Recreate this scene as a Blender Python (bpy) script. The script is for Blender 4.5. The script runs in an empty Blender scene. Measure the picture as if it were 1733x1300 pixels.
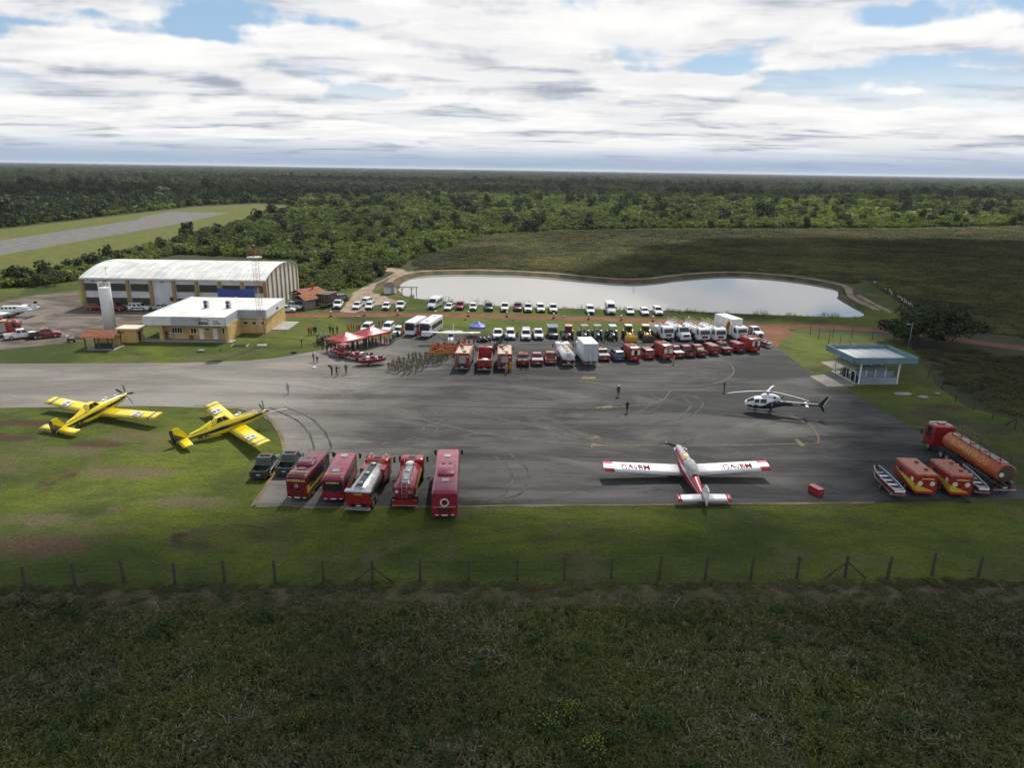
import bpy, bmesh, math, random
from mathutils import Matrix, Vector, noise
random.seed(7)
sc = bpy.context.scene
# ---------------------------------------------------------------- camera
F = 1200.0; CAMH = 32.0; ROLL = math.radians(0.9); PIT = math.atan(364/1200)
cam_d = bpy.data.cameras.new('camera'); cam = bpy.data.objects.new('camera', cam_d)
sc.collection.objects.link(cam); sc.camera = cam
cam_d.sensor_width = 36.0; cam_d.lens = F/1733*36; cam_d.clip_end = 60000; cam_d.clip_start = 0.5
_X = Vector((1,0,0)); _U = Vector((0, math.sin(PIT), math.cos(PIT)))
_r = _X*math.cos(ROLL)+_U*math.sin(ROLL); _u = _U*math.cos(ROLL)-_X*math.sin(ROLL); _b = _r.cross(_u)
cam.matrix_world = Matrix(((_r.x,_u.x,_b.x,0),(_r.y,_u.y,_b.y,0),(_r.z,_u.z,_b.z,CAMH),(0,0,0,1)))
# ---------------------------------------------------------------- light
SUN_EL = math.radians(52); SUN_AZ = math.atan2(4.3, 13.2)      # measured from +Y towards +X, from the tower's shadow
sun_dir = Vector((math.sin(SUN_AZ)*math.cos(SUN_EL), math.cos(SUN_AZ)*math.cos(SUN_EL), math.sin(SUN_EL)))
sun_d = bpy.data.lights.new('sun', 'SUN'); sun_d.energy = 5.0; sun_d.angle = math.radians(0.53); sun_d.color = (1, .95, .86)
sun = bpy.data.objects.new('sun', sun_d); sc.collection.objects.link(sun)
sun.rotation_euler = (-sun_dir).to_track_quat('-Z', 'Y').to_euler()
sc.view_settings.view_transform = 'Standard'; sc.view_settings.look = 'None'
sc.view_settings.exposure = 0.0; sc.view_settings.gamma = 1.0
sc.cycles.use_adaptive_sampling = True; sc.cycles.adaptive_threshold = .02; sc.cycles.caustics_reflective = False; sc.cycles.caustics_refractive = False
sc.cycles.max_bounces = 4; sc.cycles.diffuse_bounces = 2; sc.cycles.glossy_bounces = 3
sc.cycles.transparent_max_bounces = 8; sc.cycles.volume_bounces = 0; sc.cycles.transmission_bounces = 3
sc.cycles.use_denoising = True

class NT:
    """tiny node-tree writer"""
    def __init__(s, nt): s.nt = nt; s.n = nt.nodes; s.l = nt.links
    def add(s, typ, ins=None, **kw):
        nd = s.n.new(typ)
        for k, v in kw.items(): setattr(nd, k, v)
        for k, v in (ins or {}).items(): s.put(nd.inputs[k], v)
        return nd
    def put(s, sock, v):
        if isinstance(v, bpy.types.NodeSocket): s.l.new(v, sock)
        elif isinstance(v, bpy.types.Node): s.l.new(v.outputs[0], sock)
        else:
            if sock.type == 'RGBA' and hasattr(v, '__len__') and len(v) == 3: v = (*v, 1)
            sock.default_value = v
    def m(s, op, a, b=0.0, c=0.0, clamp=False):
        nd = s.n.new('ShaderNodeMath'); nd.operation = op; nd.use_clamp = clamp
        s.put(nd.inputs[0], a); s.put(nd.inputs[1], b); s.put(nd.inputs[2], c); return nd.outputs[0]
    def ss(s, x, lo, hi, a=0.0, b=1.0):
        nd = s.n.new('ShaderNodeMapRange'); nd.interpolation_type = 'SMOOTHSTEP'
        for i, v in enumerate((x, lo, hi, a, b)): s.put(nd.inputs[i], v)
        return nd.outputs[0]
    def mix(s, f, a, b, blend='MIX'):
        nd = s.n.new('ShaderNodeMix'); nd.data_type = 'RGBA'; nd.blend_type = blend
        s.put(nd.inputs[0], f); s.put(nd.inputs[6], a); s.put(nd.inputs[7], b); return nd.outputs[2]
    def noise(s, vec, scale, detail=3.0, rough=.55, w=None, dist=0.0):
        nd = s.n.new('ShaderNodeTexNoise')
        if vec is not None: s.put(nd.inputs['Vector'], vec)
        nd.inputs['Scale'].default_value = scale; nd.inputs['Detail'].default_value = detail
        nd.inputs['Roughness'].default_value = rough; nd.inputs['Distortion'].default_value = dist
        return nd.outputs[0]
    def scale(s, vec, k, off=(0,0,0)):
        nd = s.n.new('ShaderNodeMapping'); s.put(nd.inputs[0], vec); nd.inputs['Scale'].default_value = k
        nd.inputs['Location'].default_value = off; return nd.outputs[0]

# ---------------------------------------------------------------- world: blue sky with a broken cloud deck all round
W = bpy.data.worlds.new('World'); sc.world = W; W.use_nodes = True; W.node_tree.nodes.clear()
w = NT(W.node_tree)
tc = w.add('ShaderNodeTexCoord').outputs['Generated']
sky = w.add('ShaderNodeTexSky', sky_type='NISHITA', sun_disc=False)
sky.sun_elevation = SUN_EL; sky.sun_rotation = SUN_AZ; sky.altitude = 200; sky.air_density = 1.0; sky.dust_density = .8; sky.ozone_density = 1.5
def deck(dz):
    """density of the cloud deck seen in this direction, or a little higher: long banks with billowing edges"""
    v = w.add('ShaderNodeVectorMath', {0: tc, 1: (0, 0, dz)}, operation='ADD').outputs[0]
    q = w.add('ShaderNodeSeparateXYZ', {0: v}); e = w.m('MAXIMUM', q.outputs[2], 0.0); k = w.m('DIVIDE', 1.0, w.m('ADD', e, .075))
    p = w.add('ShaderNodeCombineXYZ', {0: w.m('MULTIPLY', q.outputs[0], k), 1: w.m('MULTIPLY', q.outputs[1], k)}).outputs[0]
    a = w.noise(w.scale(p, (.62, .60, 1), (3.6, 14.4, 0)), 1.0, 3.5, .5, dist=.25)
    b = w.noise(w.scale(v, (1, 1, 1.35)), 13.0, 7, .6); c = w.noise(w.scale(v, (1, 1, 1.8), (7, 1, 2)), 4.5, 3, .5)
    d = w.m('ADD', a, w.m('ADD', w.m('MULTIPLY', w.m('SUBTRACT', b, .5), .30), w.m('MULTIPLY', w.m('SUBTRACT', c, .5), .26)))
    return d, e, p
n1, el, pv = deck(0.0); n2, _, _ = deck(.016)
wisp = w.noise(w.scale(pv, (.7, 1.6, 1), (9, 2, 3)), 1.2, 9, .62); grey = w.noise(w.scale(pv, (.60, 1.1, 1), (4, 12, 0)), 1.5, 10, .6, dist=.3)
cov = w.ss(n1, .39, .47)
cov = w.m('MAXIMUM', cov, w.ss(wisp, .56, .74, 0, .6))
cov = w.m('MAXIMUM', cov, w.ss(el, .055, .135, .95, 0.0))       # seen edge-on the deck closes up
lit = w.ss(w.m('SUBTRACT', n1, n2), -.075, .075)
core = w.ss(w.m('ADD', grey, w.m('MULTIPLY', w.m('SUBTRACT', n1, .5), .35)), .42, .68)
shade = w.m('SUBTRACT', 1.0, w.m('ADD', w.m('MULTIPLY', w.m('SUBTRACT', 1.0, lit), w.m('ADD', w.m('MULTIPLY', core, .55), .20)), w.m('MULTIPLY', core, .26)), clamp=True)
ccol = w.mix(shade, (3.9, 4.3, 5.2), (10.2, 10.1, 9.95))
hz = w.ss(el, .006, .040, 1.0, 0.0)
skyc = w.mix(.45, sky.outputs[0], (3.3, 5.4, 8.0))
col = w.mix(cov, skyc, ccol)
col = w.mix(w.m('MULTIPLY', hz, .9), col, (3.5, 4.5, 6.2))
bg = w.add('ShaderNodeBackground', {0: col, 1: .1})
w.l.new(bg.outputs[0], w.add('ShaderNodeOutputWorld').inputs[0])
# ---------------------------------------------------------------- helpers
def ray(px, py):
    cx = px-866.5; cy = 650-py
    u = cx*math.cos(ROLL)-cy*math.sin(ROLL); v = cx*math.sin(ROLL)+cy*math.cos(ROLL)
    return (u/F, math.cos(PIT)+v/F*math.sin(PIT), -math.sin(PIT)+v/F*math.cos(PIT))
def G(px, py, z=0.0):
    """where the photograph's line of sight meets the level z: survey of the site"""
    d = ray(px, py); t = (z-CAMH)/d[2]; return Vector((d[0]*t, d[1]*t, z))
MATS = {}
def M(name, rgb, rough=.5, metal=0.0, var=.12, nscale=1.5, spec=.5, coat=0.0, bump=0.0, alpha=1.0):
    if name in MATS: return MATS[name]
    m = bpy.data.materials.new(name); m.use_nodes = True; t = NT(m.node_tree); b = m.node_tree.nodes['Principled BSDF']
    oc = t.add('ShaderNodeTexCoord').outputs['Object']
    n = t.noise(oc, nscale, 5, .6)
    f = t.ss(n, .3, .75, 1-var, 1+var*.6)
    col = t.mix(1.0, (*rgb, 1), f, 'MULTIPLY')
    t.put(b.inputs['Base Color'], col); b.inputs['Roughness'].default_value = rough; b.inputs['Metallic'].default_value = metal
    t.put(b.inputs['Roughness'], t.ss(n, .2, .8, max(.03, rough-.06), min(1, rough+.1)))
    b.inputs['Specular IOR Level'].default_value = spec; b.inputs['Coat Weight'].default_value = coat
    if bump:
        bm_ = t.add('ShaderNodeBump', {'Strength': bump, 'Height': t.noise(oc, nscale*8, 4)}); t.l.new(bm_.outputs[0], b.inputs['Normal'])
    MATS[name] = m; return m
def leafmat(name, cols, trans=.35, rough=.6):
    """foliage: each leaf its own tone out of cols, light passes through"""
    if name in MATS: return MATS[name]
    m = bpy.data.materials.new(name); m.use_nodes = True; t = NT(m.node_tree); t.n.clear()
    geo = t.add('ShaderNodeNewGeometry'); oi = t.add('ShaderNodeObjectInfo')
    r = t.m('FRACT', t.m('ADD', geo.outputs['Random Per Island'], t.m('MULTIPLY', oi.outputs['Random'], .37)))
    ramp = t.add('ShaderNodeValToRGB', {0: r}); cr = ramp.color_ramp; cr.interpolation = 'CONSTANT'
    while len(cr.elements) < len(cols): cr.elements.new(.5)
    for i, c in enumerate(cols):
        cr.elements[i].position = i/len(cols); cr.elements[i].color = (*c, 1)
    big = t.noise(geo.outputs['Position'], .03, 4, .6)
    vast = t.noise(geo.outputs['Position'], .005, 4, .6)
    c = t.mix(1.0, t.mix(1.0, ramp.outputs[0], t.ss(big, .3, .7, .6, 1.35), 'MULTIPLY'), t.ss(vast, .35, .65, .6, 1.3), 'MULTIPLY')
    d = t.add('ShaderNodeBsdfDiffuse', {0: c}); tr = t.add('ShaderNodeBsdfTranslucent', {0: c})
    gl = t.add('ShaderNodeBsdfGlossy', {0: (.5, .5, .5, 1), 'Roughness': rough})
    mx = t.add('ShaderNodeMixShader', {0: trans, 1: d, 2: tr}); mx2 = t.add('ShaderNodeMixShader', {0: .06, 1: mx, 2: gl})
    t.l.new(mx2.outputs[0], t.add('ShaderNodeOutputMaterial').inputs[0]); MATS[name] = m; return m
COL = sc.collection
def tag(o, label=None, cat=None, group=None, kind=None):
    if label: o['label'] = label
    if cat: o['category'] = cat
    if group: o['group'] = group
    if kind: o['kind'] = kind
    return o
def empty(name, loc, rz=0.0, label=None, cat=None, group=None):
    o = bpy.data.objects.new(name, None); o.empty_display_size = .2; COL.objects.link(o)
    o.location = loc; o.rotation_euler = (0, 0, rz); return tag(o, label, cat, group)
def link(name, me, parent=None, loc=None, rot=None, scl=None):
    o = bpy.data.objects.new(name, me); COL.objects.link(o)
    if parent: o.parent = parent
    if loc is not None: o.location = loc
    if rot is not None: o.rotation_euler = rot
    if scl is not None: o.scale = scl
    return o
class MB:
    """collects shapes into one mesh"""
    def __init__(s): s.v = []; s.f = []; s.mi = []; s.sm = []; s.c = 0; s.smooth = False
    def mat(s, i): s.c = i; return s
    def add(s, vs, fs, smooth=None):
        o = len(s.v); s.v += [tuple(p) for p in vs]
        for f in fs: s.f.append(tuple(i+o for i in f)); s.mi.append(s.c); s.sm.append(s.smooth if smooth is None else smooth)
        return s
    def box(s, x0, x1, y0, y1, z0, z1):
        vs = [(x, y, z) for x in (x0, x1) for y in (y0, y1) for z in (z0, z1)]
        return s.add(vs, [(0,1,3,2),(4,6,7,5),(0,4,5,1),(2,3,7,6),(0,2,6,4),(1,5,7,3)], False)
    def hexa(s, b4, t4):
        """b4, t4: four corners each, counter-clockwise seen from above"""
        return s.add(list(b4)+list(t4), [(3,2,1,0),(4,5,6,7),(0,1,5,4),(1,2,6,5),(2,3,7,6),(3,0,4,7)], False)
    def loft(s, rings, cap=True, closed=True, smooth=True):
        n = len(rings[0]); vs = [p for r in rings for p in r]; fs = []
        for i in range(len(rings)-1):
            for j in range(n if closed else n-1):
                k = (j+1) % n; fs.append((i*n+j, i*n+k, (i+1)*n+k, (i+1)*n+j))
        s.add(vs, fs, smooth)
        if cap:
            o = len(s.v)-len(vs)
            for base in (0, (len(rings)-1)*n):
                f = [o+base+j for j in range(n)]
                s.f.append(tuple(f[::-1] if base == 0 else f)); s.mi.append(s.c); s.sm.append(False)
        return s
    def tube(s, p0, p1, r0, r1=None, n=8, cap=True, smooth=True):
        p0 = Vector(p0); p1 = Vector(p1); r1 = r0 if r1 is None else r1
        d = (p1-p0).normalized(); a = d.orthogonal().normalized(); b = d.cross(a)
        rings = [[p+(a*math.cos(2*math.pi*j/n)+b*math.sin(2*math.pi*j/n))*r for j in range(n)] for p, r in ((p0, r0), (p1, r1))]
        return s.loft(rings, cap, True, smooth and n > 4)
    def path(s, pts, r, n=6):
        for a, b in zip(pts[:-1], pts[1:]): s.tube(a, b, r, r, n)
        return s
    def lathe(s, prof, axis='z', n=16, c=(0,0,0), cap=True):
        rings = []
        for r, h in prof:
            ring = []
            for j in range(n):
                t = 2*math.pi*j/n; a, b = r*math.cos(t), r*math.sin(t)
                p = (a, b, h) if axis == 'z' else ((b, h, a) if axis == 'y' else (h, a, b))
                ring.append((p[0]+c[0], p[1]+c[1], p[2]+c[2]))
            rings.append(ring)
        return s.loft(rings, cap)
    def slab(s, q, u0=0., u1=1., v0=0., v1=1., off=.012, th=None):
        """a thin plate on the face q (4 corners: bl, br, tr, tl seen from outside), proud of it by off"""
        q = [Vector(p) for p in q]
        n = (q[1]-q[0]).cross(q[3]-q[0]).normalized()
        def at(u, v): return (q[0]*(1-u)+q[1]*u)*(1-v)+(q[3]*(1-u)+q[2]*u)*v
        c = [at(u0, v0), at(u1, v0), at(u1, v1), at(u0, v1)]
        th = th or off*2
        return s.hexa([p+n*(off-th) for p in c], [p+n*off for p in c])
    def xf(s, m):
        s.v = [tuple(m @ Vector(p)) for p in s.v]; return s
    def mesh(s, name, mats):
        me = bpy.data.meshes.new(name); me.from_pydata(s.v, [], s.f)
        for m in (mats if isinstance(mats, (list, tuple)) else [mats]): me.materials.append(m)
        me.polygons.foreach_set('material_index', s.mi); me.polygons.foreach_set('use_smooth', s.sm)
        me.update(); return me
    def obj(s, name, mats, parent=None, loc=None, rot=None): return link(name, s.mesh(name, mats), parent, loc, rot)
def rr(x, hw, z0, z1, rb=.1, rt=.2, n=3):
    """rounded-rectangle ring across the length, for hulls"""
    pts = []
    for cx, cz, r, a0 in ((hw-rt, z1-rt, rt, 0), (-(hw-rt), z1-rt, rt, 90), (-(hw-rb), z0+rb, rb, 180), (hw-rb, z0+rb, rb, 270)):
        for k in range(n+1):
            a = math.radians(a0+90*k/n); pts.append((x, cx+r*math.cos(a), cz+r*math.sin(a)))
    return pts
def hull(mb, secs): return mb.loft([rr(*q) for q in secs])
class Proto:
    """a thing built once: parts (name, mesh, index of the part it belongs to, place) that copies share"""
    def __init__(s): s.p = []
    def add(s, name, mb, mats, par=None, loc=None, rot=None):
        me = mb.mesh(name, mats) if isinstance(mb, MB) else mb
        s.p.append((name, me, par, loc, rot)); return len(s.p)-1
    def place(s, name, loc, rz, label, cat, group=None, extra=None):
        r = empty(name, loc, rz, label, cat, group); os_ = []
        for nm, me, par, l, ro in s.p: os_.append(link(nm, me, r if par is None else os_[par], l, ro))
        return r
_fc = None
def text_mesh(txt, size, mat, depth=.01, bold=0.0, spacing=1.0):
    cu = bpy.data.curves.new('lettering', 'FONT'); cu.body = txt; cu.size = size; cu.extrude = depth; cu.offset = bold
    cu.align_x = 'CENTER'; cu.align_y = 'CENTER'; cu.space_character = spacing; cu.resolution_u = 2
    o = bpy.data.objects.new('lettering', cu); COL.objects.link(o); bpy.context.view_layer.update()
    me = bpy.data.meshes.new_from_object(o.evaluated_get(bpy.context.evaluated_depsgraph_get()))
    bpy.data.objects.remove(o); me.materials.clear(); me.materials.append(mat); me.name = 'lettering'; return me
def facing(me, right, upv, pos):
    """lay lettering out with its baseline along right and its height along upv"""
    r = Vector(right).normalized(); u = Vector(upv).normalized(); n = r.cross(u)
    me.transform(Matrix(((r.x,u.x,n.x,pos[0]),(r.y,u.y,n.y,pos[1]),(r.z,u.z,n.z,pos[2]),(0,0,0,1)))); return me
def poly_sheet(name, pts, mat, z, label=None, kind='structure', cat=None, parent=None, sub=0):
    bm = bmesh.new(); vs = [bm.verts.new((p[0], p[1], z)) for p in pts]; f = bm.faces.new(vs)
    if f.normal.z < 0 or f.calc_area() == 0: f.normal_flip()
    bm.normal_update()
    if bm.faces[:][0].normal.z < 0: bmesh.ops.reverse_faces(bm, faces=bm.faces[:])
    bmesh.ops.triangulate(bm, faces=bm.faces[:])
    me = bpy.data.meshes.new(name); bm.to_mesh(me); bm.free(); me.materials.append(mat)
    o = link(name, me, parent); return tag(o, label, cat, None, kind)
def smooth_line(pts, k=6):
    """Catmull-Rom through the points"""
    P = [Vector((p[0], p[1])) for p in pts]; P = [P[0]*2-P[1]]+P+[P[-1]*2-P[-2]]; out = []
    for i in range(1, len(P)-2):
        for j in range(k):
            t = j/k; a, b, c, d = P[i-1:i+3]
            out.append(.5*((2*b)+(c-a)*t+(2*a-5*b+4*c-d)*t*t+(3*b-a-3*c+d)*t**3))
    out.append(P[-2]); return out
def strip(name, pts, width, mat, z, kind='structure', parent=None, jit=0.0, label=None, cat=None):
    """a band of even width along a line on the ground"""
    vs = []; n = len(pts)
    for i, p in enumerate(pts):
        d = (Vector(pts[min(i+1, n-1)][:2])-Vector(pts[max(i-1, 0)][:2])); d = d.normalized() if d.length else Vector((1, 0))
        q = Vector((-d.y, d.x)); w1 = width/2*(1+random.uniform(-jit, jit)); w2 = width/2*(1+random.uniform(-jit, jit))
        vs += [(p[0]+q.x*w1, p[1]+q.y*w1, z), (p[0]-q.x*w2, p[1]-q.y*w2, z)]
    me = bpy.data.meshes.new(name); me.from_pydata(vs, [], [(2*i+1, 2*i+3, 2*i+2, 2*i) for i in range(n-1)]); me.materials.append(mat)
    return tag(link(name, me, parent), label, cat, None, kind)
def inpoly(x, y, P):
    c = False; j = len(P)-1
    for i in range(len(P)):
        if (P[i][1] > y) != (P[j][1] > y) and x < (P[j][0]-P[i][0])*(y-P[i][1])/(P[j][1]-P[i][1])+P[i][0]: c = not c
        j = i
    return c
def gp(*pts): return [G(*p) for p in pts]
def scatter(name, pts, sources, label=None, cat=None):
    """pts: (x, y, z, turn, size, which source); one object of uncountable growth"""
    me = bpy.data.meshes.new(name); me.from_pydata([p[:3] for p in pts], [], [])
    for an, ty, k in (('turn', 'FLOAT', 3), ('size', 'FLOAT', 4), ('which', 'INT', 5)):
        a = me.attributes.new(an, ty, 'POINT'); a.data.foreach_set('value', [p[k] for p in pts])
    o = link(name, me); tag(o, label, cat, None, 'stuff')
    c = bpy.data.collections.new(name+'_sources')
    for i, s_ in enumerate(sources): c.objects.link(bpy.data.objects.new('%s_%02d' % (name, i), s_))
    ng = bpy.data.node_groups.new(name, 'GeometryNodeTree'); ng.is_modifier = True
    ng.interface.new_socket('Geometry', in_out='INPUT', socket_type='NodeSocketGeometry')
    ng.interface.new_socket('Geometry', in_out='OUTPUT', socket_type='NodeSocketGeometry')
    t = NT(ng); gi = t.add('NodeGroupInput'); go = t.add('NodeGroupOutput')
    ci = t.add('GeometryNodeCollectionInfo'); ci.inputs[0].default_value = c; ci.inputs['Separate Children'].default_value = True; ci.inputs['Reset Children'].default_value = True
    def att(nm, ty): return t.add('GeometryNodeInputNamedAttribute', {'Name': nm}, data_type=ty).outputs['Attribute']
    rot = t.add('ShaderNodeCombineXYZ', {2: att('turn', 'FLOAT')}); sz = att('size', 'FLOAT')
    scl = t.add('ShaderNodeCombineXYZ', {0: sz, 1: sz, 2: sz})
    ip = t.add('GeometryNodeInstanceOnPoints', {'Points': gi.outputs[0], 'Instance': ci.outputs[0], 'Pick Instance': True, 'Instance Index': att('which', 'INT')})
    r2 = t.add('FunctionNodeEulerToRotation', {0: rot}); t.l.new(r2.outputs[0], ip.inputs['Rotation']); t.l.new(scl.outputs[0], ip.inputs['Scale'])
    t.l.new(ip.outputs[0], go.inputs[0])
    o.modifiers.new('growth', 'NODES').node_group = ng; return o
# ---------------------------------------------------------------- ground materials (world-position noise)
def groundmat(name, fn, bump=.4, bscale=2.0, rough=.95):
    m = bpy.data.materials.new(name); m.use_nodes = True; t = NT(m.node_tree); b = m.node_tree.nodes['Principled BSDF']
    pos = t.add('ShaderNodeNewGeometry').outputs['Position']
    t.put(b.inputs['Base Color'], fn(t, pos)); b.inputs['Roughness'].default_value = rough; b.inputs['Specular IOR Level'].default_value = .2
    if bump:
        h = t.noise(pos, bscale, 6, .7); bp = t.add('ShaderNodeBump', {'Strength': bump, 'Distance': .15, 'Height': h}); t.l.new(bp.outputs[0], b.inputs['Normal'])
    MATS[name] = m; return m
def f_field(t, p):
    a = t.noise(p, .02, 6, .65); b = t.noise(p, .35, 5, .7)
    c = t.mix(t.ss(a, .35, .65), (.024, .032, .010), (.048, .044, .020)); return t.mix(t.ss(b, .35, .7), c, (.034, .042, .013))
def f_lawn(t, p):
    a = t.noise(p, .045, 6, .65, dist=.6); b = t.noise(t.scale(p, (.6, 1.5, 1)), .5, 6, .7); c = t.noise(p, .11, 7, .7, dist=1.0); f = t.noise(p, 3.5, 4, .7)
    g = t.mix(t.ss(a, .36, .62), (.030, .050, .005), (.100, .122, .010))
    g = t.mix(t.ss(b, .42, .68, 0, .6), g, (.038, .050, .009))
    g = t.mix(t.ss(c, .50, .66, 0, .7), g, (.098, .080, .040))             # dry straw
    h = t.noise(t.scale(p, (1, 1.4, 1), (3, 44, 0)), .4, 6, .7, dist=.7); g = t.mix(t.ss(h, .54, .72, 0, .5), g, (.078, .068, .030))
    d = t.noise(t.scale(p, (1, 1.6, 1), (31, 5, 0)), .085, 5, .6, dist=.8)
    g = t.mix(t.ss(d, .60, .70, 0, .85), g, (.052, .028, .018))             # bare earth
    sp = t.add('ShaderNodeSeparateXYZ', {0: p}); wob = t.m('MULTIPLY', t.m('SUBTRACT', t.noise(p, .5, 6, .7), .5), 1.6)
    for (px, py, rx, ry, k, cc) in SOIL:
        o = G(px, py); dx = t.m('DIVIDE', t.m('SUBTRACT', sp.outputs[0], o.x), rx); dy = t.m('DIVIDE', t.m('SUBTRACT', sp.outputs[1], o.y), ry)
        r = t.m('ADD', t.m('SQRT', t.m('ADD', t.m('MULTIPLY', dx, dx), t.m('MULTIPLY', dy, dy))), wob)
        g = t.mix(t.ss(r, .55, 1.15, k, 0.0), g, cc)
    return t.mix(1.0, g, t.ss(f, .25, .8, .6, 1.3), 'MULTIPLY')
EARTH, STRAW = (.060, .032, .022), (.115, .095, .052)
SOIL = [(35, 716, 6.5, 1.3, .9, EARTH), (20, 742, 3.5, 1.0, .9, EARTH), (168, 752, 3.8, 1.3, .85, EARTH), (120, 765, 5, 1.8, .6, STRAW), (235, 740, 5, 2.0, .6, STRAW), (215, 800, 6, 2.0, .75, STRAW), (320, 850, 5, 1.6, .7, STRAW), (70, 880, 4, 1.5, .6, STRAW), (60, 925, 5.5, 2.5, .85, (.085, .052, .034)), (1600, 690, 4.0, 1.6, .8, EARTH), (1570, 700, 3.0, 1.6, .7, EARTH), (1690, 730, 3.5, 1.5, .6, EARTH), (1540, 850, 3, .9, .5, EARTH), (455, 560, 3.0, 2.0, .7, STRAW), (540, 584, 3.2, 1.2, .8, EARTH), (370, 572, 3.0, 1.2, .7, EARTH), (580, 520, 5, 5, .6, EARTH), (640, 517, 6, 3, .7, EARTH)]
def f_asphalt(t, p):
    a = t.noise(t.scale(p, (.035, .13, 1)), 1.0, 9, .66, dist=.6); b = t.noise(t.scale(p, (.10, .8, 1), (4, 1, 0)), 1.0, 8, .74)
    f = t.noise(p, 6, 5, .8); e = t.noise(p, .06, 6, .65, dist=1.2)
    sx = t.add('ShaderNodeSeparateXYZ', {0: p})
    wear = t.ss(t.m('ADD', sx.outputs[0], t.m('MULTIPLY', t.m('SUBTRACT', e, .5), 34.0)), -38, -6)   # pale along the taxiway, darker across the apron
    lo = t.mix(wear, (.140, .130, .114), (.024, .024, .024)); hi = t.mix(wear, (.220, .205, .180), (.070, .068, .065))
    c = t.mix(t.ss(a, .38, .62), lo, hi); c = t.mix(t.ss(b, .52, .72, 0, .5), c, t.mix(wear, (.105, .098, .086), (.024, .024, .025)))
    yy = t.m('ADD', sx.outputs[1], t.m('MULTIPLY', t.noise(t.scale(p, (.05, .05, 1)), 1.0, 4, .6), 1.1))
    ln = t.m('ABSOLUTE', t.m('SUBTRACT', t.m('FRACT', t.m('DIVIDE', yy, 4.4)), .5))                  # paving joints, sealed with tar
    gate = t.ss(t.noise(t.scale(p, (.035, .3, 1), (2, 8, 0)), 1.0, 3, .5), .42, .55)
    c = t.mix(t.m('MULTIPLY', t.m('MULTIPLY', t.ss(ln, .018, .05, .8, 0.0), gate), t.m('ADD', t.m('MULTIPLY', wear, .6), .25)), c, (.014, .014, .015))
    du = t.noise(t.scale(p, (.05, .10, 1), (17, 9, 0)), 1.0, 8, .68, dist=1.0); c = t.mix(t.m('MULTIPLY', t.ss(du, .50, .68, 0, .6), wear), c, (.115, .110, .102))
    dk = t.noise(t.scale(p, (.06, .16, 1), (27, 3, 0)), 1.0, 8, .7, dist=1.4); c = t.mix(t.m('MULTIPLY', t.ss(dk, .54, .66, 0, .6), wear), c, (.020, .020, .021))
    pt = t.noise(t.scale(p, (.09, .55, 1), (7, 3, 0)), 1.0, 2, .4)
    c = t.mix(t.m('MULTIPLY', t.ss(pt, .66, .70, 0, .65), wear), c, (.018, .018, .019))              # patches
    return t.mix(1.0, c, t.ss(f, .2, .8, .72, 1.25), 'MULTIPLY')
def f_dirt(c1, c2):
    def fn(t, p):
        a = t.noise(p, .25, 6, .65); f = t.noise(p, 2.5, 5, .7)
        return t.mix(1.0, t.mix(t.ss(a, .35, .65), c1, c2), t.ss(f, .2, .8, .75, 1.2), 'MULTIPLY')
    return fn
def f_yard(t, p):
    a = t.noise(t.scale(p, (.5, 1, 1)), .16, 6, .65, dist=.5); f = t.noise(p, 3, 5, .7)
    c = t.mix(t.ss(a, .4, .6), (.080, .060, .046), (.165, .142, .120)); return t.mix(1.0, c, t.ss(f, .2, .8, .8, 1.15), 'MULTIPLY')
m_field = groundmat('field_soil', f_field, .8, 1.2)
m_lawn = groundmat('lawn', f_lawn, .7, 5.0)
m_asphalt = groundmat('asphalt', f_asphalt, .25, 20.0, .85)
m_red = groundmat('red_earth', f_dirt((.120, .050, .026), (.185, .082, .045)), .4, 3)
m_tan = groundmat('tan_earth', f_dirt((.190, .140, .088), (.300, .235, .165)), .5, 2)
m_bank = groundmat('bank_earth', f_dirt((.050, .046, .018), (.120, .090, .050)), .8, 1.0)
m_yard = groundmat('yard_surface', f_yard, .4, 3)
m_verge = groundmat('runway_verge', f_dirt((.066, .084, .010), (.120, .114, .022)), .5, 2)
m_run = groundmat('runway_asphalt', f_dirt((.110, .104, .095), (.165, .155, .142)), .2, 3)
m_conc = groundmat('concrete_pad', f_dirt((.200, .182, .150), (.280, .258, .215)), .2, 3)
m_kerb = groundmat('kerb_earth', f_dirt((.110, .085, .045), (.200, .155, .095)), .4, 4)
m_yel = M('yellow_marking', (.150, .112, .045), .85, var=.75, nscale=2.2)
m_white_mark = M('white_marking', (.5, .5, .48), .8, var=.3)
# ground: one sheet to the horizon
g = MB(); g.add([(-24000, -350, 0), (24000, -350, 0), (24000, 24000, 0), (-24000, 24000, 0)], [(0, 1, 2, 3)]); tag(g.obj('ground', m_field), None, None, None, 'structure')
poly_sheet('lawn', gp((-500, 1010), (900, 990), (2150, 985), (2200, 905), (1760, 722), (1640, 690), (1585, 655), (1560, 610), (1530, 575), (1372, 560), (1560, 560), (1500, 540), (1462, 540), (1300, 536), (1000, 526), (740, 510), (660, 503), (640, 505), (600, 487), (500, 493), (300, 470), (135, 478), (0, 484), (-500, 478)), m_lawn, .02)
poly_sheet('lawn', gp((1425, 484), (1466, 474), (1566, 542), (1545, 556), (1462, 541), (1445, 520), (1425, 506)), m_lawn, .022)
poly_sheet('lawn', gp((-700, 560), (-500, 478), (0, 478), (150, 447), (300, 402), (400, 377), (480, 358), (505, 350), (440, 345), (330, 350), (200, 365), (0, 388), (-600, 470)), m_verge, .015)
run = poly_sheet('runway', gp((-700, 560), (-350, 497), (0, 432), (300, 379), (388, 360), (290, 358), (238, 367), (236, 371), (0, 407), (-700, 512)), m_run, .03)
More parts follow.
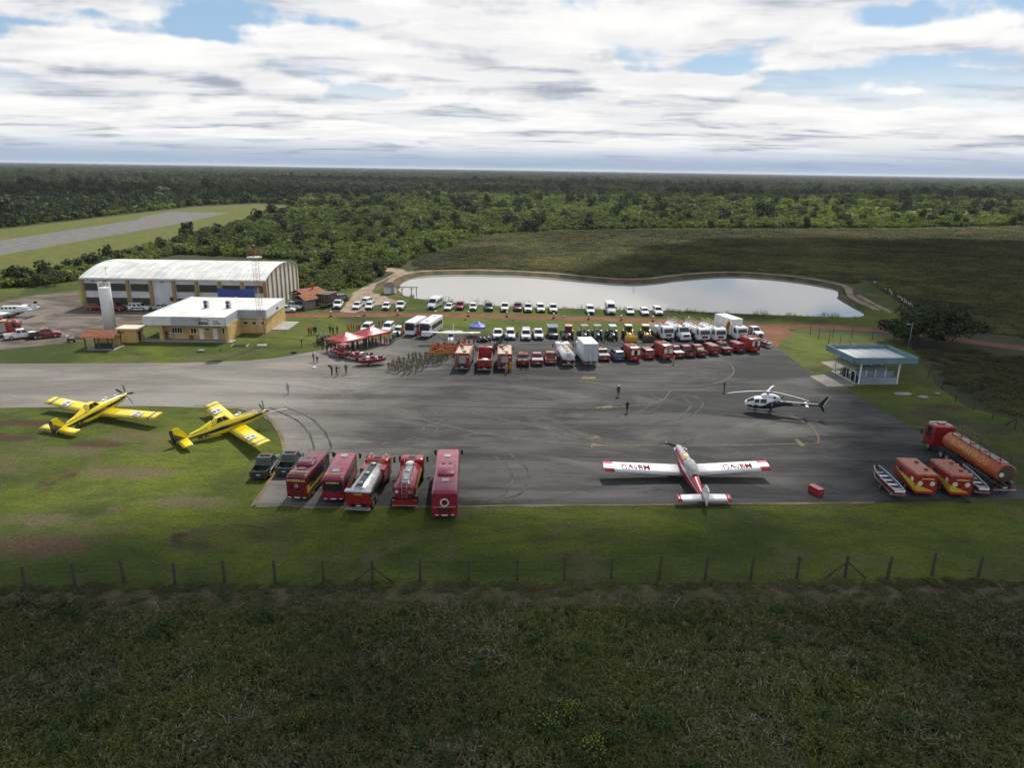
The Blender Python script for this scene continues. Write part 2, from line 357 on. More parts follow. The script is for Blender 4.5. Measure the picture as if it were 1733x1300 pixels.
for a, b in (((0, 418), (60, 409)), ((100, 403), (150, 395)), ((200, 387), (235, 381)), ((300, 368), (330, 364))):
    strip('centre_line', [G(*a), G(*b)], .45, M('faded_marking', (.22, .21, .195), .9, var=.4), .034, None, run)
apron = poly_sheet('apron', gp((-700, 625), (0, 616), (300, 615), (420, 611), (470, 606), (540, 594), (590, 581), (650, 573), (720, 568), (800, 567), (1000, 569), (1150, 574), (1290, 578), (1312, 585), (1372, 632), (1438, 662), (1500, 699), (1560, 734), (1700, 812), (1760, 846), (1480, 851), (1000, 855), (760, 857), (560, 859), (430, 856), (452, 822), (471, 795), (479, 770), (475, 742), (460, 716), (440, 702), (400, 692), (250, 688), (0, 691), (-700, 705)), m_asphalt, .05)
strip('kerb_strip', smooth_line(gp((428, 858), (452, 822), (472, 795), (481, 770), (477, 742), (461, 714), (440, 700), (400, 690), (330, 687))), .45, m_kerb, .056, jit=.35)
strip('kerb_strip', smooth_line(gp((428, 858), (490, 858), (560, 860), (760, 858), (1000, 856), (1480, 852))), .35, m_kerb, .056, jit=.8)
poly_sheet('yard', gp((-300, 520), (0, 512), (60, 499), (130, 493), (142, 524), (285, 528), (250, 543), (205, 563), (140, 578), (0, 592), (-300, 600)), m_yard, .035)
strip('dirt_road', smooth_line(gp((440, 532), (500, 534), (620, 533), (800, 535), (1000, 540), (1150, 545), (1300, 552), (1400, 553), (1520, 562), (1640, 578), (1733, 590), (1900, 612))), 4.6, m_red, .04, jit=.07)
poly_sheet('dirt_road', gp((1262, 552), (1330, 556), (1345, 566), (1318, 578), (1318, 588), (1290, 577), (1290, 568)), m_red, .045)
poly_sheet('path', gp((575, 528), (600, 497), (640, 478), (668, 462), (700, 459), (690, 468), (665, 485), (640, 497), (690, 512), (640, 516), (600, 530)), m_tan, .05)
poly_sheet('path', gp((650, 459), (657, 441), (664, 441), (668, 450), (690, 460), (680, 463)), m_tan, .03)
poly_sheet('concrete_pad', gp((1370, 637), (1412, 632), (1448, 654), (1400, 655)), m_conc, .06)
poly_sheet('concrete_pad', gp((1388, 613), (1420, 611), (1430, 622), (1412, 626)), m_conc, .055)
# pond: water inside an earth bank
pond_px = [(672, 492), (680, 479), (710, 468), (770, 465), (850, 466), (930, 470), (1040, 480), (1100, 480), (1160, 473), (1240, 468), (1330, 474), (1400, 486), (1417, 493), (1420, 506), (1442, 520), (1462, 531), (1440, 538), (1300, 534), (1150, 528), (1000, 524), (850, 519), (740, 510), (690, 503)]
pond = smooth_line(gp(*pond_px, pond_px[0]), 4)[:-1]
mw = bpy.data.materials.new('pond_water'); mw.use_nodes = True; t = NT(mw.node_tree); b = mw.node_tree.nodes['Principled BSDF']
b.inputs['Base Color'].default_value = (.26, .25, .225, 1); b.inputs['Roughness'].default_value = .06; b.inputs['IOR'].default_value = 1.333; b.inputs['Specular IOR Level'].default_value = .85
ps = t.add('ShaderNodeNewGeometry').outputs['Position']
bp = t.add('ShaderNodeBump', {'Strength': .12, 'Distance': .02, 'Height': t.m('ADD', t.noise(t.scale(ps, (1, 2.2, 1)), 1.2, 5, .6), t.noise(ps, .12, 3, .5))}); t.l.new(bp.outputs[0], b.inputs['Normal'])
poly_sheet('pond', pond, mw, .12)
vs = []; crest = []; n = len(pond); cen = sum((Vector(p) for p in pond), Vector((0, 0)))/n
for i in range(n):
    d = Vector(pond[(i+1) % n])-Vector(pond[i-1]); q = Vector((d.y, -d.x)).normalized()
    if q.dot(Vector(pond[i])-cen) < 0: q = -q
    far = 1.0 if q.y > -.35 else .35
    if far == 1.0: crest.append((i, pond[i].x+q.x*2.6, pond[i].y+q.y*2.6))
    for off, z in ((-.8, .0), (.3, .35*far), (1.3, 1.0*far), (4.0, 1.02*far), (6.6, .015)):
        k = noise.noise(Vector((pond[i].x*.25, pond[i].y*.25, off)))
        o_ = off*(1 if far == 1 else .75)+k*.5
        vs.append((pond[i].x+q.x*o_, pond[i].y+q.y*o_, z+max(0, k)*.12*(z > .1)))
fs = [(i*5+j, i*5+j+1, ((i+1) % n)*5+j+1, ((i+1) % n)*5+j) for i in range(n) for j in range(4)]
me = bpy.data.meshes.new('pond_bank'); me.from_pydata(vs, [], fs); me.materials.append(m_bank); me.materials.append(m_lawn); me.polygons.foreach_set('material_index', [1 if Vector(pond[k//4]).y < 190 and k//4 > n*.6 and k % 4 > 0 else 0 for k in range(len(fs))])
me.polygons.foreach_set('use_smooth', [True]*len(fs)); tag(link('pond_bank', me), None, None, None, 'structure')
crest = [c_[1:] for c_ in crest if c_[0] < n*.75]
pb = strip('path', crest, 1.9, m_tan, 1.09, jit=.35)
strip('path', smooth_line(gp((655, 475), (640, 481), (622, 489), (606, 499))), 3.4, m_tan, .06, jit=.3); strip('path', smooth_line(gp((1452, 499), (1466, 508), (1484, 518), (1502, 527), (1490, 535), (1455, 541))), 1.7, m_tan, .06, jit=.4)
m_tyre = M('tyre_scuff', (.052, .051, .050), .9, var=.8, nscale=.5); m_tyre2 = M('tyre_black', (.052, .051, .050), .9, var=.5, nscale=.8)
for pts in (((1090, 668), (1110, 680), (1095, 695), (1050, 705)), ((1165, 672), (1180, 686), (1150, 708), (1080, 722)), ((715, 690), (735, 715), (700, 745), (620, 752)), ((850, 770), (880, 800), (870, 835), (830, 850)), ((470, 690), (520, 715), (545, 755), (530, 800))):
    q_ = smooth_line(gp(*pts), 8)
    for dx in (-.9, .9): strip('tyre_mark', [(a.x+dx, a.y+dx*.3) for a in q_], .3, m_tyre, .0535+.0004*random.random(), None, apron, .7)
# painted lines on the apron
def line(*px, w=.16): strip('marking', smooth_line(gp(*px)), w, m_yel, .056, None, apron)
line((-300, 650), (0, 647), (300, 645), (480, 652), (560, 664), (640, 688), (720, 712), (800, 731), (900, 745), (1000, 753), (1100, 755), (1250, 754), (1384, 751))
line((1384, 752), (1385, 740), (1376, 725), (1358, 713), (1338, 704), w=.24)
line((1235, 615), (1241, 624), (1241, 632), (1228, 643), (1205, 650), (1150, 654), (1060, 655), (980, 645))
line((850, 688), (1000, 691), (1080, 686), (1120, 678), (1135, 662))
line((880, 640), (1000, 641), (1100, 645))
line((800, 700), (900, 720), (960, 735), w=.12)
def patch(*px): poly_sheet('marking', gp(*px), m_yel, .058, None, None, None, apron)
patch((985, 638), (1008, 638), (1008, 643), (985, 642)); patch((1008, 690), (1036, 686.5), (1036, 691), (1010, 692))
patch((1000, 750), (1024, 754), (1000, 757.5)); patch((1344, 743), (1352, 745), (1364, 756), (1354, 756))
m2 = text_mesh('2', 1.7, m_yel, 0.0, .03); m2.transform(Matrix.Diagonal((2.7, .95, 1, 1))); c = G(1004, 740.5); link('number_marking', m2, apron, (c.x, c.y, .058))
# ---------------------------------------------------------------- growing things
def leafball(mb, n, c, rx, ry, rz, ls, lumps=5, seed=0, hollow=.45):
    rnd = random.Random(seed); L = [(Vector((rnd.uniform(-.55, .55), rnd.uniform(-.55, .55), rnd.uniform(-.45, .5))), rnd.uniform(.45, .72)) for _ in range(lumps)]
    for i in range(n):
        o, r = L[i % lumps]; d = Vector((rnd.gauss(0, 1), rnd.gauss(0, 1), rnd.gauss(.25, 1))).normalized()
        p = o+d*r*(hollow+(1-hollow)*rnd.random()**.5); p = Vector((p.x*rx+c[0], p.y*ry+c[1], max(p.z*rz+c[2], .05)))
        nn = (d+Vector((rnd.gauss(0, .5), rnd.gauss(0, .5), rnd.gauss(.3, .5)))).normalized(); a = nn.orthogonal().normalized()
        a.rotate(Matrix.Rotation(rnd.uniform(0, 6.28), 3, nn)); b = nn.cross(a); s = ls*rnd.uniform(.55, 1.35); k = rnd.uniform(.5, .9)
        mb.add([p-a*s, p-b*s*k+nn*s*.15, p+a*s, p+b*s*k+nn*s*.15], [(0, 1, 2, 3)], False)
G_BUSH = [(0.043, 0.070, 0.009), (0.066, 0.106, 0.011), (0.094, 0.151, 0.013), (0.141, 0.199, 0.018), (0.074, 0.117, 0.013), (0.184, 0.233, 0.022)]
G_LIME = [(0.090, 0.134, 0.012), (0.136, 0.182, 0.016), (0.190, 0.220, 0.022), (0.109, 0.146, 0.016), (0.226, 0.235, 0.030)]
G_FOREST = [(0.032, 0.044, 0.013), (0.049, 0.061, 0.018), (0.069, 0.084, 0.023), (0.093, 0.105, 0.032), (0.112, 0.109, 0.043), (0.057, 0.073, 0.018)]
G_DARK = [(0.020, 0.030, 0.009), (0.030, 0.044, 0.011), (0.041, 0.061, 0.013), (0.055, 0.077, 0.018)]
G_PALE = [(0.074, 0.088, 0.036), (0.101, 0.114, 0.047), (0.121, 0.125, 0.062), (0.061, 0.078, 0.029)]
G_WEED = [(.095, .115, .010), (.125, .148, .012), (.155, .175, .018), (.076, .094, .010), (.195, .185, .028), (.132, .155, .014), (.104, .128, .012), (.330, .300, .180), (.090, .114, .012), (.150, .158, .018), (.215, .208, .032)]
G_TAN = [(.270, .230, .120), (.155, .158, .026), (.400, .350, .240), (.108, .124, .014), (.205, .180, .065), (.128, .145, .018), (.105, .092, .034)]
G_DRY = [(0.133, 0.124, 0.036), (0.170, 0.145, 0.047), (0.106, 0.116, 0.025), (0.212, 0.171, 0.068), (0.143, 0.142, 0.036), (0.092, 0.107, 0.022)]
mb_bush = leafmat('bush_leaves', G_BUSH); mb_lime = leafmat('bright_leaves', G_LIME, .45); mb_for = leafmat('forest_leaves', G_FOREST, .25)
mb_dark = leafmat('dark_leaves', G_DARK, .2); mb_pale = leafmat('pale_leaves', G_PALE, .3); mb_weed = leafmat('weed_blades', G_WEED, .25); mb_dry = leafmat('dry_blades', G_DRY, .25); mb_tan = leafmat('tan_blades', G_TAN, .3)
m_bark = M('bark', (.085, .066, .048), .9, var=.35, nscale=4, bump=.5)
def blades(mb, n, size, h0, h1, wd, seed, lean=.5):
    rnd = random.Random(seed)
    for i in range(n):
        x, y = rnd.uniform(-size/2, size/2), rnd.uniform(-size/2, size/2); a = rnd.uniform(0, 6.28); h = rnd.uniform(h0, h1); l = rnd.uniform(.15, lean)*h
        dx, dy = math.cos(a), math.sin(a); wx, wy = -dy*wd*rnd.uniform(.6, 1.2), dx*wd*rnd.uniform(.6, 1.2); z0 = rnd.uniform(-.02, .35)*h
        x1, y1 = x+dx*l*.35, y+dy*l*.35; x2, y2 = x+dx*l*1.2, y+dy*l*1.2; z2 = z0+(h-z0)*rnd.uniform(.7, 1.0)
        mb.add([(x-wx*.5, y-wy*.5, z0), (x+wx*.5, y+wy*.5, z0), (x1+wx, y1+wy, z0+(h-z0)*.62), (x1-wx, y1-wy, z0+(h-z0)*.62), (x2, y2, z2)], [(0, 1, 2, 3), (3, 2, 4)], False)
def mk(fn, mat, name='growth'):
    mb = MB(); fn(mb); return mb.mesh(name, mat)
def weed_patch(b, s, n=9, m=260):
    r = random.Random(s)
    for i in range(n):
        x, y = r.uniform(-1.1, 1.1), r.uniform(-1.1, 1.1); k = r.uniform(.28, .62); spray(b, 46, (x, y, k*.45), k, k*.8, r)
    blades(b, m, 2.6, .15, .75, .022, s, .9)
def spray(b, n, c, rad, h, r):
    """broad lance-shaped leaves arching out of one crown"""
    for i in range(n):
        a = r.uniform(0, 6.28); t = r.uniform(.15, 1.35); d = Vector((math.cos(a)*math.cos(t), math.sin(a)*math.cos(t), math.sin(t))); p = Vector(c)+d*rad*r.uniform(.25, .95); l = r.uniform(.08, .17); u = (d+Vector((0, 0, -.5+r.uniform(-.3, .3)))).normalized(); w_ = u.cross(Vector((r.uniform(-.5, .5), r.uniform(-.5, .5), 1))).normalized()*l*r.uniform(.16, .28)
        p.z = max(.03, p.z); b.add([p-u*l, p-w_, p+u*l, p+w_], [(0, 1, 2, 3)], False)
weeds = [mk(lambda b, s=s: weed_patch(b, s), mb_weed) for s in range(5)]
drys = [mk(lambda b, s=s: weed_patch(b, 40+s, 8, 300), mb_tan) for s in range(3)]
poly_sheet('bare_strip', gp((-500, 1012), (130, 1000), (700, 993), (1300, 990), (2150, 984), (2150, 1020), (1500, 1030), (900, 1028), (400, 1042), (0, 1030), (-500, 1050)), groundmat('dead_grass', f_dirt((.050, .044, .018), (.105, .086, .046)), .8, 2.5), .012)
rnd = random.Random(3); P = []
edge = gp((-500, 1012), (130, 1000), (700, 995), (1300, 993), (2150, 985))
def edge_y(x):
    for a, b in zip(edge[:-1], edge[1:]):
        if a.x <= x <= b.x: return a.y+(b.y-a.y)*(x-a.x)/(b.x-a.x)
    return edge[0].y
y = 24.0
while y < 53:
    x = -56.0
    while x < 56:
        xx, yy = x+rnd.uniform(-.7, .7), y+rnd.uniform(-.7, .7); e = edge_y(xx)-yy; x += 1.35
        if abs(xx) > yy*.85+8 or e < .1: continue
        k = noise.noise(Vector((xx*.22, yy*.22, 2.0))); k2 = noise.noise(Vector((xx*.10, yy*.15, 8.0))); k3 = noise.noise(Vector((xx*.5, yy*.5, 5.0)))
        worn = max(0., min(1., (e-1.2+k2*2.5)/3.5)); s = (.36+.56*worn)*(1+.45*k+.3*k3)
        tan = k2+.5*k3+rnd.uniform(-.25, .25) > .30 or (worn < .5 and rnd.random() < .6)
        P.append((xx, yy, 0, rnd.uniform(0, 6.28), max(.2, s), (5+rnd.randrange(3)) if tan else rnd.randrange(5)))
    y += 1.35
tall = [mk(lambda b, s=s: leafball(b, 420, (0, 0, .55), .75, .75, .62, .075, 6, 300+s, .35), mb_weed) for s in range(2)]+[mk(lambda b, s=s: (leafball(b, 520, (0, 0, .7), .9, .9, .8, .07, 6, 310+s, .35)), leafmat('shrub_leaves', [(.045, .085, .012), (.065, .115, .016), (.085, .14, .02), (.038, .07, .012)], .3)) for s in range(2)]+[mk(lambda b: leafball(b, 90, (0, 0, 1.15), .85, .85, .5, .05, 7, 333, .8), leafmat('yellow_blossom', [(.42, .40, .02), (.50, .46, .03)], .3))]
for i in range(120):
    yy = rnd.uniform(27, 47); xx = rnd.uniform(-1, 1)*(yy*.8); P.append((xx, yy, 0, rnd.uniform(0, 6.28), rnd.uniform(.5, 1.0), 8+rnd.randrange(4)))
for (px_, py_) in ((505, 1235), (1000, 1290), (925, 1245), (960, 1225), (515, 1225)):
    q_ = G(px_, py_)
    for wh in (10, 12): P.append((q_.x, q_.y, 0, rnd.uniform(0, 6), 1.15 if px_ > 900 else .7, wh))
for i in range(340):
    x = rnd.uniform(-50, 50); P.append((x, edge_y(x)+rnd.uniform(-.3, .7), 0, rnd.uniform(0, 6.28), rnd.uniform(.12, .42), rnd.randrange(8)))
scatter('weeds', P, weeds+drys+tall, 'rough broad-leaved weeds covering the dark foreground field', 'weeds')
# rough field on the far right, behind the pond and beyond the side fence
fieldpoly = gp((700, 430), (760, 412), (830, 399), (950, 391), (1130, 389), (1500, 389), (1760, 384), (2300, 400), (2300, 760), (1760, 716), (1645, 680), (1600, 640), (1560, 596), (1640, 592), (1733, 606), (1900, 630), (1900, 590), (1733, 573), (1600, 552), (1550, 528), (1464, 470), (1440, 480), (1400, 472), (1330, 462.5), (1240, 457.5), (1160, 462), (1100, 469), (1040, 469), (930, 459.5), (850, 456), (770, 455), (705, 459))
P = []; y = 84.0
while y < 640:
    s = 1.9 if y < 150 else 2.3+(y-150)*.009; x = -70.0
    while x < y*.86+30:
        xx, yy = x+rnd.uniform(-.5, .5)*s, y+rnd.uniform(-.5, .5)*s
        if inpoly(xx, yy, fieldpoly):
            k = noise.noise(Vector((xx*.02, yy*.02, 4.0))); P.append((xx, yy, 0, rnd.uniform(0, 6.28), s/2.3*(1+.25*k)*rnd.uniform(.7, 1.15), rnd.randrange(3) if rnd.random() < .5+k else 3+rnd.randrange(3)))
        x += s
    y += s
mb_dryg = leafmat('field_green_blades', [(.075, .085, .018), (.095, .098, .024), (.060, .070, .014), (.115, .105, .034)], .25)
drys2 = [mk(lambda b, s=s: blades(b, 260, 3.0, .2, .7, .05, 60+s, .8), mb_dry) for s in range(3)]
weeds2 = [mk(lambda b, s=s: blades(b, 260, 3.0, .2, .65, .055, 70+s, .9), mb_dryg) for s in range(3)]
scatter('tall_grass', P, drys2+weeds2, 'brownish tall grass field behind the pond', 'grass')
poly_sheet('meadow', gp((1150, 346), (1400, 352), (1560, 362), (1733, 372), (2300, 392), (2300, 345), (1733, 333), (1150, 330)), groundmat('meadow_grass', f_dirt((.070, .080, .016), (.130, .118, .046)), .5, 1), .01)
# thicket
def bush(b, s, n=190): leafball(b, n, (0, 0, .62), 1.25, 1.25, .95, .24, 6, s)
bushes = [mk(lambda b, s=s: bush(b, s), mb_bush) for s in range(4)]+[mk(lambda b, s=s: bush(b, 20+s), mb_lime) for s in range(3)]+[mk(lambda b, s=s: leafball(b, 240, (0, 0, 1.3), 1.1, 1.1, 1.5, .24, 6, 50+s), mb_dark) for s in range(2)]
thick = gp((-500, 500), (0, 487), (0, 476), (130, 452), (230, 426), (320, 402), (400, 379), (500, 352), (520, 336), (900, 330), (1733, 338), (2300, 345), (2300, 400), (1733, 382), (1500, 386), (1130, 387), (950, 390), (820, 398), (750, 424), (700, 436), (672, 455), (640, 452), (652, 464), (610, 486), (560, 494), (508, 490), (508, 440), (300, 430), (132, 474), (60, 486))
leftthick = gp((-500, 470), (0, 386), (200, 363), (330, 348), (440, 343), (520, 348), (520, 330), (-500, 330))
P = []; y = 165.0
while y < 1180:
    s = max(1.45, y*.0072); W = y*.86+40; x = -W
    while x < W:
        xx, yy = x+rnd.uniform(-.6, .6)*s, y+rnd.uniform(-.6, .6)*s; x += s
        a = inpoly(xx, yy, thick); bq = (not a) and inpoly(xx, yy, leftthick)
        if not (a or bq): continue
        if -99 < xx < -50 and 157 < yy < 192: continue
        k = noise.noise(Vector((xx*.012, yy*.012, 1.0))); k2 = noise.noise(Vector((xx*.05, yy*.05, 6.0)))
        if y > 560 and xx > 120 and rnd.random() < (.82 if k < .12 else .3): continue
        q = rnd.random()
        if xx > 120: wh = 4+rnd.randrange(3) if q < .6+k else rnd.randrange(4)
        else: wh = rnd.randrange(4) if q < .62-k*.5 else 4+rnd.randrange(3)
        if bq and q > .3: wh = rnd.choice((0, 1, 7, 8))
        size = s/1.45*rnd.uniform(.45, 1.3)*(1+.6*k2)*(.8 if y > 300 else 1.0)
        if rnd.random() < .025+max(0, k2)*.06: wh = 7+rnd.randrange(2); size *= 1.25
        P.append((xx, yy, 0, rnd.uniform(0, 6.28), max(.35, size), wh))
    y += s
scatter('thicket', P, bushes, 'dense green scrub thicket stretching behind the hangar and pond', 'scrub')
# forest
def tree_shape(b, s, h=9.5, n=260, spread=1.0, ls=.55):
    rnd_ = random.Random(s); b.mat(1); b.tube((0, 0, 0), (rnd_.uniform(-.3, .3), rnd_.uniform(-.3, .3), h*.6), .22, .1, 5, False)
    b.mat(0); leafball(b, n, (0, 0, h*.64), 3.4*spread, 3.4*spread, h*.36, ls, 7, s)
def clump(b, s):
    rnd_ = random.Random(s)
    for i in range(14):
        x, y = rnd_.uniform(-17, 17), rnd_.uniform(-17, 17); leafball(b, 60, (x, y, rnd_.uniform(4.5, 7)), 4.2, 4.2, 4, 1.25, 5, s*50+i)
fm = [[mb_for, m_bark], [mb_dark, m_bark], [mb_pale, m_bark]]
ftrees = [mk(lambda b, s=s: tree_shape(b, s, random.Random(s).uniform(7.5, 11)), fm[0 if s < 5 else (1 if s < 7 else 2)]) for s in range(9)]
fclumps = [mk(lambda b, s=s: clump(b, s), [mb_for, mb_dark, mb_for, mb_pale][s]) for s in range(4)]
forestpoly = gp((-500, 420), (0, 372), (150, 352), (300, 343), (440, 338), (560, 333), (800, 331), (1100, 330), (1400, 334), (1733, 339), (2300, 345))
def front(x):
    for a, b in zip(forestpoly[:-1], forestpoly[1:]):
        if a.x <= x <= b.x: return a.y+(b.y-a.y)*(x-a.x)/(b.x-a.x)
    return 700 if x < 0 else 900
P = []; y = 330.0
while y < 1700:
    s = 7.2 if y < 900 else 9.0; W = y*.88+60; x = -W
    while x < W:
        xx, yy = x+rnd.uniform(-.5, .5)*s, y+rnd.uniform(-.5, .5)*s; x += s
        k = noise.noise(Vector((xx*.006, yy*.006, 3.0)))
        if yy < front(xx)+k*60+rnd.uniform(0, 30): continue
        if k > .32 and y > 600 and rnd.random() < .75: continue
        kk = noise.noise(Vector((xx*.01, yy*.004, 9.0)))
        P.append((xx, yy, 0, rnd.uniform(0, 6.28), rnd.uniform(.5, 1.15)*(1+.35*noise.noise(Vector((xx*.02, yy*.02, 7.0))))*(1.5 if rnd.random() < .05 else 1), rnd.randrange(5) if rnd.random() < .6 else (7+rnd.randrange(2) if kk > 0 and rnd.random() < .7 else 5+rnd.randrange(2))))
    y += s
scatter('forest', P, ftrees, 'dark mixed woodland closing the plain behind the thicket', 'woodland')
P = []; y = 1600.0
while y < 14000:
    s = max(30, y*.017); W = y*.9; x = -W
    while x < W:
        P.append((x+rnd.uniform(-.5, .5)*s, y+rnd.uniform(-.5, .5)*s, 0, rnd.uniform(0, 6.28), rnd.uniform(.75, 1.25), rnd.randrange(4))); x += s
    y += s*1.3
scatter('far_forest', P, fclumps, 'endless far woodland running to the flat horizon', 'woodland')
# reeds along the near shore of the pond
reeds = [mk(lambda b, s=s: blades(b, 26, 1.6, .5, 2.0, .028, 90+s, .4), mb_bush) for s in range(3)]
P = []
for a, b_, n_ in (((690, 506), (740, 513), 18), ((740, 513), (1000, 527), 50), ((1000, 527), (1130, 531), 40), ((1130, 531), (1240, 536), 70), ((1240, 536), (1450, 541), 60)):
    for i in range(n_):
        u = rnd.random(); p = G(a[0]+(b_[0]-a[0])*u, a[1]+(b_[1]-a[1])*u-1.2); c = .5+noise.noise(Vector((p.x*.2, 0, 0)))
        P.append((p.x, p.y+rnd.uniform(-1, 1), .1, rnd.uniform(0, 6.28), rnd.uniform(.5, 1.1)*max(.4, c*1.3), rnd.randrange(3)))
scatter('reeds', P, reeds, 'thin reeds along the near shore of the pond', 'reeds')
# clouds whose shade lies over the foreground, the right of the apron and the far right fields
mc = bpy.data.materials.new('cloud_vapour'); mc.use_nodes = True; t = NT(mc.node_tree); t.n.clear()
vol = t.add('ShaderNodeVolumePrincipled', {'Color': (1, 1, 1, 1), 'Density': .0042}); t.l.new(vol.outputs[0], t.add('ShaderNodeOutputMaterial').inputs['Volume'])
def cloud(px, py, rx, ry, hgt, alt=900.0, seed=0, rot=0.0):
    c = Vector((px, py, 0))+sun_dir*(alt/sun_dir.z); mb = MB(); n = 40; rings = []
    for i in range(1, 14):
        th = math.pi*i/14; ring = []
        for j in range(n):
            ph = 2*math.pi*j/n; d = Vector((math.sin(th)*math.cos(ph), math.sin(th)*math.sin(ph), math.cos(th)))
            r = 1+.30*noise.noise(d*1.7+Vector((seed*9.1, 0, 0)))+.12*noise.noise(d*4+Vector((seed, 3, 0)))
            ring.append((d.x*rx*r, d.y*ry*r, d.z*hgt*r*(1 if d.z > 0 else .5)))
        rings.append(ring)
    mb.loft(rings); o = mb.obj('cloud', mc, None, c, (0, 0, rot)); return o
CLOUDS = [(24, -7, 150, 58, 130, 1), (112, 62, 72, 66, 130, 2), (190, 250, 150, 95, 140, 3), (-20, -150, 260, 120, 160, 5), (-420, 760, 260, 110, 130, 6), (330, 980, 420, 120, 130, 7), (-150, 1500, 600, 170, 130, 8)]
for i, (a, b_, rx, ry, hh, sd) in enumerate(CLOUDS):
    tag(cloud(a, b_, rx, ry, hh, 900, sd), ['broad white cumulus cloud shading the weedy field', 'small white cumulus cloud shading the parked tanker', 'white cumulus cloud shading the grass field behind the pond', 'wide white cumulus cloud drifting over the camera', 'long white cumulus cloud shading the wood beyond the runway', 'long white cumulus cloud shading the wood behind the meadow', 'longest white cumulus cloud shading the distant wood'][i], 'cloud', 'cumulus clouds', 'stuff')
# ---------------------------------------------------------------- building materials
m_wallw = M('white_wall', (.60, .61, .62), .8, var=.18, nscale=.35)
m_wally = M('yellow_wall', (.55, .38, .15), .85, var=.2, nscale=.5)
m_ochre = M('ochre_pillar', (.33, .22, .085), .85, var=.25, nscale=1)
m_glass = M('dark_glass', (.020, .024, .028), .12, var=.3)
m_oldglass = M('louvre_glass', (.055, .055, .042), .35, var=.4, nscale=2)
m_roofw = M('white_roof', (.62, .61, .58), .55, var=.22, nscale=.25)
m_tile = M('clay_tile', (.34, .120, .060), .85, var=.5, nscale=3)
m_steel = M('galvanised', (.42, .43, .44), .45, metal=.6, var=.2)
m_black = M('black_rubber', (.018, .018, .019), .8)
m_dark = M('dark_metal', (.035, .036, .038), .5)
m_white = M('white_paint', (.74, .75, .76), .35, var=.08)
m_redp = M('red_paint', (.36, .020, .022), .3, var=.12, coat=.4)
m_orangep = M('orange_red_paint', (.45, .070, .025), .35, var=.15)
m_wood = M('weathered_wood', (.12, .095, .07), .9, var=.35, nscale=4)
m_grey = M('grey_paint', (.30, .31, .32), .5)
m_tent = M('red_canvas', (.30, .022, .032), .4, var=.2)
m_bluec = M('blue_canvas', (.045, .085, .36), .5, var=.15)
m_bluew = M('pale_blue_wall', (.22, .28, .33), .7, var=.25, nscale=.6)
m_teal = M('teal_fascia', (.13, .22, .27), .6, var=.2, nscale=.7)
m_conc2 = M('concrete', (.30, .285, .26), .9, var=.25, nscale=.8)
def face(p0, p1, z0, z1): return [(p0[0], p0[1], z0), (p1[0], p1[1], z0), (p1[0], p1[1], z1), (p0[0], p0[1], z1)]
# ---------------------------------------------------------------- hangar
HX0, HX1, HY0, HY1, HE, HR = -97.4, -56.0, 159.3, 184.3, 7.1, 9.45
hg = empty('hangar', (0, 0, 0), 0, 'long white hangar with curved metal roof and ochre pillars', 'hangar')
mb = MB(); mb.box(HX0, HX1, HY0, HY1, 0, HE-.02)
def arc(u): return HE+(HR-HE)*math.sin(math.pi*u)**.85
N_ = 16
for X, sgn in ((HX0, -1), (HX1, 1)):                                   # gable ends
    pts = [(X, HY0+(HY1-HY0)*i/N_, arc(i/N_)-.05) for i in range(N_+1)]+[(X, HY1, HE-.03), (X, HY0, HE-.03)]
    mb.add(pts, [tuple(range(len(pts)))[::sgn]], False)
mb.obj('wall', m_wallw, hg)
mr = MB()
for i in range(46):                                                    # roof sheets, side by side, every other one a touch higher
    xa = HX0-.3+(HX1-HX0+.6)*i/46; xb = HX0-.3+(HX1-HX0+.6)*(i+1)/46-.05; dz = .03*(i % 2)
    up_ = [(x, HY0-.35+(HY1-HY0+.7)*j/N_, arc(j/N_)+.10+dz) for x in (xa, xb) for j in range(N_+1)]
    lo_ = [(x, y_, z-.1) for x, y_, z in up_]; n = N_+1; s = MB()
    s.add(up_+lo_, [(j, n+j, n+j+1, j+1) for j in range(N_)]+[(2*n+j, 2*n+j+1, 3*n+j+1, 3*n+j) for j in range(N_)]+[(0, 2*n, 3*n, n), (n-1, 2*n-1, 4*n-1, 3*n-1)]+[(j, j+1, 2*n+j+1, 2*n+j) for j in range(N_)]+[(n+j, 3*n+j, 3*n+j+1, n+j+1) for j in range(N_)], False)
    s.obj('roof_sheet', m_roofw if i > 26 or i % 9 else M('roof_sheet_grey', (.52, .53, .54), .5, var=.2, nscale=.25), hg)
bay = (HX1-HX0)/8
pil = MB().box(-.34, .34, -.32, .02, 0, HE-.06).mesh('pillar', m_ochre)
for i in range(9): link('pillar', pil, hg, (HX0+bay*i+(.1 if i == 0 else (-.1 if i == 8 else 0)), HY0, 0))
wn_ = MB().box(-1.95, 1.95, -.06, .05, 0, 1.55).mesh('window', m_oldglass)
fr = MB()
for k in range(11): fr.box(-1.97+k*.394-.03, -1.97+k*.394+.03, -.10, .0, -.03, 1.58)
for z in (-.03, .5, 1.03, 1.55): fr.box(-2.0, 2.0, -.11, -.005, z-.03, z+.03)
fr = fr.mesh('frame', m_dark)
for i in range(8):
    if i == 3: continue
    for z in (4.35, 1.15):
        o = link('window', wn_, hg, (HX0+bay*(i+.5), HY0-.03, z)); link('frame', fr, o)
for k in range(8):                                                     # pilasters on the end wall
    u = (k+.5)/8; MB().box(HX1-.02, HX1+.22, HY0+25*u-.3, HY0+25*u+.3, 0, arc(u)-.1).obj('pilaster', m_ochre, hg)
MB().box(HX0-.35, HX1+.35, HY0-.42, HY0-.3, HE-.28, HE+.08).obj('gutter', m_wallw, hg)
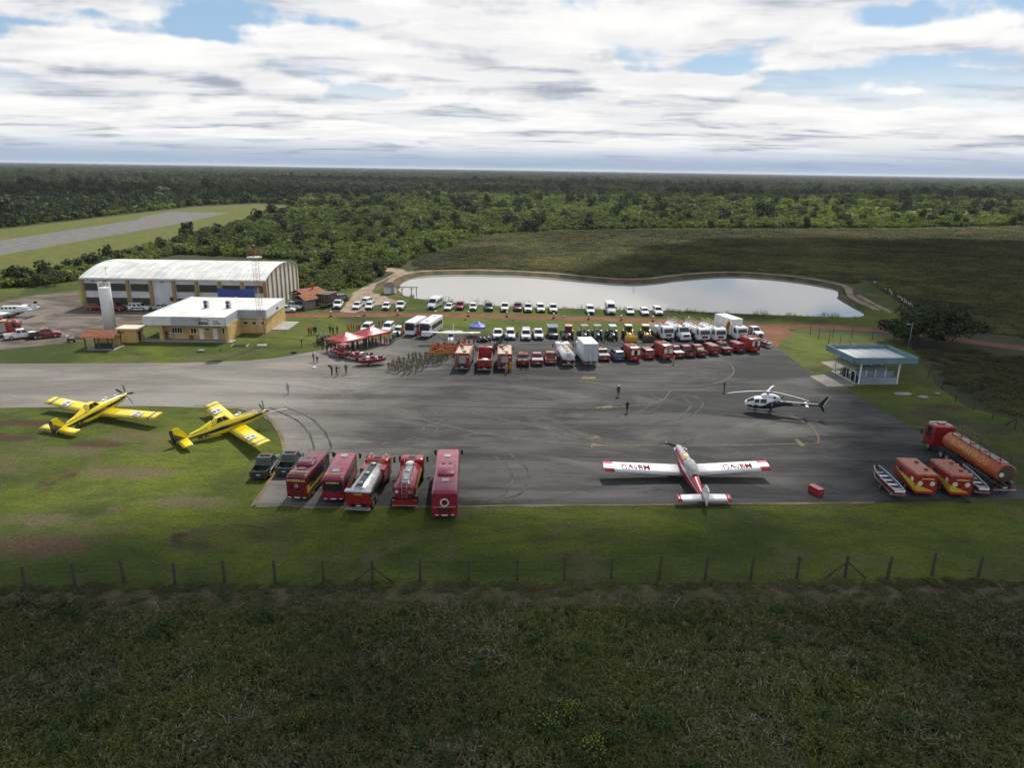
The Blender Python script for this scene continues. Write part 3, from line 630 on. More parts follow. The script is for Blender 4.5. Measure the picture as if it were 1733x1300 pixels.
for i in (0, 3): MB().box(HX0+bay*(i+.5)-.3, HX0+bay*(i+.5)+.3, HY0-.25, HY0, 6.35, 6.5).obj('lamp', m_dark, hg)
MB().box(HX0+bay*3.95-.8, HX0+bay*3.95-.1, HY0-.4, HY0-.0, 2.2, 3.0).obj('equipment_box', m_dark, hg)
q = MB(); q.loft([[(x, HY0-.42-.12*math.sin(x*2.1), z+.25*math.sin((x+66.6)/8.1*math.pi)*(-1 if z > 4 else .3)) for x in [-66.8+8.3*i/12 for i in range(13)]] for z in (2.7, 3.9, 5.35)], False, False)
bn = q.obj('banner', m_bluec, None); tag(bn, 'blue banner sagging across the front wall of the hangar', 'banner')
MB().add([(-63.9, HY0-.62, 2.75), (-61.4, HY0-.62, 2.75), (-62.65, HY0-.62, 3.55), (-62.65, HY0-.55, 3.1)], [(0, 1, 2)]).obj('peak_print', m_white, bn)
# ---------------------------------------------------------------- low office with flat white roof
of = empty('office_building', (0, 0, 0), 0, 'low yellow office with flat white roof and grey fascia', 'building')
mb = MB(); mb.box(-66.2, -53.6, 131.2, 150, .05, 3.2); mb.box(-53.6+.003, -48.9, 137.2, 149.8, .05, 3.2); mb.obj('wall', m_wally, of)
MB().box(-53.9, -53.3, 129.6, 131.2, .15, 3.15).obj('pillar', m_wally, of); MB().box(-66.3, -65.6, 129.7, 130.2, .15, 3.15).obj('pillar', m_wally, of)
MB().box(-70.2, -52.6, 129.0, 131.2, .02, .16).obj('porch_slab', m_conc2, of); MB().box(-49.4+.5, -45.6, 140.5, 148.5, .02, .14).obj('porch_slab', m_conc2, of)
poly = [(-68.9, 129.4), (-53.5, 129.4), (-53.9, 136.9), (-48.5, 136.9), (-49.2, 150.9), (-69.0, 150.9)]
bm_ = MB(); bm_.add([(*p, 4.66) for p in poly]+[(*p, 4.5) for p in poly], [tuple(range(6)), tuple(range(11, 5, -1))], False); bm_.obj('roof', m_roofw, of)
m_fas = M('white_fascia', (.62, .64, .66), .6, var=.12); m_fas2 = M('grey_fascia', (.36, .39, .41), .6, var=.15)
def fascia(a, b, mt):
    d = (Vector(b)-Vector(a)).normalized(); nrm = Vector((d.y, -d.x)); q = [Vector(a), Vector(b), Vector(b)-nrm*.18, Vector(a)-nrm*.18]
    return MB().hexa([(p.x, p.y, 3.12) for p in q], [(p.x, p.y, 4.82) for p in q]).obj('fascia', mt, of)
fascia((-68.9, 129.3), (-63.7, 129.3), m_fas); fascia((-63.7, 129.3), (-58.0, 129.3), m_fas2); fascia((-58.0, 129.3), (-53.4, 129.3), m_fas)
fascia((-53.4, 129.3), (-53.9, 136.9), m_fas2); fascia((-53.9, 136.8), (-48.4, 136.8), m_fas2); fascia((-48.4, 136.8), (-49.1, 150.9), m_fas); fascia((-69.0, 150.9), (-68.9, 129.3), m_fas)
link('lettering', facing(text_mesh('sesc', 1.15, m_black, .02, .025), (1, 0, 0), (0, 0, 1), (-57.6, 129.26, 3.75)), of)
a_ = MB(); a_.path([(-59.0+2.6*i/8, 129.26, 4.22+.22*math.sin(math.pi*(i/8)**1.3)) for i in range(9)], .05, 5); a_.obj('logo_swoosh', m_black, of)
for z in (4.0, 3.62): MB().box(-55.8, -55.8+(1.0 if z > 3.8 else 1.4), 129.24, 129.31, z-.06, z+.07).obj('lettering_line', m_black, of)
link('lettering', facing(text_mesh('sesc', .9, m_black, .02, .02), (-.05, 1, 0), (0, 0, 1), (-48.75, 144.6, 3.85)), of)
def win(x0, x1, z0, z1, mt=m_glass, nm='window', y=131.2, n=0):
    o = MB().box(x0, x1, y-.06, y+.04, z0, z1).obj(nm, mt, of)
    if nm == 'window':
        f = MB(); f.box(x0-.07, x1+.07, y-.09, y+.02, z1, z1+.07).box(x0-.07, x1+.07, y-.09, y+.02, z0-.07, z0)
        for k in range(n+2): xx = x0+(x1-x0)*k/(n+1); f.box(xx-.035, xx+.035, y-.09, y+.02, z0, z1)
        f.obj('frame', m_white, o)
    return o
win(-64.5, -62.6, 1.3, 2.3, n=3); win(-61.0, -59.9, 1.3, 2.3, n=1); win(-55.0, -54.2, 1.3, 2.3, n=1); win(-58.2, -57.4, 1.9, 2.3)
for x in (-59.4, -56.8): d_ = win(x, x+.85, .16, 2.25, m_white, 'door'); MB().box(x+.7, x+.76, 131.06, 131.15, 1.1, 1.2).obj('handle', m_dark, d_)
for x in (-53.2, -51.5, -49.9): win(x, x+.9, 1.9, 2.4, y=137.2)
MB().box(-61.3, -60.7, 130.9, 131.15, .16, .9).obj('bench', M('red_bench', (.25, .05, .04), .6), of)
for x, y_ in ((-61.0, 139.2), (-56.6, 139.2)):
    a = empty('air_conditioner', (x, y_, 4.66), 0, 'grey double-fan air conditioner on the white flat roof, %s one' % ('western' if x < -60 else 'eastern'), 'air conditioner', 'air conditioners on the office roof')
    MB().box(-.5, .5, -.25, .25, .06, 1.5).obj('casing', m_wallw, a)
    for z in (.42, 1.12):
        f = MB().lathe([(.33, -.28), (.33, -.24)], 'y', 14, (-.1, 0, z)).obj('fan', m_dark, a)
    MB().box(-.5, .5, -.2, .2, 0, .06).obj('foot', m_dark, a)
# ---------------------------------------------------------------- water tower, kiosk, annex
wt = empty('water_tower', (-79.9, 137.6, 0), 0, 'tall white cylindrical water tower with railing on top', 'water tower')
MB().lathe([(1.12, 0), (1.12, 8.6), (1.02, 8.72), (.2, 8.85)], 'z', 28).obj('tank', m_white, wt)
MB().lathe([(1.13, .02), (1.155, .03), (1.155, .45), (1.13, .5)], 'z', 28, cap=False).obj('plinth', m_conc2, wt)
r_ = MB()
for k in range(10):
    a = 2*math.pi*k/10; r_.tube((math.cos(a)*1.1, math.sin(a)*1.1, 8.6), (math.cos(a)*1.1, math.sin(a)*1.1, 9.6), .03)
for z in (8.95, 9.28, 9.6): r_.path([(math.cos(2*math.pi*k/20)*1.1, math.sin(2*math.pi*k/20)*1.1, z) for k in range(21)], .03, 5)
r_.obj('railing', m_white, wt)
l_ = MB()
for s in (-.22, .22): l_.tube((1.3, -.3+s, .2), (1.3, -.3+s, 9.4), .03)
for k in range(24): l_.tube((1.3, -.52, .4+k*.37), (1.3, -.08, .4+k*.37), .02, n=5)
l_.obj('ladder', m_steel, wt)
def gable(name, w_, d, eave, rise, over, mats, root, tile=True, rows=7):
    """ridge along local x; tiles laid in courses"""
    tl = MB(); tl.hexa([(0, 0, 0), (1, 0, 0), (1, 1, 0), (0, 1, 0)], [(0, 0, .06), (1, 0, .06), (1, 1, .02), (0, 1, .02)])
    W2 = w_/2+over; D2 = d/2+over; sl = math.hypot(D2, rise); ang = math.atan2(rise, D2)
    rf = MB().add([(-W2, -D2, eave-.02), (W2, -D2, eave-.02), (W2, 0, eave+rise-.02), (-W2, 0, eave+rise-.02), (W2, D2, eave-.02), (-W2, D2, eave-.02)], [(0, 1, 2, 3), (3, 2, 4, 5)], False).obj('roof', mats, root)
    nx = max(4, int(2*W2/.55))
    for sd in (-1, 1):
        for r in range(rows):
            for c in range(nx):
                m_ = tl.mesh('tile', mats) if (sd, r, c) == (-1, 0, 0) else me_
                if (sd, r, c) == (-1, 0, 0): me_ = m_
                o = link('tile', me_, rf); tw = 2*W2/nx; th = sl/rows
                o.matrix_parent_inverse = Matrix.Identity(4)
                if sd == -1: o.location = (-W2+c*tw, -D2+r*th*math.cos(ang), eave+r*th*math.sin(ang)); o.rotation_euler = (ang+random.uniform(-.02, .02), 0, 0)
                else: o.location = (W2-c*tw, D2-r*th*math.cos(ang), eave+r*th*math.sin(ang)); o.rotation_euler = (ang+random.uniform(-.02, .02), 0, math.pi)
                o.scale = (tw*.93, th*1.06, 1+random.uniform(0, .8))
    return rf
ks = empty('kiosk', (-73.6, 123.9, 0), .03, 'small open kiosk with clay tile roof beside the water tower', 'kiosk')
gable('kiosk', 5.2, 3.4, 2.3, .95, .35, m_tile, ks)
for x in (-2.4, 0, 2.4):
    for y_ in (-1.5, 1.5): MB().box(x-.09, x+.09, y_-.09, y_+.09, 0, 2.35).obj('post', m_wood, ks)
MB().box(-2.4, 2.4, 1.45, 1.55, .05, 2.0).obj('rear_wall', m_wally, ks); MB().box(-1.2, 1.9, -.9, -.3, .05, 1.0).obj('counter', m_dark, ks)
MB().box(-2.7, 2.7, -1.8, 1.8, 0, .08).obj('floor_slab', m_conc2, ks)
ax = empty('annex', (-71.4, 129.6, 0), .03, 'small yellow annex with flat cream roof behind the tiled kiosk', 'annex')
MB().box(-1.9, 1.6, -1.6, 1.4, 0, 2.5).obj('wall', m_wally, ax); MB().box(-2.1, 2.2, -1.8, 1.6, 2.5, 2.72).obj('roof', M('cream_roof', (.55, .5, .38), .7), ax); MB().box(1.6, 1.65, -.9, 0, .1, 2.0).obj('door', m_dark, ax)
# ---------------------------------------------------------------- lattice tower
tw = empty('lattice_tower', (-46.4, 127.5, 0), .2, 'slim red and white lattice mast with round platform', 'mast')
mr_, mw_ = M('mast_red', (.22, .07, .045), .6, var=.3), M('mast_white', (.55, .5, .45), .6, var=.2)
TP = [(.42*math.cos(a), .42*math.sin(a)) for a in (math.pi/2, math.pi*7/6, math.pi*11/6)]
for s in range(6):
    b_ = MB(); z0, z1 = s*2.7, (s+1)*2.7
    for x, y_ in TP: b_.tube((x, y_, z0), (x, y_, z1), .026, n=6)
    for k in range(4):
        za, zb = z0+k*.675, z0+(k+1)*.675
        for i in range(3):
            p, r = TP[i], TP[(i+1) % 3]; b_.tube((*p, za), (*r, zb), .013, n=4); b_.tube((*r, za), (*p, za), .012, n=4)
    b_.obj('section', mr_ if s % 2 == 0 else mw_, tw)
b_ = MB()
for s in (-.18, .18): b_.tube((.62, s, .3), (.62, s, 16.2), .02, n=4)
for k in range(40): b_.tube((.62, -.18, .5+k*.39), (.62, .18, .5+k*.39), .014, n=4)
for k in range(30): b_.path([(.62+.35*math.sin(a), -.3*math.cos(a), 2+k*.47) for a in [0, .8, 1.57, 2.34, 3.14]], .012, 4)
b_.obj('caged_ladder', mr_, tw)
MB().lathe([(1.25, 16.15), (1.35, 16.2), (1.35, 16.3), (.3, 16.32)], 'z', 20).obj('platform', mw_, tw)
b_ = MB()
for k in range(12): a = 2*math.pi*k/12; b_.tube((1.3*math.cos(a), 1.3*math.sin(a), 16.3), (1.3*math.cos(a), 1.3*math.sin(a), 17.4), .025, n=5)
for z in (16.65, 17.0, 17.4): b_.path([(1.3*math.cos(2*math.pi*k/18), 1.3*math.sin(2*math.pi*k/18), z) for k in range(19)], .025, 5)
b_.obj('railing', mr_, tw); MB().tube((0, 0, 16.3), (0, 0, 17.9), .1).lathe([(.32, 17.9), (.34, 18.3), (.2, 18.5)], 'z', 12).obj('beacon', mr_, tw); MB().box(-.8, .8, -.8, .8, 0, .15).obj('footing', m_conc2, tw)
# ---------------------------------------------------------------- sheds by the road, pump house, jetty
for i, (x, y_, w_, d, h, lab) in enumerate(((-49.2, 168.2, 6.0, 5.2, 2.9, 'larger clay tiled shed with chimney beside the hangar end wall'), (-48.4, 163.8, 3.6, 3.4, 2.3, 'smaller clay tiled shed in front of the larger one'))):
    sh = empty('tiled_shed', (x, y_, 0), math.radians(58), lab, 'shed', 'tiled sheds by the hangar')
    gable('shed', w_, d, h, 1.15, .45, m_tile, sh, rows=7)
    MB().box(-w_/2+.2, w_/2-.2, -d/2+.2, d/2-.2, 0, h).obj('wall', M('grey_wall', (.20, .20, .20), .85, var=.25), sh)
    MB().box(-w_/2+.1, -w_/2+.19, -.6, .6, .05, 2.0).obj('door', m_dark, sh)
    if i == 0: MB().box(.8, 1.1, -.9, -.6, h+.4, h+2.6).obj('chimney', m_tile, sh)
ph = empty('pump_house', (-32.4, 185.2, .25), 0, 'small white pump house with dark hipped roof on the pond bank', 'pump house')
MB().box(-1.45, 1.45, -1.2, 1.2, 0, 2.1).obj('wall', m_wallw, ph)
MB().add([(-1.9, -1.7, 2.05), (1.9, -1.7, 2.05), (1.9, 1.7, 2.05), (-1.9, 1.7, 2.05), (-.5, 0, 2.95), (.5, 0, 2.95)], [(0, 1, 5, 4), (1, 2, 5), (2, 3, 4, 5), (3, 0, 4), (3, 2, 1, 0)], False).obj('roof', M('dark_tile', (.07, .045, .035), .9, var=.3, nscale=3), ph)
MB().box(.5, 1.1, -1.24, -1.19, .1, 1.8).obj('door', m_grey, ph); MB().tube((1.9, -1.6, -.3), (1.9, -1.6, 1.1), .1).obj('marker_post', m_white, ph)
jt = empty('jetty_frame', (-27.3, 182.6, 0), -.12, 'bare timber jetty frame standing in the shallow water', 'jetty')
for x in (-1.6, .9, 2.2): MB().tube((x, 0, 0), (x, 0, 2.3), .11, n=6).obj('post', m_wood, jt)
MB().box(-3.6, 2.6, -.08, .08, 2.3, 2.46).obj('beam', m_wood, jt)
for x in (-1.6, .9): MB().path([(x-.7, .1, 2.28), (x, .1, 1.5)], .05, 5).path([(x+.7, .1, 2.28), (x, .1, 1.5)], .05, 5).obj('brace', m_wood, jt)
# ---------------------------------------------------------------- fuel shelter
fs_ = empty('fuel_shelter', (58.6, 112.6, 0), math.radians(4), 'pale blue fuel shelter with flat roof on thin white posts', 'shelter')
for a, b_ in (((-5.3, -4.5), (5.3, -4.5)), ((5.3, -4.5), (5.3, 4.5)), ((5.3, 4.5), (-5.3, 4.5)), ((-5.3, 4.5), (-5.3, -4.5))):
    d = (Vector(b_)-Vector(a)).normalized(); nr = Vector((d.y, -d.x)); q = [Vector(a), Vector(b_), Vector(b_)-nr*.15, Vector(a)-nr*.15]
    MB().hexa([(p.x, p.y, 3.5) for p in q], [(p.x, p.y, 4.45) for p in q]).obj('fascia', m_teal, fs_)
rp = MB().box(0, 1, 0, 8.6, 3.62, 3.72).mesh('roof_sheet', m_roofw)
for k in range(10): link('roof_sheet', rp, fs_, (-5.1+k*1.02, -4.3, .04*(k % 2)))
for x, y_ in ((-3.7, -4.0), (2.6, -4.0), (-3.7, 3.6), (2.6, 3.6), (-.5, 3.6), (4.4, 3.6)): MB().box(x-.09, x+.09, y_-.09, y_+.09, 0, 3.62).obj('post', m_white, fs_)
MB().box(-4.6, 2.9, -4.3, 3.2, 0, .12).obj('floor_slab', m_conc2, fs_)
MB().box(-3.5, 2.5, -4.1, -3.95, .12, 1.15).obj('low_wall', m_bluew, fs_); MB().box(-3.5, 2.5, -3.0, -2.9, .12, 1.9).box(2.4, 2.5, -3.9, 3.0, .12, 1.2).obj('inner_wall', m_bluew, fs_)
for x in (-2.2, -.6, 1.0): MB().box(x-.06, x+.06, -3.12, -2.99, .12, 2.1).obj('stud', m_white, fs_)
MB().lathe([(.0, -2.7), (.8, -2.6), (.95, -2.2), (.95, 1.6), (.8, 2.0), (0, 2.1)], 'x', 20, (.2, -.9, 1.35)).obj('fuel_tank', m_bluew, fs_)
for k in range(6): MB().box(-4.48, -4.42, -4.1+k*1.38, -4.04+k*1.38, .12, 2.1).obj('cage_post', m_white, fs_)
for z in (.2, 2.05): MB().box(-4.52, -4.38, -4.15, 2.95, z-.04, z+.04).obj('cage_rail', m_white, fs_)
MB().hexa([(-4.7, -3.4, 2.2), (-2.9, -3.4, 2.55), (-2.9, 3.0, 2.55), (-4.7, 3.0, 2.2)], [(-4.7, -3.4, 2.27), (-2.9, -3.4, 2.62), (-2.9, 3.0, 2.62), (-4.7, 3.0, 2.27)]).obj('lean_to_roof', M('lean_to_sheet', (.33, .30, .24), .8), fs_)
for k in range(4): MB().box(-4.0+.3*(k % 2), -3.4, -3.4+k*1.6, -2.7+k*1.5, .12, 1.1+.35*(k % 3)).obj('pump', m_dark, fs_)
for i, (p, w_, d) in enumerate((((1528, 668), 2.3, .9), ((1562, 673), 1.3, .7))):
    c = G(*p); o = MB().box(-w_/2, w_/2, -d/2, d/2, 0, .2).obj('concrete_cover', m_conc2, None, (c.x, c.y, .02), (0, 0, .1)); tag(o, ['longer pale concrete cover in the grass by the fuel shelter', 'shorter pale concrete cover in the grass by the fuel shelter'][i], 'concrete cover', 'concrete covers')
# ---------------------------------------------------------------- canopies
def canopy(root, cx, cy, L, W_, eave, peak, mat, ang):
    mb = MB(); n = 8; R = Matrix.Rotation(ang, 3, 'Z'); rings = []
    for k in range(n+1):
        t = k/n; f = 1-t; z = eave+(peak-eave)*(t**1.35); ring = []
        for a, b in ((-1, -1), (-.33, -1), (.33, -1), (1, -1), (1, -.33), (1, .33), (1, 1), (.33, 1), (-.33, 1), (-1, 1), (-1, .33), (-1, -.33)):
            s = .06*math.sin(a*7+b*5+k) if 0 < k < n else 0; p = R @ Vector((a*L/2*f, b*W_/2*f, 0)); ring.append((cx+p.x, cy+p.y, z+s-(.08 if abs(a)+abs(b) < 1.9 and k == 0 else 0)))
        rings.append(ring)
    rings.insert(0, [(x, y_, z-.28) for x, y_, z in rings[0]]); mb.loft(rings, False); return mb.obj('canopy', mat, root)
ta = math.radians(54.9); tn = empty('marquee', (-28.3, 127.3, .05), ta, 'long red marquee with two peaked roofs over a crowd', 'marquee')
for x in (-3.05, 3.05): canopy(tn, x, 0, 6.1, 4.6, 2.35, 3.45, m_tent, 0)
for x in (-6.0, -3.0, 0, 3.0, 6.0):
    for y_ in (-2.2, 2.2): MB().tube((x, y_, 0), (x, y_, 2.45), .04, n=6).obj('pole', m_white, tn)
c = G(808, 569); bt = empty('pop_up_tent', (c.x, c.y, .03), .05, 'small blue pop-up tent on the grass behind the crowd', 'tent')
canopy(bt, 0, 0, 3.2, 3.0, 2.1, 3.1, m_bluec, 0)
for x in (-1.5, 1.5):
    for y_ in (-1.4, 1.4): MB().tube((x, y_, 0), (x, y_, 2.1), .03, n=6).obj('leg', m_steel, bt)
# ---------------------------------------------------------------- fences
def fence(name, label, pts, h, mat_, r=.07, top=None, wires=(.5, 1.0, 1.5, 1.9), braced=(), box=True, lean=0.02, mesh_h=0):
    root = empty(name, (pts[0][0], pts[0][1], 0), 0, label, 'fence'); o0 = Vector((pts[0][0], pts[0][1], 0)); P_ = [Vector((p[0], p[1], 0))-o0 for p in pts]; rnd_ = random.Random(len(pts))
    pm = MB()
    if box: pm.hexa([(-r, -r, -.1), (r, -r, -.1), (r, r, -.1), (-r, r, -.1)], [(-r*.8, -r*.8, h), (r*.8, -r*.8, h), (r*.8, r*.8, h), (-r*.8, r*.8, h)])
    else: pm.tube((0, 0, -.1), (0, 0, h), r, r*.85, 7)
    if top: pm.tube((0, 0, h-.02), (top[0], top[1], h+top[2]), r*.7, n=5)
    pm = pm.mesh('post', mat_); tips = []
    for p in P_:
        rx, ry, s = rnd_.gauss(0, lean), rnd_.gauss(0, lean), rnd_.uniform(.94, 1.06); link('post', pm, root, p, (rx, ry, rnd_.uniform(-.2, .2)), (1, 1, s))
        tips.append(Vector((ry, -rx, 1)))
    for z in wires:
        if z < h: w_ = MB(); [w_.tube(P_[i]+tips[i]*z, P_[i+1]+tips[i+1]*z, .007, n=3, cap=False) for i in range(len(P_)-1)]; w_.obj('wire', m_dark, root)
    for i in braced:
        for s in (-1, 1):
            j = max(0, min(len(P_)-1, i+s)); d = (P_[j]-P_[i]).normalized(); MB().tube(P_[i]+Vector((0, 0, h*.72)), P_[i]+d*1.7, .08, n=6).obj('brace', mat_, root)
    return root
m_post = M('fence_post', (.060, .052, .042), .9, var=.35, nscale=3); m_post2 = M('dark_fence_post', (.055, .052, .048), .85, var=.3)
fence('fence', 'wire fence of weathered posts across the foreground field edge', gp((-130, 1020), (-45, 1008), (44, 1000), (128, 994), (211, 989), (297, 990), (381, 989), (466, 988), (548, 987), (631, 988), (711, 986), (793, 985), (875, 984), (955, 983), (1034, 982), (1115, 981), (1193, 981), (1270, 980), (1348, 980), (1430, 978), (1501, 980), (1577, 975), (1655, 977), (1735, 976), (1815, 975)), 2.1, m_post, .10, None, (.35, .75, 1.15, 1.55, 1.95), (9, 19))
fence('fence', 'dark chain-link fence corner beside the dirt road', gp((1550, 590), (1512, 577), (1476, 574), (1441, 571), (1409, 570), (1371, 566), (1385, 574), (1402, 582), (1420, 590), (1436, 600)), 2.3, m_post2, .06, (0.0, .35, .3), (.4, .8, 1.2, 1.6, 2.0), (), False)
fence('fence', 'dark fence with bent post tops between the lawn and weeds beyond the fuel shelter', gp((1570, 640), (1594, 659), (1617, 679), (1647, 694), (1679, 709), (1717, 727), (1765, 748), (1820, 775)), 2.2, m_post2, .075, (.35, .2, .3), (.4, .9, 1.4, 1.9), (5,), False)
fr_ = [G(1468+(1560-1468)*t, 476+(537-476)*t) for t in [i/26 for i in range(27)]]
pf = fence('fence', 'closely posted fence hung with white sheets east of the pond', fr_, 1.7, m_post2, .09, None, (.6, 1.2), ())
rnd = random.Random(12)
for i in range(26):
    if rnd.random() < (.75 if i > 12 else .35):
        a, b_ = Vector(fr_[i])-Vector(fr_[0]), Vector(fr_[i+1])-Vector(fr_[0]); z1 = rnd.uniform(1.5, 1.75); z0 = z1-rnd.uniform(.35, .9); a, b_ = a.lerp(b_, rnd.uniform(0, .3)), a.lerp(b_, rnd.uniform(.6, 1))
        MB().hexa([(a.x-.12, a.y-.02, z0), (b_.x-.12, b_.y-.02, z0), (b_.x-.08, b_.y, z0), (a.x-.08, a.y, z0)], [(a.x-.10, a.y-.02, z1), (b_.x-.14, b_.y-.02, z1-.1), (b_.x-.1, b_.y, z1-.1), (a.x-.06, a.y, z1)]).obj('sheet', M('weathered_sheet', (.42, .42, .40), .8, var=.4), pf)
st = []
for a, b_, n_ in (((150, 451), (240, 425), 18), ((240, 425), (345, 399), 18), ((345, 399), (420, 377), 16), ((420, 377), (486, 360), 22)):
    st += [G(a[0]+(b_[0]-a[0])*i/n_, a[1]+(b_[1]-a[1])*i/n_) for i in range(n_)]
fence('fence', 'long stake fence between the runway verge and the thicket', st, 2.6, m_wood, .13, None, (1.2, 2.0), (), False, .04)
# ---------------------------------------------------------------- vehicles (x forward, y to the left, z up, origin on the ground under the middle)
def paint(nm, rgb, rough=.28): return M(nm, rgb, rough, var=.1, nscale=.9, coat=.5)
p_white = paint('vehicle_white', (.72, .73, .74)); p_red = paint('vehicle_red', (.23, .014, .016)); p_wine = paint('vehicle_wine', (.125, .010, .020)); p_pink = paint('vehicle_crimson', (.235, .016, .038))
p_silver = paint('vehicle_silver', (.42, .43, .45)); p_green = paint('vehicle_green', (.020, .045, .040)); p_black = paint('vehicle_black', (.022, .024, .026)); p_blue = paint('vehicle_blue', (.030, .085, .17))
p_orange = M('vehicle_orange', (.40, .085, .028), .4, var=.2, nscale=.6); p_ochre = paint('vehicle_yellow', (.52, .33, .03)); p_brown = M('box_brown', (.075, .050, .034), .8, var=.3)
p_tank = M('stainless_tank', (.55, .54, .52), .25, metal=.85, var=.2); p_scar = paint('vehicle_scarlet', (.28, .020, .018)); p_dkblue = paint('tractor_blue', (.016, .045, .13))
m_head = M('headlight_glass', (.75, .77, .8), .1); m_tail = M('tail_light', (.35, .01, .01), .25); m_plate = M('number_plate', (.6, .6, .58), .5); m_rim = M('wheel_rim', (.40, .41, .42), .35, metal=.7)
m_yst = M('yellow_stripe', (.55, .42, .03), .5); m_yl = M('yellow_letters', (.60, .46, .12), .5); m_yl2 = M('amber_letters', (.52, .27, .03), .5); m_emb = M('emblem_white', (.62, .62, .60), .5)
WH = {}
m_wine_dark = M('dark_wine', (.10, .010, .014), .4)
def wheel(pr, x, y, r, w_=.22, rim=m_rim, dual=False):
    k = (r, w_, rim.name, y > 0, dual)
    if k not in WH:
        s = 1 if y > 0 else -1; a = (-w_/2, w_/2)
        t = MB().lathe([(r*.55, a[0]), (r*.93, a[0]), (r, a[0]*.6), (r, a[1]*.6), (r*.93, a[1]), (r*.55, a[1])], 'y', 18).mesh('wheel', m_black)
        q = MB().lathe([(r*.60, s*w_*.505), (r*.52, s*w_*.515), (r*.30, s*w_*(.40 if not dual else .3)), (r*.16, s*w_*.52), (.01, s*w_*.53)], 'y', 14).mesh('rim', rim); WH[k] = (t, q)
    t, q = WH[k]; i = pr.add('wheel', t, None, None, (x, y, r)); pr.add('rim', q, None, i)
def lights(pr, xf, xr, hw, zf, zr, w_=.32, h=.16):
    for s in (-1, 1):
        pr.add('headlight', MB().box(xf-.06, xf+.012, s*(hw-w_*.62)-w_/2, s*(hw-w_*.62)+w_/2, zf-h/2, zf+h/2), m_head)
        pr.add('tail_light', MB().box(xr-.012, xr+.06, s*(hw-.12)-.09, s*(hw-.12)+.09, zr-.16, zr+.16), m_tail)
    pr.add('number_plate', MB().box(xr-.016, xr+.02, -.2, .2, zr-.28, zr-.16), m_plate)
def cabin(pr, mb, b, t, splits=(.0, .46, 1.0), glass=m_glass, rear=True, margin=.07):
    """b, t = (x0, x1, half width, z) at belt and roof; mb takes the shell, windows are parts"""
    B = [(b[0], -b[2], b[3]), (b[1], -b[2], b[3]), (b[1], b[2], b[3]), (b[0], b[2], b[3])]; T = [(t[0], -t[2], t[3]), (t[1], -t[2], t[3]), (t[1], t[2], t[3]), (t[0], t[2], t[3])]
    mb.hexa(B, T); C = [(t[0]+.12, -t[2]+.1, t[3]+.035), (t[1]-.15, -t[2]+.1, t[3]+.03), (t[1]-.15, t[2]-.1, t[3]+.03), (t[0]+.12, t[2]-.1, t[3]+.035)]; mb.hexa([(p[0], p[1], t[3]-.01) for p in T], C)
    pr.add('windshield', MB().slab([B[1], B[2], T[2], T[1]], .06, .94, .10, .93), glass)
    if rear: pr.add('rear_window', MB().slab([B[3], B[0], T[0], T[3]], .08, .92, .16, .90), glass)
    for q in ([B[0], B[1], T[1], T[0]], [B[2], B[3], T[3], T[2]]):
        sp = splits if q[0][1] < 0 else [1-u for u in splits[::-1]]
        for u0, u1 in zip(sp[:-1], sp[1:]): pr.add('side_window', MB().slab(q, u0+.035, u1-.035, .14, .88), glass)
CACHE = {}
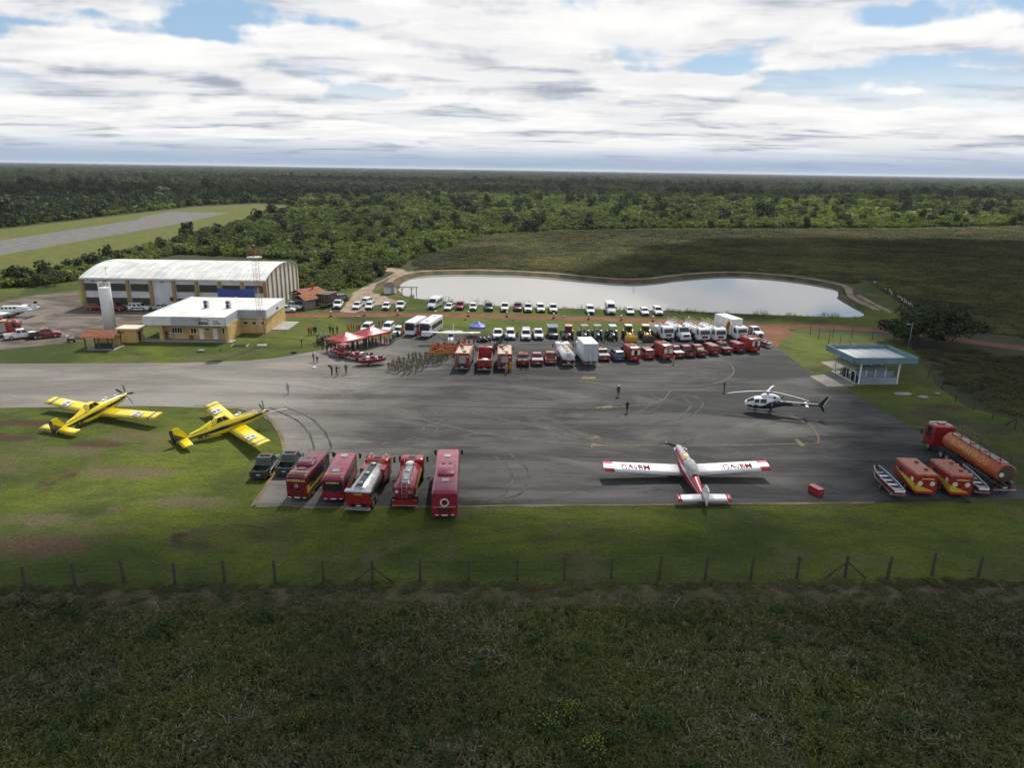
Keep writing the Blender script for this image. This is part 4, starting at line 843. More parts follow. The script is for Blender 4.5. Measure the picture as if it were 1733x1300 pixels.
def car(kind, body, **o):
    key = (kind, body.name, tuple(sorted((k, str(v)) for k, v in o.items())))
    if key in CACHE: return CACHE[key]
    pr = Proto(); mb = MB(); CACHE[key] = pr
    if kind in ('sedan', 'hatch', 'suv'):
        L, W_, bz, rz, hz = {'sedan': (4.4, .87, .92, 1.46, .86), 'hatch': (4.0, .86, .95, 1.5, .88), 'suv': (4.5, .93, 1.08, 1.74, 1.02)}[kind]; x0, x1 = -L/2, L/2; g = .2 if kind != 'suv' else .26; tr = {'sedan': .88, 'hatch': .95, 'suv': 1.05}[kind]
        hull(mb, [(x0, W_*.84, g+.14, tr-.10, .08, .10), (x0+.12, W_*.94, g+.04, tr, .08, .12), (x0+.7, W_, g, bz, .08, .13), (-.2, W_, g, bz, .08, .13), (x1-1.25, W_, g, bz-.02, .08, .14), (x1-.45, W_*.97, g, hz-.08, .08, .16), (x1-.1, W_*.90, g+.04, hz-.2, .08, .16), (x1, W_*.80, g+.12, hz-.30, .08, .12)])
        bx = {'sedan': (x0+.62, x1-1.15), 'hatch': (x0+.10, x1-1.05), 'suv': (x0+.06, x1-1.2)}[kind]; tx = {'sedan': (x0+1.25, x1-2.0), 'hatch': (x0+.5, x1-1.75), 'suv': (x0+.38, x1-1.85)}[kind]
        cabin(pr, mb, (*bx, W_-.06, bz-.05), (*tx, W_-.22, rz), (0, .5, 1.0) if kind != 'suv' else (0, .27, .62, 1.0))
        wr = .32 if kind != 'suv' else .37; wx = L*.31
    else:   # pickup
        L, W_, bz, rz = 5.2, .93, 1.10, 1.78; x0, x1, g = -2.6, 2.6, .34; wr, wx = .39, 1.58
        hull(mb, [(x0+2.0, W_, g, bz, .08, .1), (.3, W_, g, bz, .08, .12), (x1-1.3, W_, g, bz-.01, .08, .14), (x1-.4, W_*.97, g, 1.03, .08, .16), (x1-.08, W_*.90, g+.05, .92, .08, .14), (x1, W_*.82, g+.12, .82, .08, .1)])
        cabin(pr, mb, (x0+1.75, x1-1.25, W_-.05, bz-.05), (x0+2.0, x1-1.95, W_-.2, rz), (.02, .48, 1.0))
        bd = MB()                                                               # open load bed
        for s in (-1, 1): bd.box(x0+.04, x0+2.0, s*W_-(.10 if s > 0 else 0), s*W_+(.10 if s < 0 else 0), g+.12, bz)
        bd.box(x0+.04, x0+2.0, -W_+.1, W_-.1, g+.12, .66)
        bi = pr.add('load_bed', bd, body if o.get('bed') is None else o['bed'])
        pr.add('tailgate', MB().box(x0, x0+.08, -W_+.02, W_-.02, g+.22, bz-.02), body)
        cv = o.get('cover')
        if cv == 'flat': pr.add('bed_cover', MB().box(x0+.06, x0+1.98, -W_+.06, W_-.06, bz, bz+.05), o.get('cvm', m_dark))
        elif cv == 'topper':
            tp = MB(); tp.hexa([(x0+.05, -W_+.02, bz), (x0+1.86, -W_+.02, bz), (x0+1.86, W_-.02, bz), (x0+.05, W_-.02, bz)], [(x0+.22, -W_+.2, rz+.05), (x0+1.98, -W_+.2, rz+.05), (x0+1.98, W_-.2, rz+.05), (x0+.22, W_-.2, rz+.05)]); ti = pr.add('canopy_top', tp, o.get('cvm', body))
            pr.add('rear_hatch', MB().slab([(x0+.05, W_-.02, bz), (x0+.05, -W_+.02, bz), (x0+.22, -W_+.2, rz+.05), (x0+.22, W_-.2, rz+.05)], .12, .88, .25, .85), m_glass)
        elif cv == 'gear': [pr.add('equipment', MB().box(x0+.2+.55*k, x0+.65+.55*k, -.7+.2*(k % 2), .5+.2*(k % 2), .66, 1.25+.12*k), [m_dark, m_grey, p_ochre][k]) for k in range(3)]
        elif cv == 'frame':
            fm_ = MB()
            for x in (x0+.1, x0+1.9):
                for s in (-1, 1): fm_.tube((x, s*.85, bz), (x, s*.85, 1.95), .04, n=6)
                fm_.tube((x, -.85, 1.95), (x, .85, 1.95), .04, n=6)
            for s in (-1, 1): fm_.tube((x0+.1, s*.85, 1.95), (x0+1.9, s*.85, 1.95), .04, n=6)
            pr.add('roll_bar', fm_, m_dark)
    pr.p.insert(0, ('body', mb.mesh('body', body), None, None, None))
    pr.p[:] = [(n_, m_, (p_+1 if p_ is not None else None) if i else None, l_, r_) for i, (n_, m_, p_, l_, r_) in enumerate(pr.p)]
    for x in (-wx, wx):
        for s in (-1, 1): wheel(pr, x, s*(W_-.09), wr)
    lights(pr, x1-.05, x0, W_*.9, .68 if kind != 'pickup' else .82, .8 if kind != 'pickup' else .9)
    pr.add('grille', MB().box(x1-.06, x1+.02, -.42, .42, .48, .62 if kind == 'sedan' else .78), m_dark); pr.add('front_bumper', MB().box(x1-.2, x1+.05, -W_*.86, W_*.86, .3, .45), m_dark if o.get('dark_bumper', True) else body)
    pr.add('rear_bumper', MB().box(x0-.06, x0+.1, -W_*.88, W_*.88, .32, .5), m_dark if kind == 'pickup' else body)
    for s in (-1, 1): pr.add('mirror', MB().box(x1-1.75, x1-1.6, s*(W_+.08)-.08, s*(W_+.08)+.08, 1.0, 1.18), body)
    if o.get('bar'):
        top = rz+.03
        for k, mt in enumerate((m_tail, p_dkblue)): pr.add('light_bar', MB().box(.0, .28, -.55+.56*k, -.02+.56*k, top, top+.12), mt if o['bar'] == 'police' else (m_tail if k == 0 else M('amber', (.6, .25, .03), .3)))
    if o.get('stripe'):
        for s in (-1, 1): pr.add('stripe', MB().box(-1.4, 1.4, s*W_-.006, s*W_+.006, .62, .86), o['stripe'])
    if o.get('rails'):
        for s in (-1, 1): pr.add('roof_rail', MB().tube((-1.2, s*.6, rz+.06), (.3, s*.6, rz+.06), .03, n=5), m_dark)
    return pr
def van(body, L=5.9, H_=2.6, W_=1.0, wine=None, stripe=None, amb=False, roofbar=False):
    key = ('van', body.name, L, H_, str(stripe), amb)
    if key in CACHE: return CACHE[key]
    pr = Proto(); CACHE[key] = pr; x0, x1 = -L/2, L/2; mb = MB()
    hull(mb, [(x0, W_*.95, .42, H_-.12, .1, .16), (x0+.15, W_, .36, H_, .1, .2), (x1-2.1, W_, .36, H_, .1, .22), (x1-1.7, W_, .36, H_-.12, .1, .24), (x1-.95, W_*.98, .36, 1.45, .1, .26), (x1-.3, W_*.92, .36, 1.12, .1, .2), (x1, W_*.82, .42, .9, .1, .12)])
    pr.add('body', mb, body)
    pr.add('windshield', MB().slab([(x1-.98, -W_*.9, 1.48), (x1-.98, W_*.9, 1.48), (x1-1.72, W_*.84, H_-.18), (x1-1.72, -W_*.84, H_-.18)], .03, .97, .04, .9, .05), m_glass)
    for s in (-1, 1):
        y = s*(W_+.004); q = lambda a, b: [(a, y, 1.3), (b, y, 1.3), (b, y, 2.05), (a, y, 2.05)] if s < 0 else [(b, y, 1.3), (a, y, 1.3), (a, y, 2.05), (b, y, 2.05)]
        pr.add('side_window', MB().slab(q(x1-2.0, x1-1.2), 0, 1, 0, .85), m_glass)
        if not amb:
            for k in range(3): pr.add('side_window', MB().slab(q(x0+.35+k*1.15, x0+1.4+k*1.15)), m_glass)
        pr.add('mirror', MB().box(x1-1.35, x1-1.15, y+s*.02-.02, y+s*.26+.02, 1.35, 1.75) if s > 0 else MB().box(x1-1.35, x1-1.15, y-.28, y, 1.35, 1.75), m_dark)
        if stripe: pr.add('stripe', MB().hexa([(x0+.5, y-.006, .7), (x0+1.5, y-.006, .7), (x0+1.5, y+.006, .7), (x0+.5, y+.006, .7)], [(x0+1.5, y-.006, H_-.3), (x0+2.2, y-.006, H_-.3), (x0+2.2, y+.006, H_-.3), (x0+1.5, y+.006, H_-.3)]), stripe)
    q = [(x0-.004, W_*.9, 1.35), (x0-.004, -W_*.9, 1.35), (x0-.004, -W_*.9, 2.15), (x0-.004, W_*.9, 2.15)]
    for a, b in ((.06, .47), (.53, .94)): pr.add('rear_window', MB().slab(q, a, b), m_glass if not amb else m_emb if (a+b) else m_glass)
    if amb: pr.add('rear_window', MB().slab(q, .34, .66), m_glass); pr.add('lettering_band', MB().box(x0-.02, x0+.02, -.7, .7, H_-.42, H_-.26), m_yl)
    lights(pr, x1-.1, x0, W_*.95, .85, 1.05, .3, .26); pr.add('grille', MB().box(x1-.06, x1+.02, -.45, .45, .5, .78), m_dark); pr.add('front_bumper', MB().box(x1-.25, x1+.07, -W_*.9, W_*.9, .3, .5), m_dark)
    pr.add('roof_vent', MB().box(-1.2, -.2, -.45, .45, H_-.01, H_+.14), body if not amb else m_dark)
    if amb: [pr.add('roof_light', MB().box(x1-2.1, x1-1.9, s*.5-.3, s*.5+.3, H_-.03, H_+.1), m_tail) for s in (-1, 1)]
    for x in (-L*.3, L*.31):
        for s in (-1, 1): wheel(pr, x, s*(W_-.12), .37)
    return pr
def bus(body, L, W_, H_, nwin=6, ac=True, stripe=None, letters=None, emblem=False, front_low=None, hatches=1, rear_win=False, band=None):
    pr = Proto(); x0, x1 = -L/2, L/2; mb = MB()
    hull(mb, [(x0, W_*.95, .5, H_-.22, .12, .22), (x0+.12, W_, .4, H_-.04, .12, .28), (x0+.5, W_, .38, H_, .12, .26), (x1-.7, W_, .38, H_, .12, .26), (x1-.45, W_*.99, .38, H_-.04, .12, .28)]); fx = lambda z: x1+.02-.11*(z-.45)
    mb.loft([rr(x1-.45, W_*.99, .38, H_-.04, .12, .28), [(fx(p[2]), p[1], p[2]) for p in rr(0, W_*.94, .45, H_-.16, .12, .26)]])
    pr.add('body', mb, body)
    pr.add('windshield', MB().slab([(fx(1.2), -W_*.88, 1.2), (fx(1.2), W_*.88, 1.2), (fx(H_-.32), W_*.84, H_-.32), (fx(H_-.32), -W_*.84, H_-.32)], 0, 1, 0, 1, .015), m_glass)
    z0, z1 = H_*.47, H_*.83; wl = (L-2.1)/nwin
    for s in (-1, 1):
        y = s*(W_+.002)
        for k in range(nwin):
            a, b = x0+.7+k*wl, x0+.7+(k+1)*wl-.05; q = [(a, y, z0), (b, y, z0), (b, y*.985, z1), (a, y*.985, z1)]; pr.add('side_window', MB().slab(q if s < 0 else [q[1], q[0], q[3], q[2]]), m_glass)
        q = [(x1-1.3, y, .55), (x1-.45, y, .55), (x1-.45, y, z1), (x1-1.3, y, z1)]; pr.add('door', MB().slab(q if s < 0 else [q[1], q[0], q[3], q[2]], off=.014), m_glass if s < 0 else body)
        if stripe is not None: pr.add('stripe', MB().hexa([(x0+.1, y-.008, 1.0), (x0+4.6, y-.008, 1.05), (x0+4.6, y+.008, 1.05), (x0+.1, y+.008, 1.0)], [(x0+.1, y-.008, 1.75), (x0+4.6, y-.008, 1.45), (x0+4.6, y+.008, 1.45), (x0+.1, y+.008, 1.75)]), stripe)
        if band is not None: pr.add('stripe', MB().box(x0+.4, x1-.5, y-.008, y+.008, .75, 1.25), band)
        mi = pr.add('mirror_arm', MB().tube((x1-.15, s*W_*.95, H_-.3), (x1+.35, s*(W_+.22), H_-.45), .035, n=6), m_dark); pr.add('mirror', MB().box(x1+.28, x1+.4, s*(W_+.22)-.12, s*(W_+.22)+.12, H_-1.0, H_-.42), m_dark, mi)
        for x in (-L*.27, L*.29): wheel(pr, x, s*(W_-.16), .5 if L > 9 else .42, .3)
        pr.add('tail_light', MB().box(x0-.015, x0+.05, s*W_*.8-.1, s*W_*.8+.1, .85, 1.35), m_tail); pr.add('headlight', MB().box(x1-.1, x1+.015, s*W_*.68-.2, s*W_*.68+.2, .62, .82), m_head); pr.add('fog_light', MB().box(x0-.02, x0+.05, s*.75-.14, s*.75+.14, .52, .6), m_head)
    pr.add('number_plate', MB().box(x0-.02, x0+.03, -.28, .28, .48, .6), m_plate); pr.add('front_bumper', MB().box(x1-.3, x1+.04, -W_*.9, W_*.9, .38, .6), body if front_low is None else front_low)
    if rear_win: pr.add('rear_window', MB().slab([(x0-.002, W_*.88, H_*.50), (x0-.002, -W_*.88, H_*.50), (x0+.02, -W_*.84, H_*.86), (x0+.02, W_*.84, H_*.86)], off=.02), m_glass)
    else: pr.add('rear_panel', MB().box(x0-.012, x0+.05, -W_*.62, W_*.62, .75, 1.35), m_wine_dark)
    if ac:
        a = MB(); hull(a, [(x0+L*.32, .78, H_-.05, H_+.12, .04, .08), (x0+L*.34, .85, H_-.05, H_+.24, .04, .1), (x0+L*.53, .85, H_-.05, H_+.24, .04, .1), (x0+L*.56, .75, H_-.05, H_+.1, .04, .06)]); i = pr.add('air_conditioner', a, body)
        for s in (-1, 1): pr.add('fan', MB().lathe([(.18, H_+.23), (.18, H_+.26)], 'z', 10, (x0+L*.56+.5, s*.35, -.22)), m_dark, i)
    for k in range(int(L/1.3)): pr.add('roof_seam', MB().box(x0+.7+k*1.3, x0+.72+k*1.3, -W_*.74, W_*.74, H_-.01, H_+.006), m_wine_dark if body.name != 'vehicle_white' else m_grey)
    pr.add('rear_seam', MB().box(x0-.006, x0+.02, -W_*.8, W_*.8, H_*.42, H_*.427).box(x0-.006, x0+.02, -W_*.66, -W_*.65, .55, H_*.42).box(x0-.006, x0+.02, W_*.65, W_*.66, .55, H_*.42), m_dark)
    for k in range(hatches): pr.add('roof_hatch', MB().box(x0+L*(.2+.55*k), x0+L*(.2+.55*k)+.7, -.35, .35, H_-.02, H_+.06), m_grey if k or hatches > 1 else body)
    if letters:
        for (txt, sz, z) in letters: pr.add('lettering', facing(text_mesh(txt, sz, m_yl, .008, .01), (0, -1, 0), (0, 0, 1), (x0-.012, 0, z)), None)
        if emblem != 'big': pr.add('lettering', facing(text_mesh('BOMBEIROS', .34, m_yl, .006, .006), (0, -1, 0), (1, 0, 0), (x0+1.0, 0, H_+.005)), None)
    if emblem: r_ = .42 if emblem == 'big' else .17; i = pr.add('emblem', MB().lathe([(r_, x0-.02), (r_, x0+.02)], 'x', 20, (0, 0, H_*.62)), m_emb); pr.add('emblem_ring', MB().lathe([(r_*.7, x0-.026), (r_*.7, x0-.01)], 'x', 16, (0, 0, H_*.62)), m_wine_dark, i)
    if emblem == 'big': pr.add('trim_strip', MB().box(x0-.02, x0+.03, -W_*.88, W_*.88, H_*.45, H_*.48), m_steel)
    return pr
def cab(pr, body, x0, W_=1.2, top=2.85, L=1.9, bottom=.75, nose=False):
    x1 = x0+L; mb = MB()
    if nose:
        hull(mb, [(x0, W_*.92, bottom, top-.1, .08, .14), (x0+.1, W_*.95, bottom, top, .08, .18), (x0+1.05, W_*.95, bottom, top, .08, .2), (x0+1.3, W_*.93, bottom, top-.25, .08, .2), (x0+1.65, W_*.92, bottom, 1.75, .08, .18), (x1+.6, W_*.85, bottom-.15, 1.5, .08, .2), (x1+.75, W_*.75, bottom-.1, 1.2, .08, .15)]); xw0, xw1, zb = x0+1.34, x0+1.68, 1.78; xf = x1+.75
    else:
        hull(mb, [(x0, W_*.95, bottom, top-.1, .08, .14), (x0+.1, W_, bottom, top, .08, .18), (x0+L*.72, W_, bottom-.2, top, .08, .2), (x1-.12, W_*.98, bottom-.25, top-.28, .08, .22), (x1, W_*.95, bottom-.25, 1.62, .08, .2), (x1+.02, W_*.9, bottom-.2, 1.45, .08, .18)]); xw0, xw1, zb = x1-.14, x1+.03, 1.66; xf = x1
    pr.add('cab', mb, body)
    pr.add('windshield', MB().slab([(xw1, -W_*.88, zb), (xw1, W_*.88, zb), (xw0-.02, W_*.84, top-.32), (xw0-.02, -W_*.84, top-.32)], .02, .98, .0, 1, .035), m_glass)
    for s in (-1, 1):
        y = s*W_*(1.002 if not nose else .955); q = [(x0+.65, y, 1.65), (x0+L*.7 if not nose else x0+1.25, y, 1.65), (x0+L*.64 if not nose else x0+1.05, y, top-.3), (x0+.65, y, top-.3)]; pr.add('side_window', MB().slab(q if s < 0 else [q[1], q[0], q[3], q[2]]), m_glass)
        i = pr.add('mirror_arm', MB().tube((xw0-.1, s*W_*.95, 2.1), (xw0+.1, s*(W_+.25), 2.1), .025, n=5), m_dark); pr.add('mirror', MB().box(xw0+.05, xw0+.15, s*(W_+.27)-.1, s*(W_+.27)+.1, 1.65, 2.3), m_dark, i)
        pr.add('headlight', MB().box(xf-.12, xf+.03, s*W_*.7-.18, s*W_*.7+.18, .72, .92), m_head)
    pr.add('grille', MB().box(xf-.12, xf+.025, -W_*.5, W_*.5, .95, 1.4), m_dark); pr.add('front_bumper', MB().box(xf-.3, xf+.08, -W_*.95, W_*.95, .42, .72), m_dark if not nose else body); pr.add('number_plate', MB().box(xf+.07, xf+.1, -.2, .2, .5, .62), m_plate)
def chassis(pr, x0, x1, axles, W_=1.2):
    pr.add('chassis', MB().box(x0, x1, -.5, -.3, .6, .85).box(x0, x1, .3, .5, .6, .85).box(x0, x0+.12, -.5, .5, .6, .8), m_dark)
    for x in axles:
        for s in (-1, 1): wheel(pr, x, s*(W_-.2), .5, .34 if x != max(axles) else .28, m_rim, x != max(axles))
def rear_gear(pr, x0, W_, bar=m_steel):
    pr.add('underrun_bar', MB().box(x0-.05, x0+.05, -W_*.95, W_*.95, .42, .56), bar)
    for s in (-1, 1): pr.add('tail_light', MB().box(x0-.03, x0+.06, s*W_*.75-.18, s*W_*.75+.18, .68, .84), m_tail); pr.add('mudguard', MB().box(x0+.3, x0+1.9, s*(W_-.2)-.2, s*(W_-.2)+.2, 1.06, 1.12), m_dark)
    pr.add('number_plate', MB().box(x0-.03, x0+.03, -.22, .22, .66, .78), m_plate)
def ladder(pr, x, y0, y1, z0, z1, mt=m_steel, dx=0.0):
    l = MB()
    for y in (y0, y1): l.tube((x, y, z0), (x+dx, y, z1), .03, n=5)
    n = max(3, int((z1-z0)/.3))
    for k in range(n+1): l.tube((x+dx*k/n, y0, z0+(z1-z0)*k/n), (x+dx*k/n, y1, z0+(z1-z0)*k/n), .02, n=5)
    pr.add('ladder', l, mt)
def truck(kind, body, L=7.6, **o):
    key = ('truck', kind, body.name, L, tuple(sorted((k, str(v)) for k, v in o.items())))
    if key in CACHE: return CACHE[key]
    pr = Proto(); CACHE[key] = pr; x0, x1 = -L/2, L/2; nose = o.get('nose', False); cabx = x1-1.9-(.75 if nose else 0); W_ = 1.22; cl = x0+.1
    cab(pr, body, cabx, nose=nose, top=o.get('top', 2.85)); chassis(pr, x0, cabx+1.0, [x0+1.1, x0+2.35, x1-1.2] if L > 7.9 else [x0+1.5, x1-1.2]); rear_gear(pr, x0, W_)
    b1 = cabx-.15
    if kind == 'box':
        bm_ = o.get('box', body); H_ = o.get('h', 3.6); W2 = 1.28
        i = pr.add('cargo_box', MB().box(cl, b1, -W2, W2, .95, H_), bm_)
        pr.add('edge_trim', MB().box(cl-.02, cl+.08, -W2-.02, W2+.02, H_-.1, H_+.03).box(cl-.02, b1+.02, -W2-.02, -W2+.06, H_-.06, H_+.03).box(cl-.02, b1+.02, W2-.06, W2+.02, H_-.06, H_+.03).box(cl-.02, b1+.02, -W2-.02, W2+.02, .86, .97), o.get('trim', m_steel), i)
        for s in (-1, 1):
            d = pr.add('rear_door', MB().box(cl-.03, cl+.02, s*W2*.5-W2*.46, s*W2*.5+W2*.46, 1.05, H_-.16), o.get('door', bm_), i); pr.add('door_bar', MB().tube((cl-.05, s*.35, 1.05), (cl-.05, s*.35, H_-.2), .025, n=5), m_steel, i)
        for k, mt in enumerate(o.get('art', ())):
            for s in (-1, 1): pr.add('side_print', MB().hexa([(b1-2.4+k*.5, s*W2-.008, 1.1), (b1-1.4+k*.45, s*W2-.008, 1.1), (b1-1.4+k*.45, s*W2+.008+.003*k, 1.1), (b1-2.4+k*.5, s*W2+.008+.003*k, 1.1)], [(b1-1.3+k*.3, s*W2-.008, H_-.25-.3*k), (b1-.5+k*.12, s*W2-.008, H_-.5-.3*k), (b1-.5+k*.12, s*W2+.008+.003*k, H_-.5-.3*k), (b1-1.3+k*.3, s*W2+.008+.003*k, H_-.25-.3*k)]), mt)
    elif kind == 'tank':
        tm = o.get('tank', body); zc, ry, rz = 1.78, 1.12, .82; rings = []
        for x, k in ((cl, .55), (cl+.06, .85), (cl+.25, 1), (b1-.25, 1), (b1-.06, .85), (b1, .55)): rings.append([(x, ry*k*math.cos(a), zc+rz*k*math.sin(a)) for a in [2*math.pi*j/28 for j in range(28)]])
        i = pr.add('tank', MB().loft(rings), tm); pr.add('tank_cradle', MB().box(cl+.2, b1-.2, -.8, .8, .84, 1.1), m_dark)
        pr.add('walkway', MB().box(cl+.3, b1-.3, -.32, .32, zc+rz-.03, zc+rz+.05), o.get('walk', m_grey), i)
        for k in range(3): pr.add('manhole', MB().lathe([(.26, zc+rz+.04), (.26, zc+rz+.17), (.1, zc+rz+.2)], 'z', 14, (cl+.9+k*(b1-cl-1.8)/2, 0, 0)), m_steel, i)
        if o.get('rails'):
            r_ = MB(); zt = zc+rz
            for s in (-1, 1):
                for k in range(5): x = cl+.5+k*(b1-cl-1)/4; r_.tube((x, s*.62, zt-.15), (x, s*.62, zt+.85), .03, n=5)
                for z in (zt+.45, zt+.85): r_.tube((cl+.5, s*.62, z), (b1-.5, s*.62, z), .03, n=5)
            pr.add('railing', r_, o['rails'])
        ladder(pr, cl-.08, -.25, .25, .9, zc+rz+.05)
        if o.get('stripe'):
            for s in (-1, 1): pr.add('stripe', MB().loft([[(x, s*(ry+.006)*math.cos(a), zc+(rz+.006)*math.sin(a)) for a in [-.25+.6*j/5 for j in range(6)]] for x in (cl+.3, b1-.3)], False, False), o['stripe'])
        pr.add('rear_valve', MB().tube((cl-.2, .5, 1.2), (cl+.1, .5, 1.2), .14, n=10), m_tail)
    elif kind == 'fire':
        bd = MB(); H_ = o.get('h', 3.0); bd.box(cl, b1, -W_, W_, .85, H_); i = pr.add('equipment_body', bd, body)
        for s in (-1, 1):
            for k in range(3):
                a = cl+.15+k*(b1-cl-.3)/3; b = a+(b1-cl-.3)/3-.12; y = s*(W_+.004); q = [(a, y, 1.0), (b, y, 1.0), (b, y, H_-.3), (a, y, H_-.3)]; pr.add('roller_shutter', MB().slab(q if s < 0 else [q[1], q[0], q[3], q[2]]), m_shut, i)
            pr.add('stripe', MB().box(cl+.1, b1, s*W_-.01, s*W_+.012, H_-.26, H_-.14), m_yst, i)
        pr.add('rear_shutter', MB().box(cl-.03, cl+.02, -.62, .55, 1.35, H_-.35), m_shut, i); pr.add('rear_locker', MB().box(cl-.035, cl+.02, -.7, .6, .88, 1.3), m_dark, i)
        ladder(pr, cl-.07, .75, 1.1, .6, H_)
        pr.add('roof_deck', MB().box(cl+.15, b1-.15, -W_+.18, W_-.18, H_, H_+.04), o.get('deck', M('deck_tan', (.45, .34, .24), .7, var=.25)), i)
        for k in range(3): pr.add('roof_gear', MB().box(cl+.5+k*1.1, cl+1.2+k*1.1, -.55+.3*k, -.1+.3*k, H_+.04, H_+.2), [m_dark, m_steel, m_wood][k], i)
        pr.add('hose_reel', MB().tube((b1-.9, .3, H_+.25), (b1-.9, .9, H_+.25), .2, n=12), m_redp, i)
        pr.add('emblem', MB().lathe([(.15, cl-.03), (.15, cl+.01)], 'x', 14, (0, -.9, H_-.5)), m_emb, i)
    elif kind == 'dump':
        W2 = 1.2; bd = MB(); bd.box(cl, b1, -W2, W2, .95, 1.1); [bd.box(cl, b1, s*W2-.08*(s > 0), s*W2+.08*(s < 0), 1.1, 2.2) for s in (-1, 1)]; bd.box(b1-.1, b1, -W2+.08, W2-.08, 1.1, 2.4)
        i = pr.add('load_box', bd, body); t = pr.add('tailgate', MB().box(cl, cl+.1, -W2+.08, W2-.08, 1.05, 2.0), body, i); pr.add('gate_rail', MB().box(cl-.05, cl+.15, -W2-.02, W2+.02, 2.0, 2.14), M('deck_tan', (.45, .34, .24), .7), i)
        ladder(pr, cl-.05, -.2, .2, .7, 2.0, m_redp); pr.add('water_bladder', MB().lathe([(.3, 1.15), (.75, 1.3), (.8, 1.7), (.5, 1.95), (.1, 2.0)], 'z', 16, (cl+1.3, 0, 0)), m_steel, i); pr.add('cargo_hose', MB().tube((cl+2.6, -.8, 1.3), (cl+2.6, .8, 1.3), .25, n=10), m_bluew, i)
    if o.get('beacon'): [pr.add('beacon', MB().lathe([(.1, 2.63), (.1, 2.85), (.05, 2.9)], 'z', 10, (cabx+1.2, s*.8, 0)), M('beacon_cream', (.7, .6, .45), .3)) for s in (-1, 1)]
    if o.get('roofhatch', True): pr.add('roof_hatch', MB().box(cabx+.5, cabx+1.1, -.35, .35, o.get('top', 2.85)-.02, o.get('top', 2.85)+.09), m_dark)
    if o.get('lbar'): pr.add('light_bar', MB().box(cabx+1.0, cabx+1.3, -.9, .9, 2.84, 3.0), m_tail)
    return pr
m_shut = M('shutter_grey', (.36, .37, .38), .4, metal=.4, var=.15)
def tractor(body, roof=m_white, cabbed=False):
    key = ('tractor', body.name, roof.name, cabbed)
    if key in CACHE: return CACHE[key]
    pr = Proto(); CACHE[key] = pr; mb = MB(); hull(mb, [(-.1, .36, .75, 1.45, .06, .12), (.9, .36, .75, 1.45, .06, .14), (1.75, .32, .78, 1.32, .06, .16), (1.95, .26, .82, 1.15, .06, .1)]); pr.add('hood', mb, body)
    pr.add('grille', MB().box(1.9, 1.97, -.2, .2, .85, 1.1), m_dark); pr.add('chassis', MB().box(-1.5, 1.8, -.25, .25, .5, .8), m_dark)
    for s in (-1, 1):
        wheel(pr, -1.0, s*.82, .78, .5, p_ochre if not cabbed else m_rim); wheel(pr, 1.35, s*.75, .5, .32, p_ochre if not cabbed else m_rim); pr.add('headlight', MB().box(1.75, 1.97, s*.24-.06, s*.24+.06, 1.12, 1.24), m_head)
        pr.add('fender', MB().loft([[(-1.0+.86*math.cos(a), y, .78+.86*math.sin(a)) for a in [.25+2.2*j/8 for j in range(9)]] for y in (s*.58, s*1.0)], False, False), body)
    pr.add('seat', MB().box(-1.1, -.65, -.25, .25, 1.0, 1.15).box(-1.2, -1.08, -.25, .25, 1.1, 1.6), m_dark); pr.add('steering_wheel', MB().tube((-.2, 0, 1.3), (-.42, 0, 1.58), .03, n=6).lathe([(.2, -.02), (.22, 0), (.2, .02)], 'z', 12, (-.43, 0, 1.6)), m_dark)
    if cabbed: pr.add('cab_glass', MB().hexa([(-1.35, -.6, 1.1), (.05, -.6, 1.1), (.05, .6, 1.1), (-1.35, .6, 1.1)], [(-1.25, -.58, 2.5), (-.1, -.58, 2.5), (-.1, .58, 2.5), (-1.25, .58, 2.5)]), m_glass)
    for x, y in ((-1.35, -.62), (-1.35, .62), (.02, -.62), (.02, .62)): pr.add('post', MB().tube((x, y, .95), (x*.95, y, 2.52), .035, n=6), m_dark)
    r_ = MB(); hull(r_, [(-1.5, .6, 2.5, 2.62, .03, .05), (-1.4, .72, 2.5, 2.68, .03, .07), (.1, .72, 2.5, 2.68, .03, .07), (.25, .6, 2.5, 2.6, .03, .05)]); pr.add('canopy_roof', r_, roof); pr.add('exhaust', MB().tube((1.0, .2, 1.4), (1.0, .2, 2.3), .05, n=8), m_dark)
    return pr
def loader(bucket):
    pr = tractor(p_ochre, M('loader_roof', (.60, .52, .36), .6), True); q = Proto(); q.p = list(pr.p)
    for s in (-1, 1): q.add('lift_arm', MB().path([(-.1, s*.55, 1.6), (1.3, s*.55, 1.55), (2.5, s*.55, .75)], .1, 6), p_ochre)
    b = MB(); pf = [(2.5, .2), (3.3, .15), (3.35, .2), (2.75, .35), (2.62, .75), (2.75, 1.15), (2.65, 1.2), (2.45, .8)]; b.loft([[(x, y, z) for x, z in pf] for y in (-1.15, 1.15)]); q.add('bucket', b, bucket)
    q.add('bucket_plate', MB().box(3.2, 3.3, -1.15, 1.15, .14, .95), bucket)
    q.add('backhoe_boom', MB().path([(-1.6, 0, 1.0), (-2.2, 0, 2.2), (-2.7, 0, 1.2), (-2.5, 0, .6)], .12, 6), p_ochre); return q
